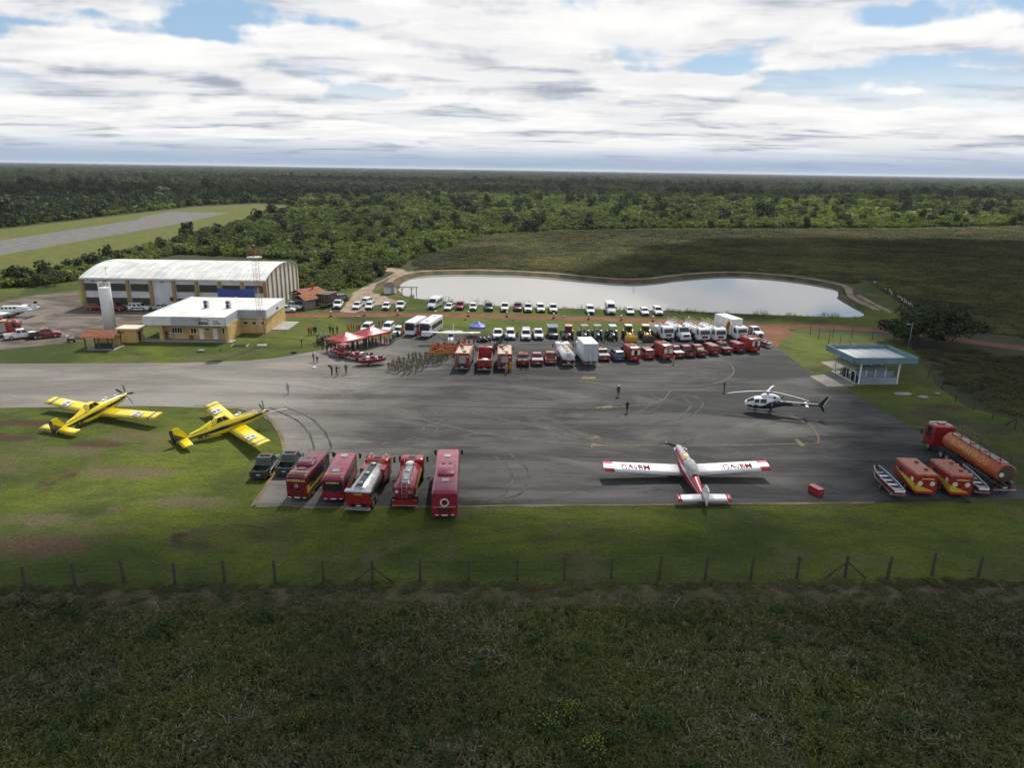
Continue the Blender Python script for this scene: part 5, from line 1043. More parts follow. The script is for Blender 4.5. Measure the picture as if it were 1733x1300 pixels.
def boat_on_trailer(kind='canoe'):
    key = ('boat', kind)
    if key in CACHE: return CACHE[key]
    pr = Proto(); CACHE[key] = pr; L = 5.8; mo = MB(); mi_ = MB(); secs = []
    for x, hw, zb, zt in ((-2.9, .50, .62, 1.02), (-2.0, .60, .55, 1.05), (0, .66, .52, 1.08), (1.6, .58, .56, 1.14), (2.5, .40, .70, 1.22), (2.95, .24, .90, 1.28)): secs.append((x, hw, zb, zt))
    mo.loft([[(x, -hw, zt), (x, -hw*.82, zb), (x, hw*.82, zb), (x, hw, zt)] for x, hw, zb, zt in secs], False, False, False); n = len(secs)
    mo.add([(-2.9, -.50, 1.02), (-2.9, -.41, .62), (-2.9, .41, .62), (-2.9, .50, 1.02)], [(0, 1, 2, 3)], False); mo.add([(2.95, -.24, 1.28), (2.95, -.2, .9), (2.95, .2, .9), (2.95, .24, 1.28)], [(3, 2, 1, 0)], False)
    i = pr.add('hull', mo, p_red); mi_.loft([[(x, -hw*.94, zt), (x, -hw*.78, zb+.06), (x, hw*.78, zb+.06), (x, hw*.94, zt)][::-1] for x, hw, zb, zt in secs], False, False, False); pr.add('inner_hull', mi_, M('boat_inside', (.13, .14, .15), .6), i)
    for s in (-1, 1): pr.add('gunwale', MB().path([(x, s*hw, zt+.02) for x, hw, zb, zt in secs], .045, 6), m_wallw, i)
    for x in (-2.2, -1.1, 0, 1.1, 2.0): pr.add('bench', MB().box(x-.16, x+.16, -.52 if x < 1.8 else -.4, .52 if x < 1.8 else .4, .88, .94), p_white if int(x*10) % 2 else p_silver, i)
    pr.add('transom_plate', MB().box(-2.95, -2.86, -.5, .5, .85, 1.07), p_white, i)
    pr.add('trailer', MB().box(-2.6, 1.8, -.55, -.47, .38, .47).box(-2.6, 1.8, .47, .55, .38, .47).box(-2.65, -2.55, -.8, .8, .38, .48).box(-.1, 0, -.75, .75, .3, .38).tube((1.8, -.5, .42), (3.3, 0, .42), .05, n=6).tube((1.8, .5, .42), (3.3, 0, .42), .05, n=6).box(-2.3, -2.2, -.5, .5, .46, .6).box(1.0, 1.1, -.5, .5, .46, .6), m_steel)
    for s in (-1, 1): wheel(pr, -.4, s*.8, .29, .18)
    pr.add('jockey_wheel', MB().lathe([(.12, -.04), (.12, .04)], 'y', 10, (3.2, 0, .13)).tube((3.2, 0, .15), (3.2, 0, .7), .03, n=6), m_dark)
    for s in (-1, 1): pr.add('tail_light', MB().box(-2.7, -2.62, s*.7-.1, s*.7+.1, .36, .46), m_tail)
    return pr
def head(rear, front, L, zr=0.0, zf=0.0):
    a, b = G(*rear, zr), G(*front, zf); d = Vector((b.x-a.x, b.y-a.y)).normalized(); return Vector((a.x+d.x*L/2, a.y+d.y*L/2, .05)), math.atan2(d.y, d.x)
def at(px, py, deg, L, end, z=.05):
    """place by the ground point under the end of the vehicle nearest the camera: end=-1 its tail, +1 its nose"""
    g = G(px, py); a = math.radians(deg); return Vector((g.x-end*math.cos(a)*L/2, g.y-end*math.sin(a)*L/2, z)), a
# ---- nearest row: backs to the camera
B = 'BOMBEIROS'
gbus = 'crimson buses in the nearest row'
l, a = head((500, 806), (540, 763), 7.0, 2.9, 2.9)
bus(p_wine, 7.0, 1.05, 2.9, 5, True, m_yst, [(B, .34, 2.35)], True, hatches=1).place('bus', l, a, 'dark crimson bus with yellow side stripe, next to the dark pickups', 'bus', gbus)
l, a = head((562, 810), (586, 766), 7.0, 2.8, 2.8)
bus(p_pink, 7.0, 1.08, 2.8, 6, False, None, [('BOMBEIROS', .24, 2.25)], False, hatches=2, rear_win=True, band=p_orange).place('bus', l, a, 'crimson bus with plain roof and dark rear window', 'bus', gbus)
l, a = head((752, 833), (759, 758), 11.0, 3.0, 3.0)
bus(p_pink, 11.0, 1.22, 3.0, 7, True, None, None, 'big', hatches=2).place('bus', l, a, 'crimson bus with large round emblem on its tail, at the end of the row', 'bus', gbus)
l, a = head((607, 864), (645, 767), 8.6, .3, 2.65)
pr = truck('tank', p_scar, 8.6, top=2.65, tank=p_tank, beacon=True, walk=m_glass); q = Proto(); q.p = list(pr.p)
q.add('pump_box', MB().box(.8, 2.25, -1.25, 1.25, .9, 2.35), p_red); q.add('rear_panel', MB().box(-4.36, -4.1, -1.24, 1.24, .95, 2.2), p_red); q.add('rear_shelf', MB().box(-4.45, -3.9, -1.26, 1.26, 2.2, 2.34), m_wallw)
q.add('step_bar', MB().box(-4.7, -4.4, -1.2, 1.2, .45, .55), m_steel); q.add('lettering', facing(text_mesh('FOGO', .3, m_yl, .006, .006), (0, -1, 0), (0, 0, 1), (-4.37, 0, 1.95)), None); q.add('lettering', facing(text_mesh(B, .34, m_yl, .006, .006), (0, -1, 0), (0, 0, 1), (4.3-1.93, 0, 2.35)), None)
q.place('tank_truck', l, a, 'scarlet fire truck with polished steel tank and two beacons', 'fire truck')
l, a = head((685, 857), (700, 768), 7.8, .3, 2.6)
pr = truck('tank', p_scar, 7.8, top=2.65, tank=p_pink, stripe=p_ochre); q = Proto(); q.p = list(pr.p)
for s in (-1, 1): q.add('hand_rail', MB().path([(-3.2, s*.5, 2.4), (-3.0, s*.5, 2.9), (-.3, s*.45, 3.0), (1.2, s*.55, 3.3), (1.4, s*.5, 2.6)], .04, 6), p_red)
q.add('hose_pile', MB().lathe([(.45, 2.6), (.5, 2.7), (.4, 2.85), (.15, 2.9)], 'z', 12, (.9, 0, 0)), m_wallw); q.add('emblem', MB().lathe([(.16, -3.84), (.16, -3.8)], 'x', 14, (0, .75, 1.75)), m_emb); q.add('lettering', facing(text_mesh('01', .5, m_yl, .006, .006), (0, -1, 0), (0, 0, 1), (-3.84, -.62, 1.72)), None); q.add('rear_bumper', MB().box(-4.1, -3.8, -1.2, 1.2, .4, .95), p_red); q.add('bumper_plate', MB().box(-4.13, -4.05, -1.22, 1.22, .36, .46), m_steel)
q.place('tank_truck', l, a, 'red tank truck with pink tank, yellow side stripe and number 01', 'fire truck')
for i, (r_, f_) in enumerate((((438, 815), (463, 781)), ((481, 809), (503, 777)))):
    l, a = head(r_, f_, 5.2); l.z = .04; car('pickup', p_green, bar='police', stripe=m_emb, bed=p_black).place('pickup_truck', l, a, 'dark green pickup with light bar, ' + ('parked on the grass edge' if i == 0 else 'parked close beside the striped crimson bus'), 'pickup truck', 'dark pickups with light bars')
# ---- tanker semi-trailer, rescue trailers, boats, chest
_l, _f = G(1662, 824), G(1571, 762); _d = Vector((_f.x-_l.x, _f.y-_l.y)).normalized(); a = math.atan2(_d.y, _d.x); l = Vector((_f.x+_d.y*1.05-_d.x*6.5, _f.y-_d.x*1.05-_d.y*6.5, .05)); tk = Proto()
cab(tk, p_red, 15.6/2-2.2, 1.25, 3.3, 2.2, .8); chassis(tk, -5.7, 6.5, [-4.6, -3.4, -2.2, 2.6, 3.8, 6.6], 1.25); rear_gear(tk, -5.8, 1.25)
zc, ry, rz = 2.2, 1.1, 1.0; tk.add('roof_hatch', MB().box(6.4, 7.0, -.35, .35, 3.28, 3.45), m_redp); tk.add('wind_deflector', MB().box(7.2, 7.5, -1.0, 1.0, 3.1, 3.36), m_wallw)
tk.add('fifth_wheel', MB().box(2.0, 4.6, -.5, .5, .85, 1.15), m_dark)
ti = tk.add('tank', MB().loft([[(x, ry*k*math.cos(t), zc+rz*k*math.sin(t)) for t in [2*math.pi*j/32 for j in range(32)]] for x, k in ((-5.6, .5), (-5.56, .9), (-5.45, 1.0), (4.0, 1.0), (4.3, .93), (4.5, .7), (4.58, .4))]), p_orange)
tk.add('tank_end', MB().lathe([(.3, -5.62), (.88, -5.60), (.96, -5.54)], 'x', 24, (0, 0, zc)), p_brown, ti)
tk.add('walkway', MB().box(-5.0, 3.6, -.45, .45, zc+rz-.04, zc+rz+.03), m_conc2, ti)
for k in range(4): tk.add('manhole', MB().lathe([(.28, 0), (.28, .14), (.1, .17)], 'z', 14, (-4.2+k*2.3, 0, zc+rz)), m_orangep, ti)
for s in (-1, 1):
    for k in range(6): tk.add('rail_post', MB().tube((-5.0+k*1.7, s*.55, zc+rz-.1), (-5.0+k*1.7, s*.55, zc+rz+1.0), .04, n=6), m_wine_dark)
    tk.add('hand_rail', MB().tube((-5.0, s*.55, zc+rz+.55), (3.5, s*.55, zc+rz+.55), .025, n=5).tube((-5.0, s*.55, zc+rz+1.0), (3.5, s*.55, zc+rz+1.0), .025, n=5), m_wine_dark)
me = text_mesh(B, 1.15, m_yl2, .008, .01, 1.1); bm_ = bmesh.new(); bm_.from_mesh(me)
for k in range(-5, 6): bmesh.ops.bisect_plane(bm_, geom=bm_.verts[:]+bm_.edges[:]+bm_.faces[:], plane_co=(0, k*.1, 0), plane_no=(0, 1, 0))
bm_.to_mesh(me); bm_.free()
for v in me.vertices:                                                       # wrapped round the tank's near side
    th = math.radians(26)+v.co.y/1.16; v.co = (-.5-v.co.x, (ry+.012+v.co.z*.3)*math.cos(th), zc+(rz+.012+v.co.z*.3)*math.sin(th))
tk.add('lettering', me, None, ti); tk.add('emblem', MB().lathe([(.25, -5.65), (.25, -5.6)], 'x', 14, (0, .55, zc-.1)), m_emb, ti)
tk.place('tanker_truck', l, a, 'long orange semi-trailer tanker with dark red cab at the apron edge', 'tanker truck')
for i, (r_, f_) in enumerate((((1563, 842), (1533, 816)), ((1622, 844), (1590, 817)))):
    a_, b_ = G(*r_), G(*f_); d = Vector((b_.x-a_.x, b_.y-a_.y)).normalized(); L = 4.6; tr = Proto(); W_ = 1.12; x0, x1 = -L/2, L/2
    bd = MB(); hull(bd, [(x0, W_*.97, .55, 2.35, .06, .14), (x0+.08, W_, .5, 2.45, .06, .16), (x1-.08, W_, .5, 2.45, .06, .16), (x1, W_*.97, .55, 2.35, .06, .14)]); bi = tr.add('body', bd, p_scar)
    tr.add('roof_panel', MB().box(x0+.1, x1-.1, -W_+.1, W_-.1, 2.44, 2.49), p_orange if i == 0 else M('roof_faded', (.36, .10, .06), .6, var=.35, nscale=3), bi)
    for s in (-1, 1):
        y = s*(W_+.003); tr.add('stripe', MB().hexa([(x0+.05, y-.008, .7), (x1-.3, y-.008, 1.55), (x1-.3, y+.008, 1.55), (x0+.05, y+.008, .7)], [(x0+.05, y-.008, 1.45), (x1-.3, y-.008, 1.6), (x1-.3, y+.008, 1.6), (x0+.05, y+.008, 1.45)]), m_yst, bi)
        tr.add('emblem', MB().lathe([(.26, -.012), (.26, .012)], 'y', 16, (x0+.7, y, 1.7)), m_emb, bi); tr.add('emblem', MB().lathe([(.26, x0-.015), (.26, x0+.02)], 'x', 16, (0, s*.62, 1.5)), m_emb, bi)
        tr.add('tail_light', MB().box(x0-.015, x0+.05, s*.95-.1, s*.95+.1, .6, .75), m_tail, bi); tr.add('side_window', MB().box(x1-1.9, x1-1.0, y-.012, y+.012, 1.5, 2.0), m_dark, bi); wheel(tr, -.5, s*(W_-.12), .36, .24); wheel(tr, .35, s*(W_-.12), .36, .24)
    tr.add('rear_stripe', MB().hexa([(x0-.012, W_-.05, .65), (x0-.012, -W_+.35, .62), (x0+.02, -W_+.35, .62), (x0+.02, W_-.05, .65)], [(x0-.012, W_-.05, 1.4), (x0-.012, -W_+.35, .7), (x0+.02, -W_+.35, .7), (x0+.02, W_-.05, 1.4)]), m_yst, bi)
    tr.add('lettering_band', MB().box(x0-.012, x0+.02, -.75, .55, 1.95, 2.07), m_yl, bi); tr.add('rear_bumper', MB().box(x0-.12, x0, -W_*.9, W_*.9, .42, .56), m_redp); tr.add('tow_bar', MB().tube((x1, -.6, .55), (x1+1.3, 0, .5), .05, n=6).tube((x1, .6, .55), (x1+1.3, 0, .5), .05, n=6), m_dark)
    for s in (-1, 1): tr.add('roof_vent', MB().box(s*1.0-.15, s*1.0+.15, -.6, -.3, 2.48, 2.62), m_dark)
    tr.place('rescue_trailer', Vector((a_.x+d.x*L/2, a_.y+d.y*L/2, .05)), math.atan2(d.y, d.x), ['orange-roofed box trailer with yellow stripe beside the open boat', 'orange box trailer with stained roof nearest the tanker'][i], 'trailer', 'emblem box trailers')
l, a = head((1521, 848), (1490, 817), 6.0); boat_on_trailer().place('boat', l, a, 'red and white open boat on a trailer next to the box trailers', 'boat', 'boats on trailers')
l, a = head((1662, 843), (1638, 820), 5.8); boat_on_trailer().place('boat', l, a, 'boat on a trailer half hidden between box trailer and tanker', 'boat', 'boats on trailers')
c = G(1380, 836); bx = empty('chest', (c.x, c.y, .05), math.radians(112), 'red steel chest standing alone on the apron near the white aircraft', 'chest')
MB().box(-.72, .72, -.36, .36, .03, .68).obj('body', m_redp, bx); MB().box(-.74, .74, -.38, .38, .62, .75).obj('lid', p_pink, bx)
for s in (-.5, .5): MB().box(s-.06, s+.06, -.41, -.35, .5, .68).obj('latch', m_steel, bx)
for s in (-1, 1): MB().box(s*.72-.03, s*.72+.03, -.12, .12, .38, .44).obj('handle', m_steel, bx)
# ---- second row: tails to the camera
gf = 'fire trucks in the middle row'
l, a = at(782, 629, 87, 7.4, -1); truck('fire', p_scar, 7.4, lbar=True).place('fire_truck', l, a, 'fire truck with tan roof deck at the head of the row, by the orange squad', 'fire truck', gf)
l, a = at(820, 631, 91, 7.6, -1); truck('dump', p_scar, 7.6).place('fire_truck', l, a, 'red open-bed truck carrying a water bladder between two fire trucks', 'fire truck', gf)
l, a = at(854, 628, 91, 7.2, -1); truck('fire', p_redv if 'p_redv' in globals() else p_red, 7.2, h=2.8).place('fire_truck', l, a, 'fire truck with grey rear shutters next to the red pickups', 'fire truck', gf)
def row2(px, py, deg, pr, L, name, label, cat, group=None):
    l, a = at(px, py, deg, L, -1); pr.place(name, l, a, label, cat, group)
gp2 = 'pickups in the middle row'
row2(886, 622, 92, car('pickup', p_scar, cover='flat', bar='fire', bed=p_scar), 5.2, 'pickup_truck', 'red pickup with grey bed cover, two firefighters behind it', 'pickup truck', gp2)
row2(910, 621, 92, car('pickup', p_scar, cover='flat', cvm=m_grey, bed=p_silver), 5.2, 'pickup_truck', 'red pickup with silver tail, second after the fire trucks', 'pickup truck', gp2)
row2(933, 619, 93, car('pickup', p_redp2 if 'p_redp2' in globals() else p_orange, cover='frame', bed=p_silver), 5.2, 'pickup_truck', 'orange-red pickup with roll frame beside the white tanker', 'pickup truck', gp2)
l, a = at(962, 622, 97, 7.4, -1); truck('tank', p_white, 7.4, rails=M('cream_rails', (.6, .5, .38), .5), walk=p_ochre).place('tank_truck', l, a, 'white tank truck with cream railings, tail to the apron', 'tank truck', 'white trucks in the middle row')
l, a = at(999, 621, 97, 7.6, -1); truck('box', p_white, 7.6, h=3.9, box=m_wallw, door=M('pale_blue_door', (.45, .50, .56), .5)).place('box_truck', l, a, 'grey-white box truck with pale blue rear doors', 'box truck', 'white trucks in the middle row')
row2(1024, 613, 96, car('pickup', p_scar, cover='flat', cvm=m_grey, bed=p_silver, bar='fire'), 5.2, 'pickup_truck', 'red pickup with silver tail right beside the box truck', 'pickup truck', gp2)
row2(1049, 613, 100, car('suv', p_blue, bar='police'), 4.5, 'patrol_car', 'blue and white patrol car between red vehicles', 'car')
row2(1075, 614, 101, van(p_scar, 5.6, 2.6, 1.0, None, p_orange, True), 5.6, 'ambulance_van', 'red rescue van with orange flash, nearest the patrol car', 'van', 'red rescue vans')
row2(1100, 610, 101, car('suv', p_scar), 4.5, 'car', 'bright red estate car between two rescue vans', 'car')
row2(1130, 611, 103, van(p_scar, 5.6, 2.75, 1.0, None, p_orange, True), 5.6, 'ambulance_van', 'red rescue van with round emblem, two people behind it', 'van', 'red rescue vans')
for i, (px, py, deg, pr, lab) in enumerate(((1151, 608, 103, car('pickup', p_red, cover='flat', cvm=m_wallw), 'dark red pickup with pale load right after the second rescue van'), (1170, 607, 103, car('pickup', p_red, bed=p_black), 'dark red pickup with empty black bed'), (1190, 606, 104, car('pickup', p_red, cover='gear', bed=p_black), 'dark red pickup with black gear piled in its bed'), (1211, 603, 105, car('pickup', p_red, cover='topper', cvm=p_red), 'dark red pickup with closed red canopy'), (1233, 601, 106, car('pickup', p_red, cover='flat', bar='fire'), 'dark red pickup with black bed cover and light bar'), (1254, 599, 106, car('pickup', p_pink, cover='topper', cvm=p_pink), 'crimson pickup with closed canopy beside the last rescue van'))):
    row2(px, py, deg, pr, 5.2, 'pickup_truck', lab, 'pickup truck', gp2)
row2(1278, 598, 107, van(p_scar, 5.6, 2.6, 1.0, None, p_orange, True), 5.6, 'ambulance_van', 'red rescue van at the far end of the row', 'van', 'red rescue vans')
# ---- third row: noses to the camera
def row3(px, py, deg, pr, L, name, label, cat, group=None, z=.05):
    l, a = at(px, py, deg, L, 1, z); pr.place(name, l, a, label, cat, group)
gw = 'white cars and pickups behind the fire trucks'
row3(616, 566, -96, car('suv', p_white), 4.5, 'car', 'white car behind the middle of the red marquee', 'car', gw, .03)
row3(652, 565, -96, car('suv', p_white), 4.5, 'car', 'white car behind the far end of the red marquee', 'car', gw, .03)
row3(670, 570, -96, car('hatch', p_white), 4.0, 'car', 'white hatchback between the marquee and the minibus', 'car', gw)
l, a = at(693, 570, -104, 7.0, 1); bus(p_white, 7.0, 1.1, 2.9, 5, False, hatches=1, rear_win=True).place('minibus', l, a, 'white minibus with rounded nose, the smaller of two', 'minibus', 'white buses')
l, a = at(718, 573, -102, 8.6, 1); q = bus(p_white, 8.6, 1.15, 3.1, 6, False, hatches=2, rear_win=True); q.add('red_corner', MB().box(4.2, 4.36, -1.12, -.6, .5, 1.2), p_pink); q.place('minibus', l, a, 'white bus with a red corner on its nose, next to the small plane', 'bus', 'white buses')
row3(842, 577, -90, car('pickup', p_white, cover='gear'), 5.2, 'pickup_truck', 'white pickup with roof gear nearest the blue tent', 'pickup truck', gw)
row3(864, 577, -88, car('suv', p_white), 4.5, 'car', 'white wagon second from the blue tent', 'car', gw)
row3(890, 578, -91, car('pickup', p_white, cover='topper', cvm=m_grey), 5.2, 'pickup_truck', 'white pickup with tall grey canopy', 'pickup truck', gw)
row3(912, 577, -88, car('pickup', p_white, cover='flat'), 5.2, 'pickup_truck', 'white pickup with black grille beside the dark utility truck', 'pickup truck', gw)
ut = Proto(); q = car('pickup', p_black, cover='frame', bed=p_black); ut.p = list(q.p); ut.add('roof_rack', MB().box(-2.5, .6, -.95, .95, 1.95, 2.02), p_blue); ut.add('rack_edge', MB().box(-2.55, .65, -1.0, -.94, 1.9, 2.1).box(-2.55, .65, .94, 1.0, 1.9, 2.1).box(.6, .66, -1.0, 1.0, 1.9, 2.1), m_wallw)
row3(937, 575, -88, ut, 5.2, 'utility_truck', 'black utility truck with a blue roof rack', 'utility truck')
row3(963, 578, -90, tractor(p_scar, M('tractor_roof_red', (.55, .16, .13), .5), True), 3.9, 'tractor', 'red cab tractor beside the utility truck', 'tractor', 'tractors')
for px, lab, rf in ((990, 'blue tractor with beige sunshade nearest the red tractor', m_conc2), (1012, 'blue tractor with beige sunshade, middle one of three', m_conc2), (1038, 'blue tractor with pale blue sunshade beside the loaders', M('sunshade_blue', (.40, .55, .68), .5))):
    row3(px, 578, -91, tractor(p_dkblue, rf), 3.9, 'tractor', lab, 'tractor', 'tractors')
for px, bk, lab in ((1068, p_ochre, 'backhoe loader with yellow bucket'), (1098, M('bucket_brown', (.06, .045, .04), .7), 'backhoe loader with dark bucket')):
    l, a = at(px, 580, -89, 6.6, 1); loader(bk).place('backhoe_loader', l, a, lab+' in the row of machines', 'loader', 'backhoe loaders')
gt = 'white trucks behind the machines'; cr = M('cream_rails', (.6, .5, .38), .5); art = (M('print_orange', (.60, .25, .03), .5), M('print_red', (.45, .05, .03), .5), M('print_yellow', (.65, .45, .05), .5))
for px, py, pr, L, lab in ((1131, 578, truck('dump', p_white, 7.4), 7.4, 'white flat-nosed tipper truck next to the loaders'), (1161, 579, truck('tank', p_white, 8.4, nose=True, rails=cr), 8.4, 'white tank truck with protruding bonnet'), (1192, 581, truck('tank', p_white, 8.2, rails=cr), 8.2, 'white flat-nosed tank truck with cream railings, nearer the bonneted one'), (1219, 581, truck('tank', p_white, 8.0, rails=cr, stripe=p_blue), 8.0, 'white flat-nosed tank truck beside the painted box truck')):
    l, a = at(px, py, -77, L, 1); pr.place('truck', l, a, lab, 'truck', gt)
l, a = at(1255, 578, -72, 8.2, 1); truck('box', p_white, 8.2, h=4.0, art=art).place('box_truck', l, a, 'tall white box truck with orange and red art on its side', 'box truck', gt)
row3(1287, 572, -75, car('pickup', p_white), 5.2, 'pickup_truck', 'white pickup behind the last rescue van', 'pickup truck', gw)
l, a = at(1302, 590, 110, 5.8, -1); boat_on_trailer().place('boat', l, a, 'boat on a trailer beside the last rescue van', 'boat', 'boats on trailers')
# ---- farthest row by the pond
gfar = 'cars parked along the pond'
far = [(570, 524, -84, 'pickup', p_white, 'white pickup beside the dark box truck'), (601, 525, -92, 'sedan', p_white, 'white sedan, first of a close pair'), (623, 525, -88, 'sedan', p_white, 'white sedan, second of a close pair'), (652, 526, -88, 'hatch', p_white, 'white hatchback parked in front of the pump house'), (676, 526, -88, 'pickup', p_white, 'white pickup in front of the jetty frame'), (729, 525, -103, 'van', p_white, 'tall white van nearest the jetty frame'), (756, 527, -100, 'sedan', p_white, 'white sedan between the tall van and the red car'), (777, 526, -92, 'suv', p_pink, 'red car by the pond'), (800, 527, -90, 'hatch', p_white, 'white hatchback right after the red car'), (828, 528, -84, 'suv', p_green, 'dark green car with open door by the pond'), (854, 529, -90, 'pickup', p_white, 'white pickup between the dark green and maroon cars'), (876, 528, -90, 'suv', p_wine, 'dark maroon car by the pond'), (894, 530, -89, 'pickup', p_white, 'white pickup right after the maroon car'), (916, 530, -86, 'suv', p_white, 'white wagon with grey bonnet, second after the maroon car'), (937, 531, -88, 'pickup', p_white, 'white pickup, last before the wide gap by the reeds'), (1000, 533, -89, 'suv', p_white, 'white wagon, first after the wide gap by the reeds'), (1035, 534, -90, 'van', p_white, 'tall white van in front of the reeds'), (1068, 534, -89, 'sedan', p_white, 'white sedan right after the second tall van'), (1093, 535, -89, 'hatch', p_white, 'white hatchback, last but one in the pond row'), (1116, 535, -89, 'suv', p_white, 'white wagon, last in the pond row')]
for px, py, deg, kind, pt, lab in far:
    L = {'sedan': 4.4, 'hatch': 4.0, 'suv': 4.5, 'pickup': 5.2, 'van': 5.9}[kind]; l, a = at(px, py, deg, L, 1, .03)
    (van(pt) if kind == 'van' else car(kind, pt)).place({'pickup': 'pickup_truck', 'van': 'van'}.get(kind, 'car'), l, a, lab, {'pickup': 'pickup truck', 'van': 'van'}.get(kind, 'car'), gfar)
l, a = at(616, 518, 75, 4.5, -1, .06); car('suv', p_white).place('car', l, a, 'white wagon seen from behind, above the close pair of sedans', 'car', gfar)
l, a = at(548, 521, 74, 6.0, -1, .03); truck('box', p_black, 6.4, h=3.3, box=p_brown, trim=M('cream_roof', (.55, .5, .38), .7), top=2.4).place('box_truck', l, a, 'dark brown box truck parked beyond the tiled sheds', 'box truck')
l, a = at(571, 512, 70, 4.5, -1, .03); car('suv', p_green).place('car', l, a, 'dark car behind the brown box truck', 'car', gfar)
# ---- by the buildings
def side(px, py, deg, pr, name, label, cat, z=.045, group=None): c = G(px, py); pr.place(name, (c.x, c.y, z), math.radians(deg), label, cat, group)
side(485, 528, 4, car('sedan', p_white), 'car', 'white sedan parked sideways behind the yellow office', 'car'); side(497, 523, -22, car('pickup', p_white, cover='flat'), 'pickup_truck', 'white pickup between the sideways sedan and the tiled sheds', 'pickup truck')
side(166, 524.5, 2, car('hatch', p_red), 'car', 'red car half hidden behind the water tower', 'car'); side(195, 525.5, 2, car('suv', p_red), 'car', 'dark red wagon at the hangar wall', 'car'); side(237, 526, 3, car('suv', p_white, stripe=p_black), 'car', 'white wagon with dark stripe at the hangar wall', 'car'); side(277, 525, 3, car('sedan', p_silver), 'car', 'silver sedan half hidden by the office roof', 'car')
side(36, 573, 40, car('pickup', p_white), 'pickup_truck', 'white pickup on the yard next to the red one', 'pickup truck'); side(77, 572, 36, car('pickup', p_red, bed=p_black, bar='fire'), 'pickup_truck', 'red pickup on the yard near the motorcycle', 'pickup truck')
c = G(5, 570); truck('fire', p_scar, 6.6, lbar=True).place('fire_truck', (c.x-.5, c.y+.4, .04), math.radians(28), 'red fire truck cut off by the picture edge on the yard', 'fire truck')
mc_ = Proto()
for x in (-.65, .65): i = mc_.add('wheel', MB().lathe([(.18, -.06), (.3, -.05), (.32, 0), (.3, .05), (.18, .06)], 'y', 14), m_black, None, (x, 0, .32)); mc_.add('rim', MB().lathe([(.2, -.03), (.2, .03)], 'y', 12), m_rim, i)
q = MB(); hull(q, [(-.5, .12, .65, .85, .03, .05), (0, .14, .6, .9, .03, .06), (.35, .1, .7, 1.0, .03, .05)]); mc_.add('fuel_tank', q, m_white); mc_.add('seat', MB().box(-.75, -.1, -.13, .13, .8, .92), m_dark); mc_.add('engine', MB().box(-.25, .25, -.15, .15, .3, .62), m_dark)
mc_.add('fork', MB().tube((.65, .1, .32), (.42, .1, 1.05), .03, n=6).tube((.65, -.1, .32), (.42, -.1, 1.05), .03, n=6), m_steel); mc_.add('handlebar', MB().tube((.4, -.36, 1.08), (.4, .36, 1.08), .025, n=6), m_dark); mc_.add('headlight', MB().lathe([(.1, .5), (.09, .56)], 'x', 10, (0, 0, .95)), m_head); mc_.add('top_box', MB().box(-.95, -.6, -.2, .2, .9, 1.2), m_white)
c = G(121, 579); mc_.place('motorcycle', (c.x, c.y, .03), math.radians(-15), 'white motorcycle standing alone at the yard edge', 'motorcycle')
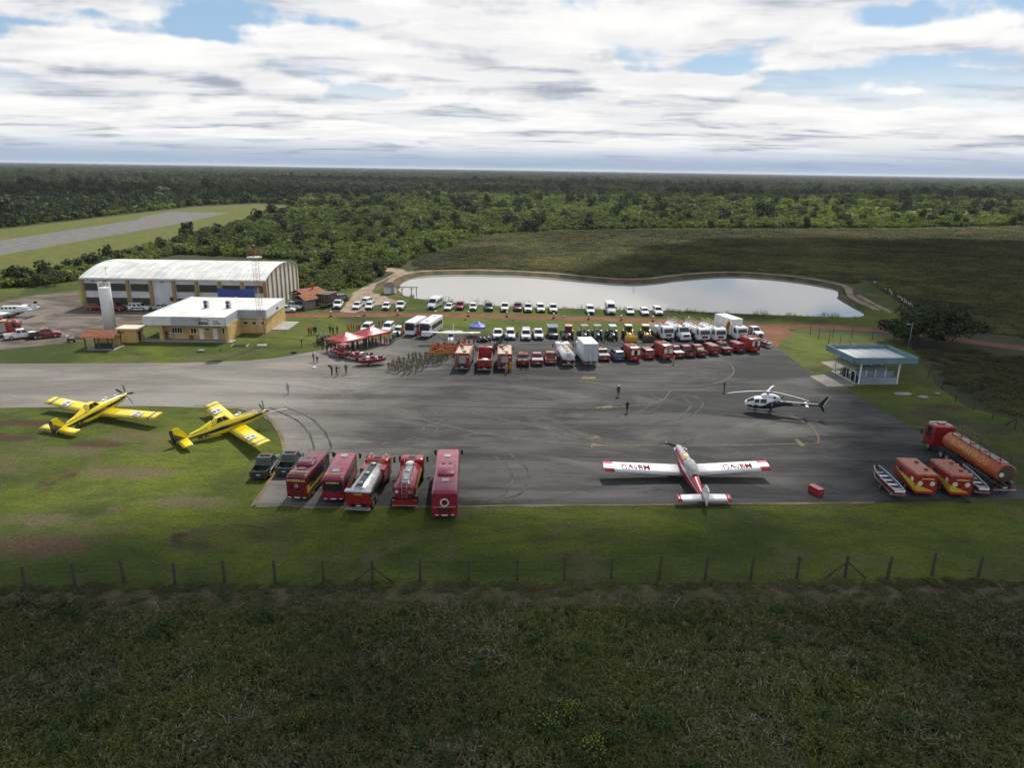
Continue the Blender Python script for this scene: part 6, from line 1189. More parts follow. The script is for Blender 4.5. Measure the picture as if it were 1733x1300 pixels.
# ---------------------------------------------------------------- aircraft
m_yelp = paint('aircraft_yellow', (.78, .60, .010)); m_navy = paint('aircraft_navy', (.022, .026, .050)); m_wing = paint('aircraft_white', (.70, .71, .72)); m_pinkr = paint('aircraft_red', (.42, .030, .050)); m_cover = M('cockpit_cover', (.42, .43, .42), .9, var=.3, nscale=2)
m_blade = M('propeller_black', (.02, .02, .02), .4); m_decal = M('white_decal', (.62, .62, .65), .5, var=.2, nscale=5)
def foil(c0, ch, y, z, th): return [(c0+ch*x, y, z+th*t) for x, t in ((0, 0), (.06, .38), (.3, .55), (.62, .38), (1, .03), (.62, -.25), (.3, -.35), (.06, -.28))]
def ag_plane(livery, pitch=9.0):
    yel = livery == 'yellow'; base = m_yelp if yel else m_wing; pr = Proto(); R = Matrix.Translation((1.3, 0, 0)) @ Matrix.Rotation(math.radians(-pitch), 4, 'Y') @ Matrix.Translation((-1.3, 0, 0))
    def add(nm, mb, mt, par=None): return pr.add(nm, mb.xf(R) if isinstance(mb, MB) else mb, mt, par)
    secs = [(4.45, .30, 1.28, 1.90, .2, .25), (4.2, .40, 1.12, 2.0, .25, .3), (3.0, .50, .98, 2.12, .25, .35), (1.6, .58, .86, 2.28, .2, .4), (.4, .60, .80, 2.38, .2, .42), (-.9, .58, .82, 2.40, .2, .42), (-2.4, .48, .95, 2.25, .2, .4), (-4.2, .30, 1.25, 2.0, .15, .25), (-5.8, .14, 1.50, 1.85, .06, .1), (-6.3, .07, 1.60, 1.80, .03, .05)]
    mb = MB(); mb.loft([rr(*q) for q in secs]); f = add('fuselage', mb, base if yel else m_pinkr)
    for s in (-1, 1):                                                           # side flash
        st = MB(); st.loft([[(x, s*(hw+.012), z0+(z1-z0)*(.34 if yel else .50)), (x, s*(hw+.012), z0+(z1-z0)*(.62 if yel else .68))] for x, hw, z0, z1, *_ in secs[1:-1]], False, False); add('side_flash', st, m_navy if yel else m_wing, f)
    add('spinner', MB().lathe([(.30, 4.45), (.26, 4.62), (.15, 4.78), (.02, 4.86)], 'x', 16, (0, 0, 1.6)), m_wing if yel else m_pinkr)
    nb = 5 if yel else 3
    for k in range(nb):
        a = 2*math.pi*k/nb+.35; u = Vector((0, math.cos(a), math.sin(a))); v = Vector((0, -math.sin(a), math.cos(a))); b = MB()
        b.loft([[Vector((4.6, 0, 1.6))+u*r+v*w+Vector((t, 0, 0)) for w, t in ((-c, -.05), (0, .04), (c, .05), (0, -.04))] for r, c in ((.22, .06), (.7, .14), (1.3, .13), (1.62, .08))]); add('propeller_blade', b, m_blade if k != 1 else m_steel)
    add('engine_cowl_top', MB().loft([[(x, y, z) for y, z in ((-.3, zt+.0), (0, zt+.05), (.3, zt+.0))] for x, zt in ((4.3, 1.96), (3.0, 2.12), (1.7, 2.28))], False, False), M('cowl_grey', (.20, .19, .18), .5) if yel else M('cowl_blue', (.16, .20, .26), .4), f)
    for s in (-1, 1): add('exhaust_stack', MB().path([(3.9, s*.45, 1.85), (3.6, s*.62, 1.9), (3.2, s*.68, 1.9)], .1, 8), m_steel)
    add('hopper_lid', MB().box(1.0, 1.5, -.25, .25, 2.30, 2.45), m_wing)
    if yel:
        c = MB(); C0 = [(.25, -.42, 2.33), (.25, .42, 2.33), (-2.0, .46, 2.28), (-2.0, -.46, 2.28)]; T0 = [(-.35, -.34, 2.95), (-.35, .34, 2.95), (-1.35, .34, 3.0), (-1.35, -.34, 3.0)]; c.hexa(C0[::-1], T0[::-1]); ci = add('cockpit_frame', c, m_yelp, f)
        add('windshield', MB().slab([C0[0], C0[1], T0[1], T0[0]], .06, .94, .1, .92), m_glass, ci)
        for q in ([C0[3], C0[0], T0[0], T0[3]], [C0[1], C0[2], T0[2], T0[1]]):
            for u0, u1 in ((.22, .6), (.64, .95)) if q[0][0] < 0 else ((.05, .36), (.4, .78)): add('side_window', MB().slab(q, u0, u1, .12, .9), m_glass, ci)
        add('fairing', MB().loft([[(x, y*k, 2.1+h*(1-abs(y)**2*4)) for y in (-.42, -.2, 0, .2, .42)] for x, k, h in ((-1.9, 1, .75), (-3.2, .7, .28), (-4.6, .3, -.05))], False, False), m_yelp, f)
    else:
        c = MB(); rings = []
        for x, hw, zt in ((.6, .30, 2.42), (.3, .5, 2.72), (-.4, .58, 3.02), (-1.2, .60, 3.05), (-2.0, .52, 2.8), (-2.3, .4, 2.4)): rings.append([(x, hw*math.cos(t)*(1+.05*math.sin(5*t+x*3)), 2.0+(zt-2.0)*max(0, math.sin(t))**.7) for t in [math.pi*j/10 for j in range(11)]])
        c.loft(rings, False, False); add('cockpit_cover', c, m_cover, f)
        add('windscreen_cover', MB().loft([[(x, y, z) for y, z in ((-.45, 2.2), (-.3, z1), (.3, z1), (.45, 2.2))] for x, z1 in ((2.3, 2.28), (1.4, 2.45), (.6, 2.5))], False, False), M('tan_cover', (.40, .31, .18), .8), f)
    for s in (-1, 1):
        def zz(y): return .95+abs(y)*.061
        w_ = MB(); w_.loft([foil(1.75-.06*(y/9), -2.25+.28*(y/9), s*y, zz(y), .36-.012*y) for y in (.45, 3, 6, 7.55, 7.75, 8.4, 8.9, 9.05)][::s]); wi = add('wing', w_, base)
        def band(y0, y1, mt, nm, zo=.006):
            b = MB(); rows = []
            for y in (y0, y1):
                pts = foil(1.75-.06*(y/9)+zo, -2.25+.28*(y/9)-2*zo, s*y, zz(y), (.36-.012*y)); rows.append([Vector(p)+Vector((0, 0, zo*(1.5 if i < 5 else -1.5))) for i, p in enumerate(pts)])
            b.loft(rows[::s], False); add(nm, b, mt, wi)
        if yel: band(8.0, 8.3, m_navy2, 'tip_stripe'); band(8.3, 9.06, m_yelp2, 'wing_tip')
        else: band(8.0, 9.06, m_pinkr, 'wing_tip')
        def top(x, y): return zz(y)+(.36-.012*y)*.5+.02
        if yel:
            d = MB(); zt = lambda y: zz(y)+.12+.06; d.hexa([(-.05, s*5.2, zt(5.2)), (-.05, s*6.6, zt(6.6)), (1.05, s*6.6, zt(6.6)+.03), (1.05, s*5.2, zt(5.2)+.03)][::s], [(-.05, s*5.2, zt(5.2)+.012), (-.05, s*6.6, zt(6.6)+.012), (1.05, s*6.6, zt(6.6)+.042), (1.05, s*5.2, zt(5.2)+.042)][::s]); di = add('decal', d, m_decal, wi)
            for k in range(2): me = facing(text_mesh(['AB', 'GM'][k], .5, m_navy, .006, .02), (0, -1, -s*.061), (1, 0, .03), (.72-.55*k, s*5.9, zt(5.9)+.035-.01*k)); me.transform(R); add('decal_print', me, None, di)
        else: me = facing(text_mesh('GAvBM', 1.02, M('red_letters', (.26, .016, .022), .85, spec=.1), .006, .012), (0, -1, -s*.061), (1, 0, .015), (.62, s*5.6, zz(5.6)+.205)); me.transform(R); add('lettering', me, None, wi)
        add('flap_line', MB().hexa([(-.12, s*.6, zz(.6)+.10), (-.06, s*.6, zz(.6)+.10), (-.06, s*7.4, zz(7.4)+.08), (-.12, s*7.4, zz(7.4)+.08)][::s], [(-.12, s*.6, zz(.6)+.13), (-.06, s*.6, zz(.6)+.135), (-.06, s*7.4, zz(7.4)+.105), (-.12, s*7.4, zz(7.4)+.1)][::s]), M('panel_gap', (.25, .25, .25), .6), wi)
        t_ = MB(); t_.loft([foil(-4.95-.12*(y/2.7), -1.30+.1*(y/2.7), s*y, 1.78, .14) for y in (.1, 1.4, 2.3, 2.75)][::s]); hi = add('tailplane', t_, base)
        if not yel: t_ = MB(); t_.loft([foil(-4.94-.12*(y/2.7), -1.32+.1*(y/2.7), s*y, 1.78, .165) for y in (2.3, 2.77)][::s]); add('tailplane_tip', t_, m_pinkr, hi)
        add('main_leg', MB().path([(1.3, s*.55, .95), (1.3, s*1.45, .42)], .09, 8), base); add('spray_bar', MB().tube((-.35, s*.8, .86), (-.35, s*6.5, 1.2), .025, n=5), m_dark)
        i = add('main_wheel', MB().lathe([(.2, -.14), (.38, -.12), (.42, 0), (.38, .12), (.2, .14)], 'y', 18, (1.3, s*1.5, .42)), m_black); add('rim', MB().lathe([(.21, -.15), (.21, .15)], 'y', 12, (1.3, s*1.5, .42)), m_wing, i)
    fin = [(-4.7, 1.85), (-5.55, 3.25), (-6.05, 3.35), (-6.35, 3.3)]; fo = [(-6.35, 3.3), (-6.75, 3.25), (-6.7, 1.55), (-6.3, 1.6)]
    b = MB(); b.loft([[(x, y, z) for x, z in fin+[(-6.3, 1.65)]] for y in (-.06, .06)], smooth=False); fi = add('fin', b, m_yelp if yel else m_wing); b = MB(); b.loft([[(x, y, z) for x, z in fo] for y in (-.05, .05)], smooth=False); add('rudder', b, m_navy if yel else m_wing)
    if yel:
        b = MB(); b.loft([[(x, y, z) for x, z in ((-5.2, 1.82), (-6.3, 2.75), (-6.31, 1.68))] for y in (-.07, .07)], smooth=False); add('fin_flash', b, m_navy, fi)
    add('tail_leg', MB().tube((-5.9, 0, 1.55), (-6.0, 0, 1.25), .05), m_steel); add('tail_wheel', MB().lathe([(.08, -.06), (.17, -.05), (.18, 0), (.17, .05), (.08, .06)], 'y', 14, (-6.0, 0, 1.34)), m_black)
    if yel:
        for s in (-1, 1): me = facing(text_mesh('PR-RCH', .55, m_navy, .006, .02), (-s, 0, 0), (0, 0, 1), (-3.0, s*.47, 1.28)); me.transform(R); add('lettering', me, None, f)
        add('rotary_vent', MB().lathe([(.14, 2.3), (.14, 2.6), (.06, 2.66)], 'z', 10, (1.6, 0, 0)), m_wing)
    for i, p in enumerate(pr.p):
        if p[0] == 'lettering' or p[0] == 'decal_print': pass
    return pr
m_navy2 = M('stripe_grey_blue', (.09, .10, .16), .4); m_yelp2 = paint('aircraft_yellow_tip', (.76, .58, .012))
def fly(pr, tail, nose, zn, label, z=.03, group=None):
    a, b = G(*tail), G(*nose, zn); d = Vector((b.x-a.x, b.y-a.y)); k = d.length; d.normalize()
    pr.place('crop_duster', (a.x+d.x*6.0, a.y+d.y*6.0, z), math.atan2(d.y, d.x), label, 'airplane', group)
yp = ag_plane('yellow')
fly(yp, (306, 754), (440, 694), 2.4, 'yellow single-engine plane beside the curved apron edge, nose to the taxiway', .03, 'yellow crop dusters'); fly(yp, (101, 736), (201, 668), 2.4, 'yellow single-engine plane farther along the grass, near the bare earth patches', .03, 'yellow crop dusters')
fly(ag_plane('white'), (1191, 855), (1150, 757), 2.4, 'white and red single-engine plane with GAvBM on its wings', .05)
MB_ = G(437, 706); pole_a, pole_b = G(447, 706), G(486, 693)
o = MB().tube((pole_a.x, pole_a.y, .6), (pole_b.x, pole_b.y, .12), .04, n=6).obj('tow_bar', m_white, None); tag(o, 'thin white tow bar lying on the taxiway before the yellow plane', 'tow bar')
# ---- high-wing light plane
cp = Proto(); secs = [(2.9, .25, .85, 1.35, .15, .2), (2.5, .48, .70, 1.52, .2, .25), (1.4, .55, .62, 1.62, .2, .25), (.9, .55, .6, 2.1, .2, .3), (-.6, .52, .62, 2.15, .2, .3), (-2.0, .35, .85, 1.75, .15, .25), (-4.6, .10, 1.25, 1.55, .05, .08)]
mb = MB(); mb.loft([rr(*q) for q in secs]); f = cp.add('fuselage', mb, m_wing); cp.add('windshield', MB().slab([(1.42, -.48, 1.6), (1.42, .48, 1.6), (.9, .45, 2.08), (.9, -.45, 2.08)], .04, .96, .05, .95, .03), m_glass, f)
cp.add('wing', MB().loft([foil(.95, -1.5 if abs(y) < 3 else -1.2, y, 2.2+abs(y)*.03, .24) for y in (-5.5, -3, -.4, .4, 3, 5.5)][::-1]), m_wing); cp.add('spinner', MB().lathe([(.16, 2.9), (.12, 3.05), (.02, 3.15)], 'x', 12, (0, 0, 1.12)), m_wing)
for k in range(2): a = math.pi*k+1.55; u = Vector((0, math.cos(a), math.sin(a))); v = Vector((0, -math.sin(a), math.cos(a))); b = MB(); b.loft([[Vector((2.98, 0, 1.12))+u*r+v*w+Vector((t, 0, 0)) for w, t in ((-c, -.03), (0, .02), (c, .03), (0, -.02))] for r, c in ((.1, .05), (.5, .09), (.95, .05))]); cp.add('propeller_blade', b, m_blade)
for s in (-1, 1):
    cp.add('strut', MB().tube((.3, s*.5, .75), (.2, s*2.9, 2.22), .05, n=6), m_wing); cp.add('tailplane', MB().loft([foil(-3.9, -.9, s*y, 1.5, .08) for y in (.05, 1.8)][::s]), m_wing); cp.add('main_leg', MB().tube((.1, s*.4, .7), (.1, s*1.2, .25), .05, n=6), m_wing); cp.add('wheel', MB().lathe([(.1, -.08), (.24, -.06), (.25, .06), (.1, .08)], 'y', 14, (.1, s*1.25, .25)), m_black)
b = MB(); b.loft([[(x, y, z) for x, z in ((-3.6, 1.5), (-4.5, 2.75), (-5.0, 2.75), (-4.8, 1.35))] for y in (-.05, .05)], smooth=False); cp.add('fin', b, m_wing); cp.add('nose_wheel', MB().lathe([(.08, -.06), (.2, -.05), (.2, .05), (.08, .06)], 'y', 12, (2.1, 0, .2)).tube((2.1, 0, .25), (2.1, 0, .8), .04, n=6), m_black)
c = G(762, 588); cp.place('light_plane', (c.x, c.y+2.6, .05), math.radians(-90), 'white high-wing light plane behind the orange squad', 'airplane')
# ---- twin-engine plane on the yard
tp = Proto(); secs = [(4.3, .10, 1.25, 1.5, .05, .1), (3.9, .35, 1.05, 1.75, .2, .25), (2.6, .58, .9, 2.0, .25, .3), (1.6, .65, .85, 2.35, .25, .35), (-1.2, .65, .9, 2.4, .25, .35), (-3.0, .4, 1.1, 2.1, .2, .25), (-4.9, .12, 1.45, 1.75, .05, .08)]
mb = MB(); mb.loft([rr(*q) for q in secs]); f = tp.add('fuselage', mb, m_wing)
for s in (-1, 1):
    for x in (1.5, .7, -.1, -.9): q = [(x-.28, s*.656, 1.75), (x+.28, s*.656, 1.75), (x+.26, s*.63, 2.12), (x-.26, s*.63, 2.12)]; tp.add('window', MB().slab(q if s < 0 else [q[1], q[0], q[3], q[2]], off=.02), m_glass, f)
    tp.add('side_flash', MB().hexa([(-4.0, s*.3, 1.4), (3.4, s*.52, 1.25), (3.4, s*.50, 1.25), (-4.0, s*.28, 1.4)][::-s], [(-4.0, s*.3, 1.5), (3.4, s*.52, 1.5), (3.4, s*.50, 1.5), (-4.0, s*.28, 1.5)][::-s]), p_dkblue, f)
    tp.add('wing', MB().loft([foil(1.5-.1*y, -2.2+.13*y, s*y, 1.0+y*.07, .30-.02*y) for y in (.4, 2.4, 6.2)][::s]), m_wing); e = MB(); hull(e, [(2.9, .18, .98, 1.35, .1, .12), (2.5, .34, .85, 1.5, .15, .2), (1.2, .36, .85, 1.5, .15, .2), (-.4, .1, 1.1, 1.3, .04, .05)]); tp.add('engine_nacelle', e, m_wing, None, (0, s*2.2, 0))
    for k in range(3): a = 2.09*k+.4; tp.add('propeller_blade', MB().tube((2.95, s*2.2, 1.17), (2.95, s*2.2+.85*math.cos(a), 1.17+.85*math.sin(a)), .06, .04, 4), m_blade)
    tp.add('tailplane', MB().loft([foil(-3.9, -1.0, s*y, 1.75, .09) for y in (.05, 2.2)][::s]), m_wing); tp.add('main_leg', MB().tube((-.2, s*2.0, .95), (-.2, s*2.0, .3), .06, n=6), m_steel); tp.add('wheel', MB().lathe([(.12, -.08), (.28, -.06), (.28, .06), (.12, .08)], 'y', 14, (-.2, s*2.0, .28)), m_black)
tp.add('windshield', MB().slab([(2.55, -.5, 1.98), (2.55, .5, 1.98), (1.75, .48, 2.36), (1.75, -.48, 2.36)], .02, .98, 0, 1, .03), m_glass, f)
b = MB(); b.loft([[(x, y, z) for x, z in ((-3.4, 1.9), (-4.5, 2.9), (-5.1, 2.9), (-5.1, 1.5))] for y in (-.06, .06)], smooth=False); fi = tp.add('fin', b, m_wing); b = MB(); b.loft([[(x, y, z) for x, z in ((-4.4, 2.8), (-4.75, 3.25), (-5.3, 3.25), (-5.15, 2.75))] for y in (-.065, .065)], smooth=False); tp.add('fin_cap', b, m_black, fi)
tp.add('nose_leg', MB().tube((3.2, 0, 1.0), (3.2, 0, .2), .05, n=6).lathe([(.1, -.05), (.22, -.05), (.22, .05), (.1, .05)], 'y', 12, (3.2, 0, .22)), m_black)
c = G(22, 536); tp.place('twin_engine_plane', (c.x, c.y, .04), math.radians(188), 'white and blue twin-engine plane on the hangar yard', 'airplane')
# ---- helicopter
hp = Proto(); HS = [(2.75, .10, 1.15, 1.40), (2.6, .38, .98, 1.62), (2.2, .68, .84, 1.92), (1.6, .86, .76, 2.22), (.9, .92, .74, 2.40), (0, .92, .74, 2.44), (-.8, .80, .82, 2.46), (-1.3, .62, .95, 2.36), (-1.8, .42, 1.15, 2.12), (-2.3, .28, 1.35, 1.95)]
def hpt(x, t, off=0.0):
    for A, B_ in zip(HS[:-1], HS[1:]):
        if B_[0] <= x <= A[0]: u = (x-A[0])/(B_[0]-A[0]); hw, z0, z1 = [A[i]+(B_[i]-A[i])*u for i in (1, 2, 3)]; break
    c, s = math.cos(t), math.sin(t); e = .75; zc, h = (z0+z1)/2, (z1-z0)/2
    return (x+off*.15, (hw+off)*math.copysign(abs(c)**e, c), zc+(h+off)*math.copysign(abs(s)**e, s))
XS = [2.75, 2.7, 2.6, 2.4, 2.2, 1.9, 1.6, 1.2, .9, .4, 0, -.4, -.8, -1.1, -1.3, -1.55, -1.8, -2.3]
mb = MB(); mb.loft([[hpt(x, 2*math.pi*j/28) for j in range(28)] for x in XS]); f = hp.add('fuselage', mb, m_wing)
def hpatch(nm, x0, x1, t0, t1, mt, par=f, off=.012, n=5): hp.add(nm, MB().loft([[hpt(x0+(x1-x0)*i/n, t0+(t1-t0)*j/n, off) for j in range(n+1)] for i in range(n+1)], False, False), mt, par)
m_dgreen = paint('helicopter_green', (.010, .026, .026))
bp_ = MB(); rows = []
for i in range(19):
    x = 2.3-4.58*i/18; k = .10-.55*max(0, (.9-x)/3.2)**1.5; rows.append([hpt(x, math.pi*(1+k)+math.pi*(1-2*k)*j/14, .014) for j in range(15)])
hp.add('belly_panel', bp_.loft(rows, False, False), m_dgreen, f)
for lo, hi in ((.16, .47), (.53, .84)): hpatch('windshield', 2.42, 1.55, math.pi*lo, math.pi*hi, m_glass)
for s in (0, 1):
    def T(a): return math.pi*(1-a) if s else math.pi*a
    hpatch('door_window', 1.45, .85, T(.03), T(.24), m_glass); hpatch('cabin_window', .7, -.1, T(.03), T(.24), m_glass); hpatch('chin_window', 2.35, 1.75, T(-.05), T(-.2), m_glass); hpatch('lower_window', 1.5, 1.0, T(-.04), T(-.18), m_glass)
cw = MB(); hull(cw, [(.7, .25, 2.3, 2.55, .05, .1), (.3, .5, 2.3, 2.78, .05, .2), (-1.0, .52, 2.2, 2.8, .05, .2), (-1.9, .35, 2.0, 2.55, .05, .15)]); hp.add('engine_cowling', cw, m_wing); hp.add('emblem', MB().lathe([(.17, -.02), (.17, .02)], 'y', 14, (-1.1, .53, 2.5)), m_dgreen); hp.add('exhaust', MB().tube((-1.7, 0, 2.5), (-2.3, 0, 2.6), .14, n=10), m_dark)
mb = MB(); hull(mb, [(-1.2, .5, .98, 2.1, .15, .2), (-2.3, .30, 1.30, 1.98, .1, .14), (-5.0, .16, 1.62, 1.95, .08, .1), (-7.2, .10, 1.75, 1.95, .05, .05)]); bi = hp.add('tail_boom', mb, m_dgreen)
hp.add('boom_stripe', MB().hexa([(-6.9, -.05, 1.95), (-2.7, -.09, 1.955), (-2.7, .09, 1.955), (-6.9, .05, 1.95)], [(-6.9, -.05, 1.98), (-2.7, -.09, 1.985), (-2.7, .09, 1.985), (-6.9, .05, 1.98)]), m_wing, bi)
for s in (-1, 1): hp.add('lettering', facing(text_mesh('CIOPAER MT', .30, m_emb, .004, .006), (-s, 0, 0), (0, .0, 1), (-3.7, s*.235, 1.74)), None, bi)
for nm, pts, mt in (('upper_fin', ((-6.7, 1.9), (-7.7, 3.2), (-8.1, 3.25), (-7.4, 1.85)), m_dgreen), ('lower_fin', ((-6.9, 1.8), (-7.5, 1.0), (-7.75, 1.05), (-7.4, 1.85)), m_dgreen), ('fin_trim', ((-7.35, 1.9), (-8.05, 3.15), (-8.15, 3.15), (-7.55, 1.9)), m_wing)):
    b = MB(); b.loft([[(x, y, z) for x, z in pts] for y in ((-.06, .06) if nm != 'fin_trim' else (-.05, .05))], smooth=False); hp.add(nm, b, mt)
hp.add('stabiliser', MB().box(-5.5, -5.15, -1.1, 1.1, 1.76, 1.81), m_wing); hp.add('tail_rotor', MB().box(-7.55, -7.45, -.16, -.12, 1.15, 2.6).tube((-7.5, .0, 1.88), (-7.5, -.2, 1.88), .06, n=8), m_wing)
hp.add('mast', MB().tube((-.2, 0, 2.7), (-.2, 0, 3.2), .1, n=10), m_dark); hp.add('rotor_hub', MB().lathe([(.28, 3.12), (.32, 3.2), (.2, 3.32)], 'z', 14, (-.2, 0, 0)), m_wing)
a_, b_ = G(1384, 686, 1.9), G(1261, 683, 1.2); hd = math.atan2(b_.y-a_.y, b_.x-a_.x); hx = Vector((b_.x-math.cos(hd)*2.6, b_.y-math.sin(hd)*2.6))
for ang in (172, 335, 62):
    t = math.radians(ang)-hd; u = Vector((math.cos(t), math.sin(t), 0)); v = Vector((-u.y, u.x, 0)); b = MB()
    b.loft([[Vector((-.2, 0, 3.22))+u*r+v*w+Vector((0, 0, zt-dr)) for w, zt in ((-c, 0), (0, .02), (c, 0), (0, -.02))] for r, c, dr in ((.3, .08, 0), (.9, .15, .02), (2.6, .175, .16), (4.4, .175, .42), (5.35, .17, .62))]); hp.add('rotor_blade', b, m_wallw)
for s in (-1, 1):
    hp.add('skid', MB().path([(2.2, s*1.1, .3), (1.9, s*1.1, .08), (-1.6, s*1.1, .06)], .05, 8), m_dark)
    for x in (1.2, -.9): hp.add('skid_leg', MB().path([(x, s*.3, .85), (x, s*.85, .6), (x, s*1.1, .08)], .045, 6), m_dark)
    hp.add('step', MB().tube((1.4, s*1.0, .42), (-.6, s*1.0, .42), .03, n=6), m_steel)
hp.place('helicopter', (hx.x, hx.y, .05), hd, 'white and dark green helicopter with drooping rotor blades', 'helicopter')
# ---------------------------------------------------------------- people: one continuous skinned body per pose, clothes by slot
def person_mesh(pose):
    J = {'pel': (0, 0, .95), 'bel': (0, 0, 1.10), 'che': (0, .01, 1.32), 'nec': (0, 0, 1.48), 'chin': (0, .015, 1.55), 'hea': (0, .02, 1.64), 'top': (0, .01, 1.72)}
    R_ = {'pel': (.15, .11), 'bel': (.14, .10), 'che': (.17, .115), 'nec': (.06, .06), 'chin': (.065, .07), 'hea': (.085, .10), 'top': (.06, .07)}
    E_ = [('pel', 'bel'), ('bel', 'che'), ('che', 'nec'), ('nec', 'chin'), ('chin', 'hea'), ('hea', 'top')]
    arms = {'stand': ((.21, 0, 1.40), (.26, -.02, 1.14), (.27, .04, .90), (.275, .06, .80)), 'ease': ((.21, 0, 1.40), (.29, -.08, 1.15), (.12, -.14, .98), (.03, -.16, .95)), 'camera': ((.21, .02, 1.40), (.25, .16, 1.20), (.10, .30, 1.45), (.05, .30, 1.53)), 'walk': ((.21, 0, 1.40), (.26, .06, 1.15), (.25, .18, .95), (.25, .22, .86))}[pose]
    for s, t in ((-1, 'l'), (1, 'r')):
        for k, (nm, p) in enumerate(zip(('sho', 'elb', 'wri', 'han'), arms)):
            yy = p[1] if not (pose == 'walk' and s < 0 and k) else -p[1]*.7; J[nm+t] = (s*p[0], yy, p[2]); R_[nm+t] = ((.075, .075), (.048, .048), (.034, .034), (.032, .018))[k]
        h = J['han'+t]; w_ = J['wri'+t]; d = Vector(h)-Vector(w_); d.normalize(); sd = Vector((0, 1, 0)) if abs(d.y) < .7 else Vector((0, 0, 1))
        for k, (o, ln) in enumerate(((-.028, .075), (-.009, .09), (.010, .085), (.028, .065))): J['f%d%s' % (k, t)] = tuple(Vector(h)+sd*o+d*ln+Vector((-s*.012, 0, 0))); R_['f%d%s' % (k, t)] = (.0085, .0085); E_.append(('han'+t, 'f%d%s' % (k, t)))
        J['th'+t] = tuple(Vector(w_).lerp(Vector(h), .4)+sd*.06+d*.03); R_['th'+t] = (.010, .010); E_.append(('wri'+t, 'th'+t))
        E_ += [('che', 'sho'+t), ('sho'+t, 'elb'+t), ('elb'+t, 'wri'+t), ('wri'+t, 'han'+t)]
        st = .0 if pose != 'walk' else s*.18; J['hip'+t] = (s*.10, 0, .88); J['kne'+t] = (s*.115, .02+st*.6, .50); J['ank'+t] = (s*.125, -.02+st, .09); J['toe'+t] = (s*.145, .13+st, .035)
        R_['hip'+t] = (.095, .10); R_['kne'+t] = (.062, .065); R_['ank'+t] = (.045, .05); R_['toe'+t] = (.045, .032); E_ += [('pel', 'hip'+t), ('hip'+t, 'kne'+t), ('kne'+t, 'ank'+t), ('ank'+t, 'toe'+t)]
    names = list(J); idx = {n: i for i, n in enumerate(names)}; me = bpy.data.meshes.new('person'); me.from_pydata([J[n] for n in names], [(idx[a], idx[b]) for a, b in E_], [])
    o = bpy.data.objects.new('person', me); COL.objects.link(o); sk = o.modifiers.new('skin', 'SKIN'); sk.use_smooth_shade = True; sl = me.skin_vertices[0].data
    for n in names: sl[idx[n]].radius = R_[n]; sl[idx[n]].use_root = n == 'pel'
    sb = o.modifiers.new('smooth', 'SUBSURF'); sb.levels = sb.render_levels = 1
    bpy.context.view_layer.update(); out = bpy.data.meshes.new_from_object(o.evaluated_get(bpy.context.evaluated_depsgraph_get())); bpy.data.objects.remove(o)
    out.materials.clear(); out.name = 'person'
    wr = [Vector(J[n]) for n in ('wril', 'wrir', 'hanl', 'hanr', 'f1l', 'f1r')]
    for p in out.polygons:
        c = p.center
        if c.z > 1.5: m_ = 0 if (c.z < 1.66 and c.y > .0) else 4
        elif min((c-w_).length for w_ in wr) < .075: m_ = 0
        elif c.z > 1.47: m_ = 0
        elif c.z > .96: m_ = 1
        elif c.z > .14: m_ = 2 if abs(c.x) < .2 else 1
        else: m_ = 3
        p.material_index = m_
    return out
base_m = M('skin_tone', (.28, .16, .10), .6)
def cl(nm, c): return M('cloth_'+nm, c, .9, var=.25, nscale=6)
cloth = {'camo': cl('camo', (.185, .160, .120)), 'camo2': cl('camo_dark', (.135, .118, .086)), 'orange': cl('orange', (.62, .20, .05)), 'red': cl('red', (.36, .045, .030)), 'amber': cl('amber', (.46, .22, .05)), 'black': cl('black', (.022, .022, .026)), 'navy': cl('navy', (.022, .028, .055)), 'grey': cl('grey', (.10, .10, .10)), 'white': cl('white', (.60, .62, .65)), 'pale': cl('pale_blue', (.30, .38, .50)), 'boots': cl('boots', (.02, .018, .016)), 'hair': cl('hair', (.025, .018, .014)), 'cap': cl('cap', (.15, .13, .10)), 'lime': cl('yellow', (.50, .42, .03)), 'helmet': cl('helmet', (.62, .60, .56)), 'tan': cl('tan', (.20, .16, .11)), 'brown': cl('brown', (.075, .060, .048))}
PM = {k: person_mesh(k) for k in ('stand', 'ease', 'camera', 'walk')}
PV = {}
def person(px, py, deg, shirt, trousers, head_, label, group=None, pose='stand', z=.05, hat=None, s=1.0, held=None):
    key = (pose, shirt, trousers, head_)
    if key not in PV:
        me = PM[pose].copy()
        for m_ in (base_m, cloth[shirt], cloth[trousers], cloth['boots'], cloth[head_]): me.materials.append(m_)
        PV[key] = me
    c = G(px, py); o = link('person', PV[key], None, (c.x, c.y, z), (0, 0, math.radians(deg)), (s, s, s)); tag(o, label, 'person', group)
    if hat: MB().lathe([(.02, 1.78), (.10, 1.77), (.125, 1.70), (.13, 1.66)], 'z', 12, (0, .015, 0), False).obj('hat', cloth[hat], o)
    return o
R6 = random.Random(21)
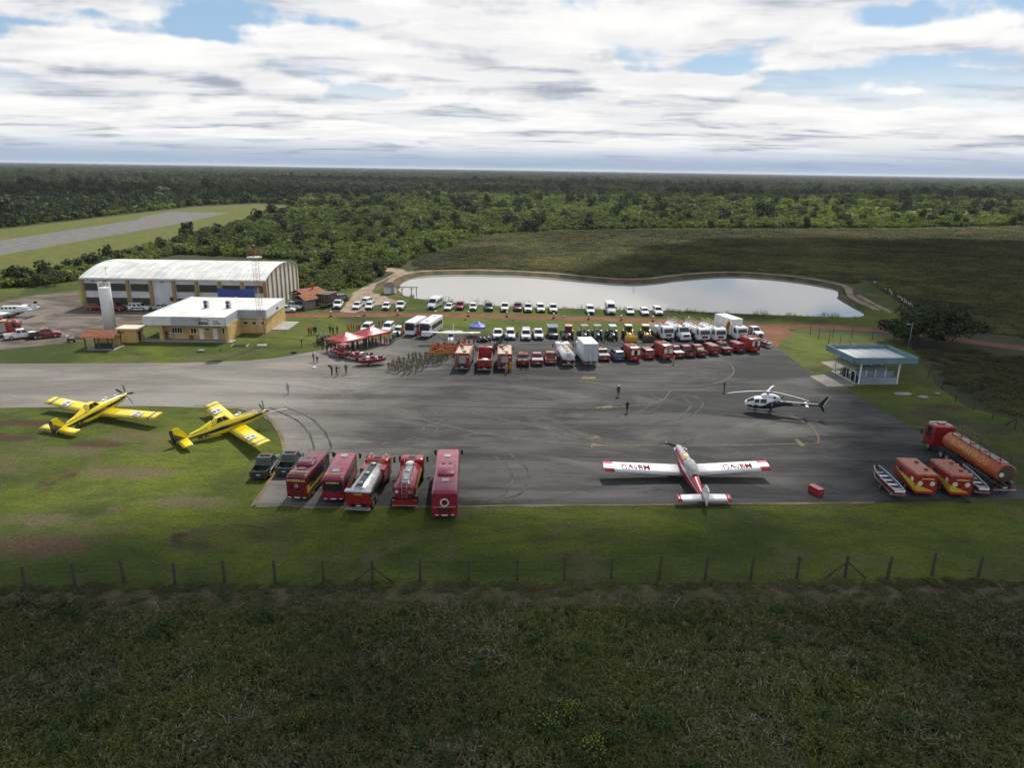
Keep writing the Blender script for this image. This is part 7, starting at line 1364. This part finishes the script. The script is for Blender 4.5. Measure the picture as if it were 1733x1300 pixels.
# squad in camouflage: ranks facing the marquee side, away from the camera
squad = [(658, 628.5), (663, 629.5), (668.5, 631), (674, 632), (679, 629), (684, 634.5), (688.5, 630), (693.5, 633), (698, 629.5), (704.5, 631.5), (665.5, 624), (672, 625), (677, 623), (683, 625.5), (690, 624.5), (696, 624.5), (692, 614.5), (700, 617), (706, 618.5), (711.5, 621), (718.5, 622.5), (724, 621), (733, 619.5), (739, 620), (704, 611), (711, 611), (714, 615), (721, 615), (728, 614.5), (735, 614), (699, 611.5), (684, 619), (675, 618.5), (708, 626), (715, 627), (720, 610), (746, 617), (741, 613)]
for i, (x, y_) in enumerate(squad): person(x, y_, 20+R6.uniform(-8, 8), 'camo', 'camo' if i % 3 else 'camo2', 'cap' if i % 4 else 'hair', 'person in camouflage uniform standing in the squad on the apron', 'camouflage squad', R6.choice(('ease', 'stand', 'ease')), s=R6.uniform(.95, 1.03))
ora = []
for r in range(5):
    for k in range(9): ora.append((724+k*5.4+r*2.4+R6.uniform(-2, 2), 611-r*4.0-k*.35+R6.uniform(-1.4, 1.4)))
for i, (x, y_) in enumerate(ora[:42]): person(x, y_, 20+R6.uniform(-10, 10), R6.choice(('orange', 'orange', 'red', 'amber')) if i < 27 else R6.choice(('red', 'orange')), R6.choice(('amber', 'black', 'black')), 'hair', 'firefighter in orange gear standing in the squad beside the first fire truck', 'orange squad', R6.choice(('ease', 'stand')), s=R6.uniform(.95, 1.04))
band = [(533+R6.uniform(0, 24), 577+R6.uniform(0, 13)) for _ in range(20)]
for x, y_ in band: person(x, y_, R6.uniform(-60, 60)-90, R6.choice(('tan', 'grey', 'brown')), R6.choice(('brown', 'black')), 'helmet', 'person with pale cap in the dense group on the grass by the marquee', 'pale-capped group', R6.choice(('stand', 'camera')), .03)
for k in range(22):                                                                     # standing under the marquee
    u, v = R6.uniform(-5.6, 5.6), R6.uniform(-1.9, 1.9); p = Vector((-28.3, 127.3))+Vector((math.cos(ta)*u-math.sin(ta)*v, math.sin(ta)*u+math.cos(ta)*v))
    o = person(866, 700, R6.uniform(0, 360), R6.choice(('white', 'black', 'red', 'navy', 'grey')), R6.choice(('black', 'navy')), 'hair', 'spectator standing in the shade under the red marquee', 'marquee spectators', R6.choice(('stand', 'ease'))); o.location = (p.x, p.y, .05)
gu = 'onlookers around the marquee'
def grp(lst, label, shirts, trs, group, z=.05, deg=None, pose=('stand', 'ease')):
    for x, y_ in lst: person(x, y_, R6.uniform(0, 360) if deg is None else deg+R6.uniform(-20, 20), R6.choice(shirts), R6.choice(trs), 'hair', label, group, R6.choice(pose), z)
grp([(523, 567), (527, 567.5)], 'person in red shirt standing on the lawn left of the pale-capped group', ('red',), ('black',), 'red shirts on the lawn', .03); grp([(532, 566.5), (535, 566)], 'person in dark clothes next to the red shirts on the lawn', ('black',), ('black',), 'dark clothes beside red shirts', .03)
grp([(559, 565), (564, 567), (571, 566)], 'person in dark clothes on the lawn behind the pale-capped group', ('black',), ('black', 'navy'), 'dark clothes on the lawn', .03); grp([(546, 595), (554, 598), (561, 594), (566, 591)], 'person in dark clothes between the pale-capped group and the parked boats', ('black', 'navy'), ('black',), 'dark clothes by the boats', .04)
person(511, 587, 100, 'black', 'black', 'hair', 'lone person in black with a pale hat on the lawn', None, 'stand', .03, 'helmet'); person(531, 613.5, -60, 'navy', 'navy', 'hair', 'person in dark suit beside someone in a white shirt', None, 'ease'); person(537, 614, -20, 'white', 'black', 'hair', 'person in white shirt and dark trousers near the boats', None, 'stand')
cam_o = person(562, 636.5, 70, 'black', 'black', 'hair', 'camera operator in black aiming towards the boats', None, 'camera'); MB().box(-.12, .12, .22, .55, 1.45, 1.72).tube((0, .5, 1.6), (0, .68, 1.6), .06, n=10).obj('video_camera', m_black, cam_o)
person(570, 637, -30, 'black', 'grey', 'hair', 'photographer in black standing by a tripod', None, 'camera'); person(586, 634, 10, 'brown', 'brown', 'hair', 'lone person in brown right of the photographers', None, 'ease')
c = G(575, 636.5); tpd = empty('tripod', (c.x, c.y, .05), 0, 'thin black tripod beside the photographer', 'tripod')
for k in range(3): a = 2.09*k; MB().tube((.4*math.cos(a), .4*math.sin(a), 0), (0, 0, 1.3), .015, n=5).obj('leg', m_black, tpd)
MB().box(-.08, .08, -.08, .08, 1.3, 1.45).obj('head', m_black, tpd)
grp([(590, 562), (595, 560), (599, 561), (604, 561), (608, 560), (642, 552), (648, 553), (654, 556), (657, 560)], 'firefighter in red standing behind the red marquee', ('red', 'orange'), ('red', 'black'), 'red uniforms behind the marquee', .03)
grp([(651, 584), (655, 586)], 'person in bright red at the open end of the marquee', ('red',), ('red',), 'bright red pair'); grp([(660, 583), (665, 581), (668, 578), (673, 574)], 'person in dark clothes at the open end of the marquee', ('navy', 'black', 'pale'), ('black',), 'dark clothes at the marquee end'); person(662, 582.5, 40, 'lime', 'black', 'hair', 'person in yellow top at the open end of the marquee', None)
grp([(679, 568), (682, 566), (708, 569), (706, 572)], 'firefighter in red between the white vehicles and the minibuses', ('red', 'orange'), ('red',), 'red uniforms by the minibuses')
person(488, 668, 40, 'pale', 'pale', 'hair', 'person in pale blue clothes walking alone on the taxiway', None, 'walk'); person(1046, 671.5, 160, 'black', 'black', 'hair', 'person in black with a white helmet standing on the open apron', None, 'stand', .05, 'helmet'); person(1061, 699, 20, 'black', 'navy', 'hair', 'person in black near the middle of the open apron, bareheaded', None, 'walk'); person(1225, 664, -90, 'brown', 'brown', 'hair', 'lone person standing between the row of pickups and the helicopter', None, 'ease')
for x, y_, lab in ((857, 633.5, 'firefighter in orange gear stepping behind the shuttered fire truck'), (864, 630, 'firefighter in amber gear close to the shuttered fire truck corner')): person(x, y_, 0, 'orange' if x < 860 else 'amber', 'amber', 'helmet', lab, None, 'walk')
grp([(883.5, 624), (893.5, 624)], 'firefighter with red jacket and black trousers behind the first red pickup', ('red',), ('black',), 'pickup firefighters', .05, 0)
grp([(987, 625.5), (996, 626)], 'person in maroon top standing behind the box truck', ('red', 'brown'), ('navy',), 'pair behind the box truck', .05, 180)
person(1124, 612.5, 170, 'tan', 'tan', 'hair', 'person in tan uniform behind the second rescue van'); person(1140, 617, 40, 'orange', 'tan', 'hair', 'person in orange and tan walking away from the second rescue van', None, 'walk')
grp([(838, 596), (842, 592), (836, 600), (846, 588), (834, 604), (848, 581), (852, 579)], 'person in dark uniform walking between the two red trucks', ('black', 'grey', 'brown'), ('black',), 'dark uniforms between trucks', .05, 180, ('walk', 'stand'))
grp([(786, 586), (794, 588), (777, 586), (802, 584), (783, 590)], 'firefighter in red standing by the wing of the light plane', ('red', 'orange'), ('red', 'black'), 'red uniforms by the light plane'); person(858, 580, 180, 'pale', 'black', 'hair', 'person in pale blue shirt beside the white wagon')
OPS = ((875, 575, 'red', 'red shirt between the white wagon and the canopy pickup'), (901, 574, 'red', 'red shirt between the two white pickups near the black utility truck'), (949, 573, 'navy', 'navy beside the black utility truck'), (953, 577, 'pale', 'pale blue shirt between utility truck and red tractor'), (977, 574, 'black', 'black between the red tractor and the first blue one'), (1001, 572, 'red', 'red shirt between the first two blue tractors'), (1023, 579, 'black', 'black in front of the middle blue tractor'), (1024, 574, 'black', 'black behind the middle blue tractor'), (1031, 570, 'red', 'red shirt behind the last blue tractor'), (1053, 573, 'navy', 'navy beside the yellow-bucket loader'), (1081, 574, 'black', 'black between the two loaders'), (1112, 574, 'red', 'red shirt beside the dark-bucket loader'), (1143, 575, 'navy', 'navy between the tipper and the bonneted truck'), (1270, 570, 'brown', 'brown between the painted box truck and last white pickup'))
for i, (x, y_, c_, lab) in enumerate(OPS): person(x, y_, 180+R6.uniform(-30, 30), c_, ('black', 'navy')[i % 2], 'hair', 'operator in '+lab, 'vehicle operators')
for i, (x, y_) in enumerate(((336, 575), (331, 575), (283, 575.5), (290, 575.5))): person(x+47*(x > 320), y_, 160, ('navy', 'black', 'black', 'white')[i], ('black', 'black', 'navy', 'white')[i], 'hair', ('person in navy on the porch at its pillar', 'person in black on the porch next to the navy one', 'person in black on the porch beside the four-pane window', 'person in white on the porch beside the four-pane window')[i], None, 'stand', .16)
person(466, 546.5, 200, 'black', 'black', 'hair', 'person in black at the office side porch', None, 'stand', .14); person(220, 572, 30, 'black', 'black', 'hair', 'person in black with yellow top beside the cream-roofed annex', None, 'stand', .03, 'lime')
# ---------------------------------------------------------------- jet skis, gear boats and quads near the marquee
def gear_boat(long=4.6, stuff=True):
    pr = Proto(); mb = MB(); hull(mb, [(-long/2, .75, .55, .95, .2, .1), (0, .85, .5, 1.0, .25, .12), (long*.3, .7, .55, 1.05, .25, .12), (long/2, .2, .8, 1.15, .1, .08)]); h = pr.add('hull', mb, p_red)
    for s in (-1, 1): pr.add('side_tube', MB().path([(-long/2, s*.75, 1.0), (0, s*.82, 1.05), (long*.3, s*.68, 1.12), (long/2-.05, s*.15, 1.22)], .17, 10), p_pink, h)
    pr.add('deck', MB().box(-long/2+.1, long*.28, -.6, .6, .98, 1.06), m_dark, h); pr.add('outboard_motor', MB().box(-long/2-.4, -long/2, -.2, .2, .7, 1.5), m_black)
    if stuff: [pr.add('equipment', MB().box(-1.6+.7*k, -1.1+.7*k, -.45+.12*k, .3+.12*k, 1.06, 1.35+.1*(k % 3)), [m_dark, m_wallw, p_red, m_grey, p_green][k]) for k in range(5)]
    pr.add('trailer', MB().box(-1.9, 1.9, -.6, -.5, .34, .44).box(-1.9, 1.9, .5, .6, .34, .44).tube((1.9, -.55, .4), (3.1, 0, .4), .05, n=6).tube((1.9, .55, .4), (3.1, 0, .4), .05, n=6), m_steel)
    for s in (-1, 1): wheel(pr, -.3, s*.85, .3, .18)
    return pr
gb = gear_boat()
for x, y_, deg, lab in ((630, 618, 15, 'red boat on a trailer piled with gear, nearest the photographers'), (607, 610, 165, 'red boat on a trailer between the other two')): c = G(x, y_); gb.place('gear_boat', (c.x, c.y, .05), math.radians(deg), lab, 'boat', 'gear boats by the marquee')
q = gear_boat(4.2, False); q.add('console', MB().box(-.6, .3, -.4, .4, 1.06, 1.9), p_red); q.add('console_screen', MB().box(.28, .34, -.38, .38, 1.5, 2.1), m_glass); q.add('roof_arch', MB().path([(-1.2, -.7, 1.0), (-1.2, -.6, 2.4), (-1.2, .6, 2.4), (-1.2, .7, 1.0)], .06, 8).box(-1.6, -.2, -.7, .7, 2.4, 2.5), p_pink); c = G(577, 605); q.place('gear_boat', (c.x, c.y, .05), math.radians(150), 'red boat with roofed console at the marquee corner', 'boat', 'gear boats by the marquee')
qd = Proto(); mb = MB(); hull(mb, [(-.8, .28, .55, .85, .05, .1), (-.2, .3, .6, .95, .05, .12), (.5, .28, .6, .95, .05, .12), (.9, .22, .6, .8, .05, .1)]); qd.add('body', mb, p_black); qd.add('seat', MB().box(-.7, .1, -.18, .18, .88, 1.0), m_black); qd.add('handlebar', MB().tube((.35, 0, .9), (.25, 0, 1.15), .03, n=6).tube((.25, -.38, 1.15), (.25, .38, 1.15), .025, n=6), m_dark)
for s in (-1, 1):
    for x in (-.62, .66): wheel(qd, x, s*.45, .29, .24); qd.add('fender', MB().box(x-.32, x+.32, s*.46-.15, s*.46+.15, .66, .71), p_red if x < 0 else p_black)
for i, (x, y_) in enumerate(((812, 578), (818, 578.5), (825, 577))): c = G(x, y_); qd.place('quad_bike', (c.x, c.y, .05), math.radians(-80), 'quad bike in the short row in front of the blue tent', 'quad bike', 'quad bikes')
# ---------------------------------------------------------------- road posts, stones, signs
cn = Proto(); cn.add('base', MB().box(-.3, .3, -.3, .3, 0, .08), m_dark); cn.add('drum', MB().lathe([(.28, .08), (.25, .5), (.22, .85)], 'z', 14), M('cone_orange', (.50, .09, .04), .6)); cn.add('cap', MB().lathe([(.215, .85), (.20, 1.2), (.10, 1.25)], 'z', 14), m_white); cn.add('band', MB().lathe([(.262, .4), (.245, .55)], 'z', 14, cap=False), m_white)
for i, (x, y_) in enumerate(((560, 536), (617, 534.5), (673, 534), (737, 535), (793, 535.5), (858, 536.5), (937, 539), (996, 541), (1051, 542.5), (1105, 544), (1165, 545.5))): c = G(x, y_); cn.place('traffic_drum', (c.x, c.y, .04), 0, 'orange and white traffic drum on the dirt road, number %s counted from the sheds' % ('one two three four five six seven eight nine ten eleven'.split()[i]), 'traffic drum', 'traffic drums on the dirt road')
m_st = M('pale_stone', (.42, .40, .36), .9, var=.3); m_dst = M('dark_stone', (.05, .045, .04), .9, var=.3)
def stone(px, py, r, mt, label, flat=.35, z=.02):
    mb = MB(); s_ = px; mb.loft([[(r*math.sin(t)*math.cos(p)*(1+.2*math.sin(3*p+s_)), r*.7*math.sin(t)*math.sin(p)*(1+.15*math.sin(2*p+s_)), r*flat*(1+math.cos(t))) for p in [2*math.pi*j/10 for j in range(10)]] for t in (3.0, 2.2, 1.6, .9, .3)]); c = G(px, py); o = mb.obj('stone', mt, None, (c.x, c.y, z)); tag(o, label, 'stone')
for px, py, r, mt, lab in ((497, 598, .55, m_dst, 'dark stone on the lawn below the person with the pale hat'), (1335, 552, .2, m_st, 'tiny pale marker stone at the road junction'), (535, 537.5, .4, m_st, 'pale flat stone on the lawn near the first traffic drum'), (606, 537, .4, m_st, 'pale flat stone on the lawn before the close pair of sedans'), (955, 537, .4, m_st, 'pale flat stone at the road edge near the seventh drum'), (340, 596, .7, m_conc2, 'low concrete block on the lawn in front of the office'), (373, 593.5, .3, m_dst, 'small dark stone on the lawn before the office'), (787, 542, .3, m_dst, 'dark clod on the lawn above the blue tent'), (868, 543, .3, m_dst, 'dark clod on the lawn behind the white wagon'), (532, 623.5, .38, m_white, 'white bag lying on the apron below the white shirted person'), (1586, 668, .45, m_bluew, 'pale blue canister lying by the side fence'), (1638, 851, .28, m_black, 'black bucket on the grass behind the box trailers')): stone(px, py, r, mt, lab)
c = G(406, 586); gr_ = empty('steel_grating', (c.x, c.y, .02), .1, 'dark steel grating frame lying on the lawn beside the mast', 'grating')
for k in range(6): MB().box(-1.4, 1.4, -.8+k*.3, -.68+k*.3, .08, .16).obj('bar', m_dark, gr_)
for s in (-1.35, 1.35): MB().box(s-.08, s+.08, -.85, .9, 0, .18).obj('edge', m_conc2, gr_)
c = G(1535, 600); lp = empty('lamp_post', (c.x, c.y, 0), 0, 'slim lamp post behind the fuel shelter roof', 'lamp post'); MB().tube((0, 0, 0), (0, 0, 6.2), .04, .025, 8).obj('pole', m_steel, lp); MB().path([(0, 0, 5.6), (-.6, 0, 5.8)], .03, 6).box(-.95, -.5, -.12, .12, 5.72, 5.84).obj('lamp_head', m_steel, lp)
for i, (x, y_, h) in enumerate(((623, 445, 8.0), (670, 443, 5.0), (1075, 446, 11.0), (640, 436, 4.5))): c = G(x, y_); up_ = empty('utility_pole', (c.x, c.y, 0), .2, ('wooden utility pole with stays at the thicket edge', 'bare pole beside the track gap above the pond', 'thin tall pole rising from the grass field behind the pond', 'short bare pole between the other two at the thicket edge')[i], 'pole'); MB().tube((0, 0, 0), (0, 0, h), .13, .09, 8).obj('shaft', m_wood, up_); MB().box(-.8, .8, -.06, .06, h-.5, h-.36).obj('crossarm', m_wood, up_)
c = G(172, 472); an = empty('antenna', (-92.3, 160.5, 7.2), 0, 'small antenna on the hangar roof edge', 'antenna'); MB().tube((0, 0, 0), (0, 0, 2.4), .03, n=6).obj('rod', m_dark, an); MB().tube((-.6, 0, 2.1), (.6, 0, 2.1), .025, n=5).tube((0, -.4, 2.0), (0, .4, 2.0), .025, n=5).obj('element', m_dark, an)
m_twig = M('bleached_twig', (.30, .27, .21), .9, var=.3)
for i, (x, y_) in enumerate(((110, 1030), (275, 1040), (395, 1035), (780, 1030), (880, 1032), (1010, 1025), (1140, 1028), (1440, 1012), (1700, 1000), (60, 1050))):
    r = random.Random(i); c = G(x, y_); mb = MB(); tip = Vector((r.uniform(-.9, .9), r.uniform(-.4, .4), r.uniform(.5, 1.1))); mb.tube((0, 0, 0), tip, .03, .012, 5)
    for k in range(5): b0 = tip*r.uniform(.3, .9); mb.tube(b0, b0+Vector((r.uniform(-.6, .6), r.uniform(-.3, .3), r.uniform(.1, .5))), .014, .005, 4)
    tag(mb.obj('dead_branch', m_twig, None, (c.x, c.y, 0)), 'bleached dead branch sticking out of the dry strip below the fence', 'branch', 'dead branches')
# ---------------------------------------------------------------- single trees
def tree(px, py, h, spread, mat_, label, seed, n=520, flat=False, bare=False, group='single trees on the plain', ls=.42):
    c = G(px, py); r = random.Random(seed); root = empty('tree', (c.x, c.y, 0), r.uniform(0, 6), label, 'tree', group); mb = MB(); k = h*(.42 if not flat else .22)
    mb.path([(0, 0, -.1), (h*.02, 0, k*.5), (0, h*.02, k)], h*.028, 8); tips = []
    for i in range(6 if not bare else 9):
        a = 2*math.pi*i/6+r.uniform(-.4, .4); q = Vector((math.cos(a)*spread*.55, math.sin(a)*spread*.55, h*(r.uniform(.6, .85) if not flat else r.uniform(.38, .68)))); m1 = Vector((q.x*.45, q.y*.45, k+(q.z-k)*.55)); mb.tube((0, 0, k*.8), m1, h*.016, h*.01, 6); mb.tube(m1, q, h*.01, h*.004, 5); tips.append(q)
        if bare:
            for _ in range(3): mb.tube(q, q+Vector((r.uniform(-1, 1), r.uniform(-1, 1), r.uniform(.2, 1)))*h*.15, h*.005, h*.002, 4)
    mb.obj('trunk', m_bark, root)
    if bare: return
    cb = MB()
    for i, q in enumerate(tips+[Vector((0, 0, h*(.82 if not flat else .66)))]): leafball(cb, n//7, (q.x, q.y, q.z), spread*(.58 if not flat else .62), spread*(.58 if not flat else .62), h*(.26 if not flat else .30), ls*h/8, 4, seed*31+i, .3)
    cb.obj('crown', mat_, root)
tree(1530, 581, 5.2, 5.2, mb_dark, 'flat dark tree nearest the fuel shelter, joined to its larger neighbour', 1, 4200, True, False, 'dark trees by the road', .40); tree(1585, 580, 7.4, 8.0, mb_dark, 'broad dark spreading tree standing at the dirt road', 2, 7500, True, False, 'dark trees by the road', .34)
for i, (px, py, h, sp, mt, lab, br) in enumerate(((318, 413, 8.5, 3.0, mb_dark, 'tall dark tree standing over the thicket beside the runway', 0), (345, 411, 5.5, 3.2, mb_bush, 'round bush tree leaning on the tall dark tree by the runway', 0), (92, 484, 4.2, 4.0, mb_dark, 'wide dark bush tree left of the hangar', 0), (722, 398, 5.0, 3.4, mb_dark, 'dark round tree at the upper edge of the grass field', 0), (740, 424, 3.2, 3.4, mb_bush, 'low bush tree at the corner of the grass field', 0), (733, 410, 3.6, 3.6, mb_bush, 'dense bush between the dark round tree and the field corner', 0), (1057, 352, 12, 5.2, mb_dark, 'tall flat-topped tree standing clear above the thicket', 0), (1094, 364, 7.5, 4.0, mb_dark, 'small dark tree right of the flat-topped one', 0), (905, 346, 13, 6.5, mb_lime, 'bright green umbrella tree above the thicket centre', 0), (888, 350, 9, 4.0, mb_dark, 'dark tree left of the bright umbrella tree', 0), (1283, 365, 8.0, 4.6, mb_dark, 'compact dark tree on the open plain left of the twin bushes', 0), (1416, 371, 9.0, 6.0, mb_dark, 'broad dark tree in the middle of the right thicket band', 0), (1497, 357, 10.5, 6.0, mb_lime, 'light green tree on the bright grass strip', 0), (1577, 362, 13, 8.0, mb_lime, 'largest light green domed tree on the bright grass strip', 0), (1540, 381, 8.0, 5.5, mb_bush, 'open-crowned tree at the edge of the brown field', 0), (1519, 364, 6.0, 3.0, mb_dark, 'narrow dark tree between the light green trees', 0), (1697, 371, 8.5, 4.2, mb_dark, 'dark upright tree near the picture edge', 0), (1672, 356, 8.0, 8.0, mb_forest2 if 'mb_forest2' in globals() else mb_for, 'wide flat tree left of the dark upright one', 0), (1648, 356, 9.0, 5.0, mb_for, 'tall thin-stemmed tree behind the wide flat one', 0), (1612, 352, 6.0, 4.0, mb_dark, 'small dark tree right of the domed one', 0), (1657, 392, 7.0, 3.0, mb_dark, 'bare dead tree standing alone in the brown field', 1), (1205, 350, 7.0, 5.0, mb_dark, 'dark clump tree above the thicket right of centre', 0), (640, 352, 11, 5.0, mb_dark, 'dark tree rising from the thicket above the hangar corner', 0), (590, 349, 9, 5.5, mb_dark, 'dark wide tree at the thicket top near the runway end', 0), (780, 350, 10, 4.5, mb_for, 'olive tree at the thicket top above the pump house', 0), (505, 395, 5.0, 3.6, mb_dark, 'dark bush tree in the thicket beside the stake fence end', 0), (1345, 360, 5.0, 5.0, mb_dark, 'low dark twin bush on the bright grass strip', 0), (545, 345, 9.0, 4.5, mb_for, 'olive tree beyond the runway end', 0))):
    tree(px, py, h, sp, mt, lab, 100+i, 420, False, bool(br))
# ---------------------------------------------------------------- the air over the plain
mh = bpy.data.materials.new('thin_haze'); mh.use_nodes = True; t = NT(mh.node_tree); t.n.clear()
vol = t.add('ShaderNodeVolumePrincipled', {'Color': (.80, .87, .97, 1), 'Density': .000045, 'Anisotropy': .2}); t.l.new(vol.outputs[0], t.add('ShaderNodeOutputMaterial').inputs['Volume'])
tag(MB().box(-25000, 25000, -400, 25000, -1.0, 48.0).obj('haze', mh), 'thin pale haze over the whole plain', 'haze', None, 'stuff')
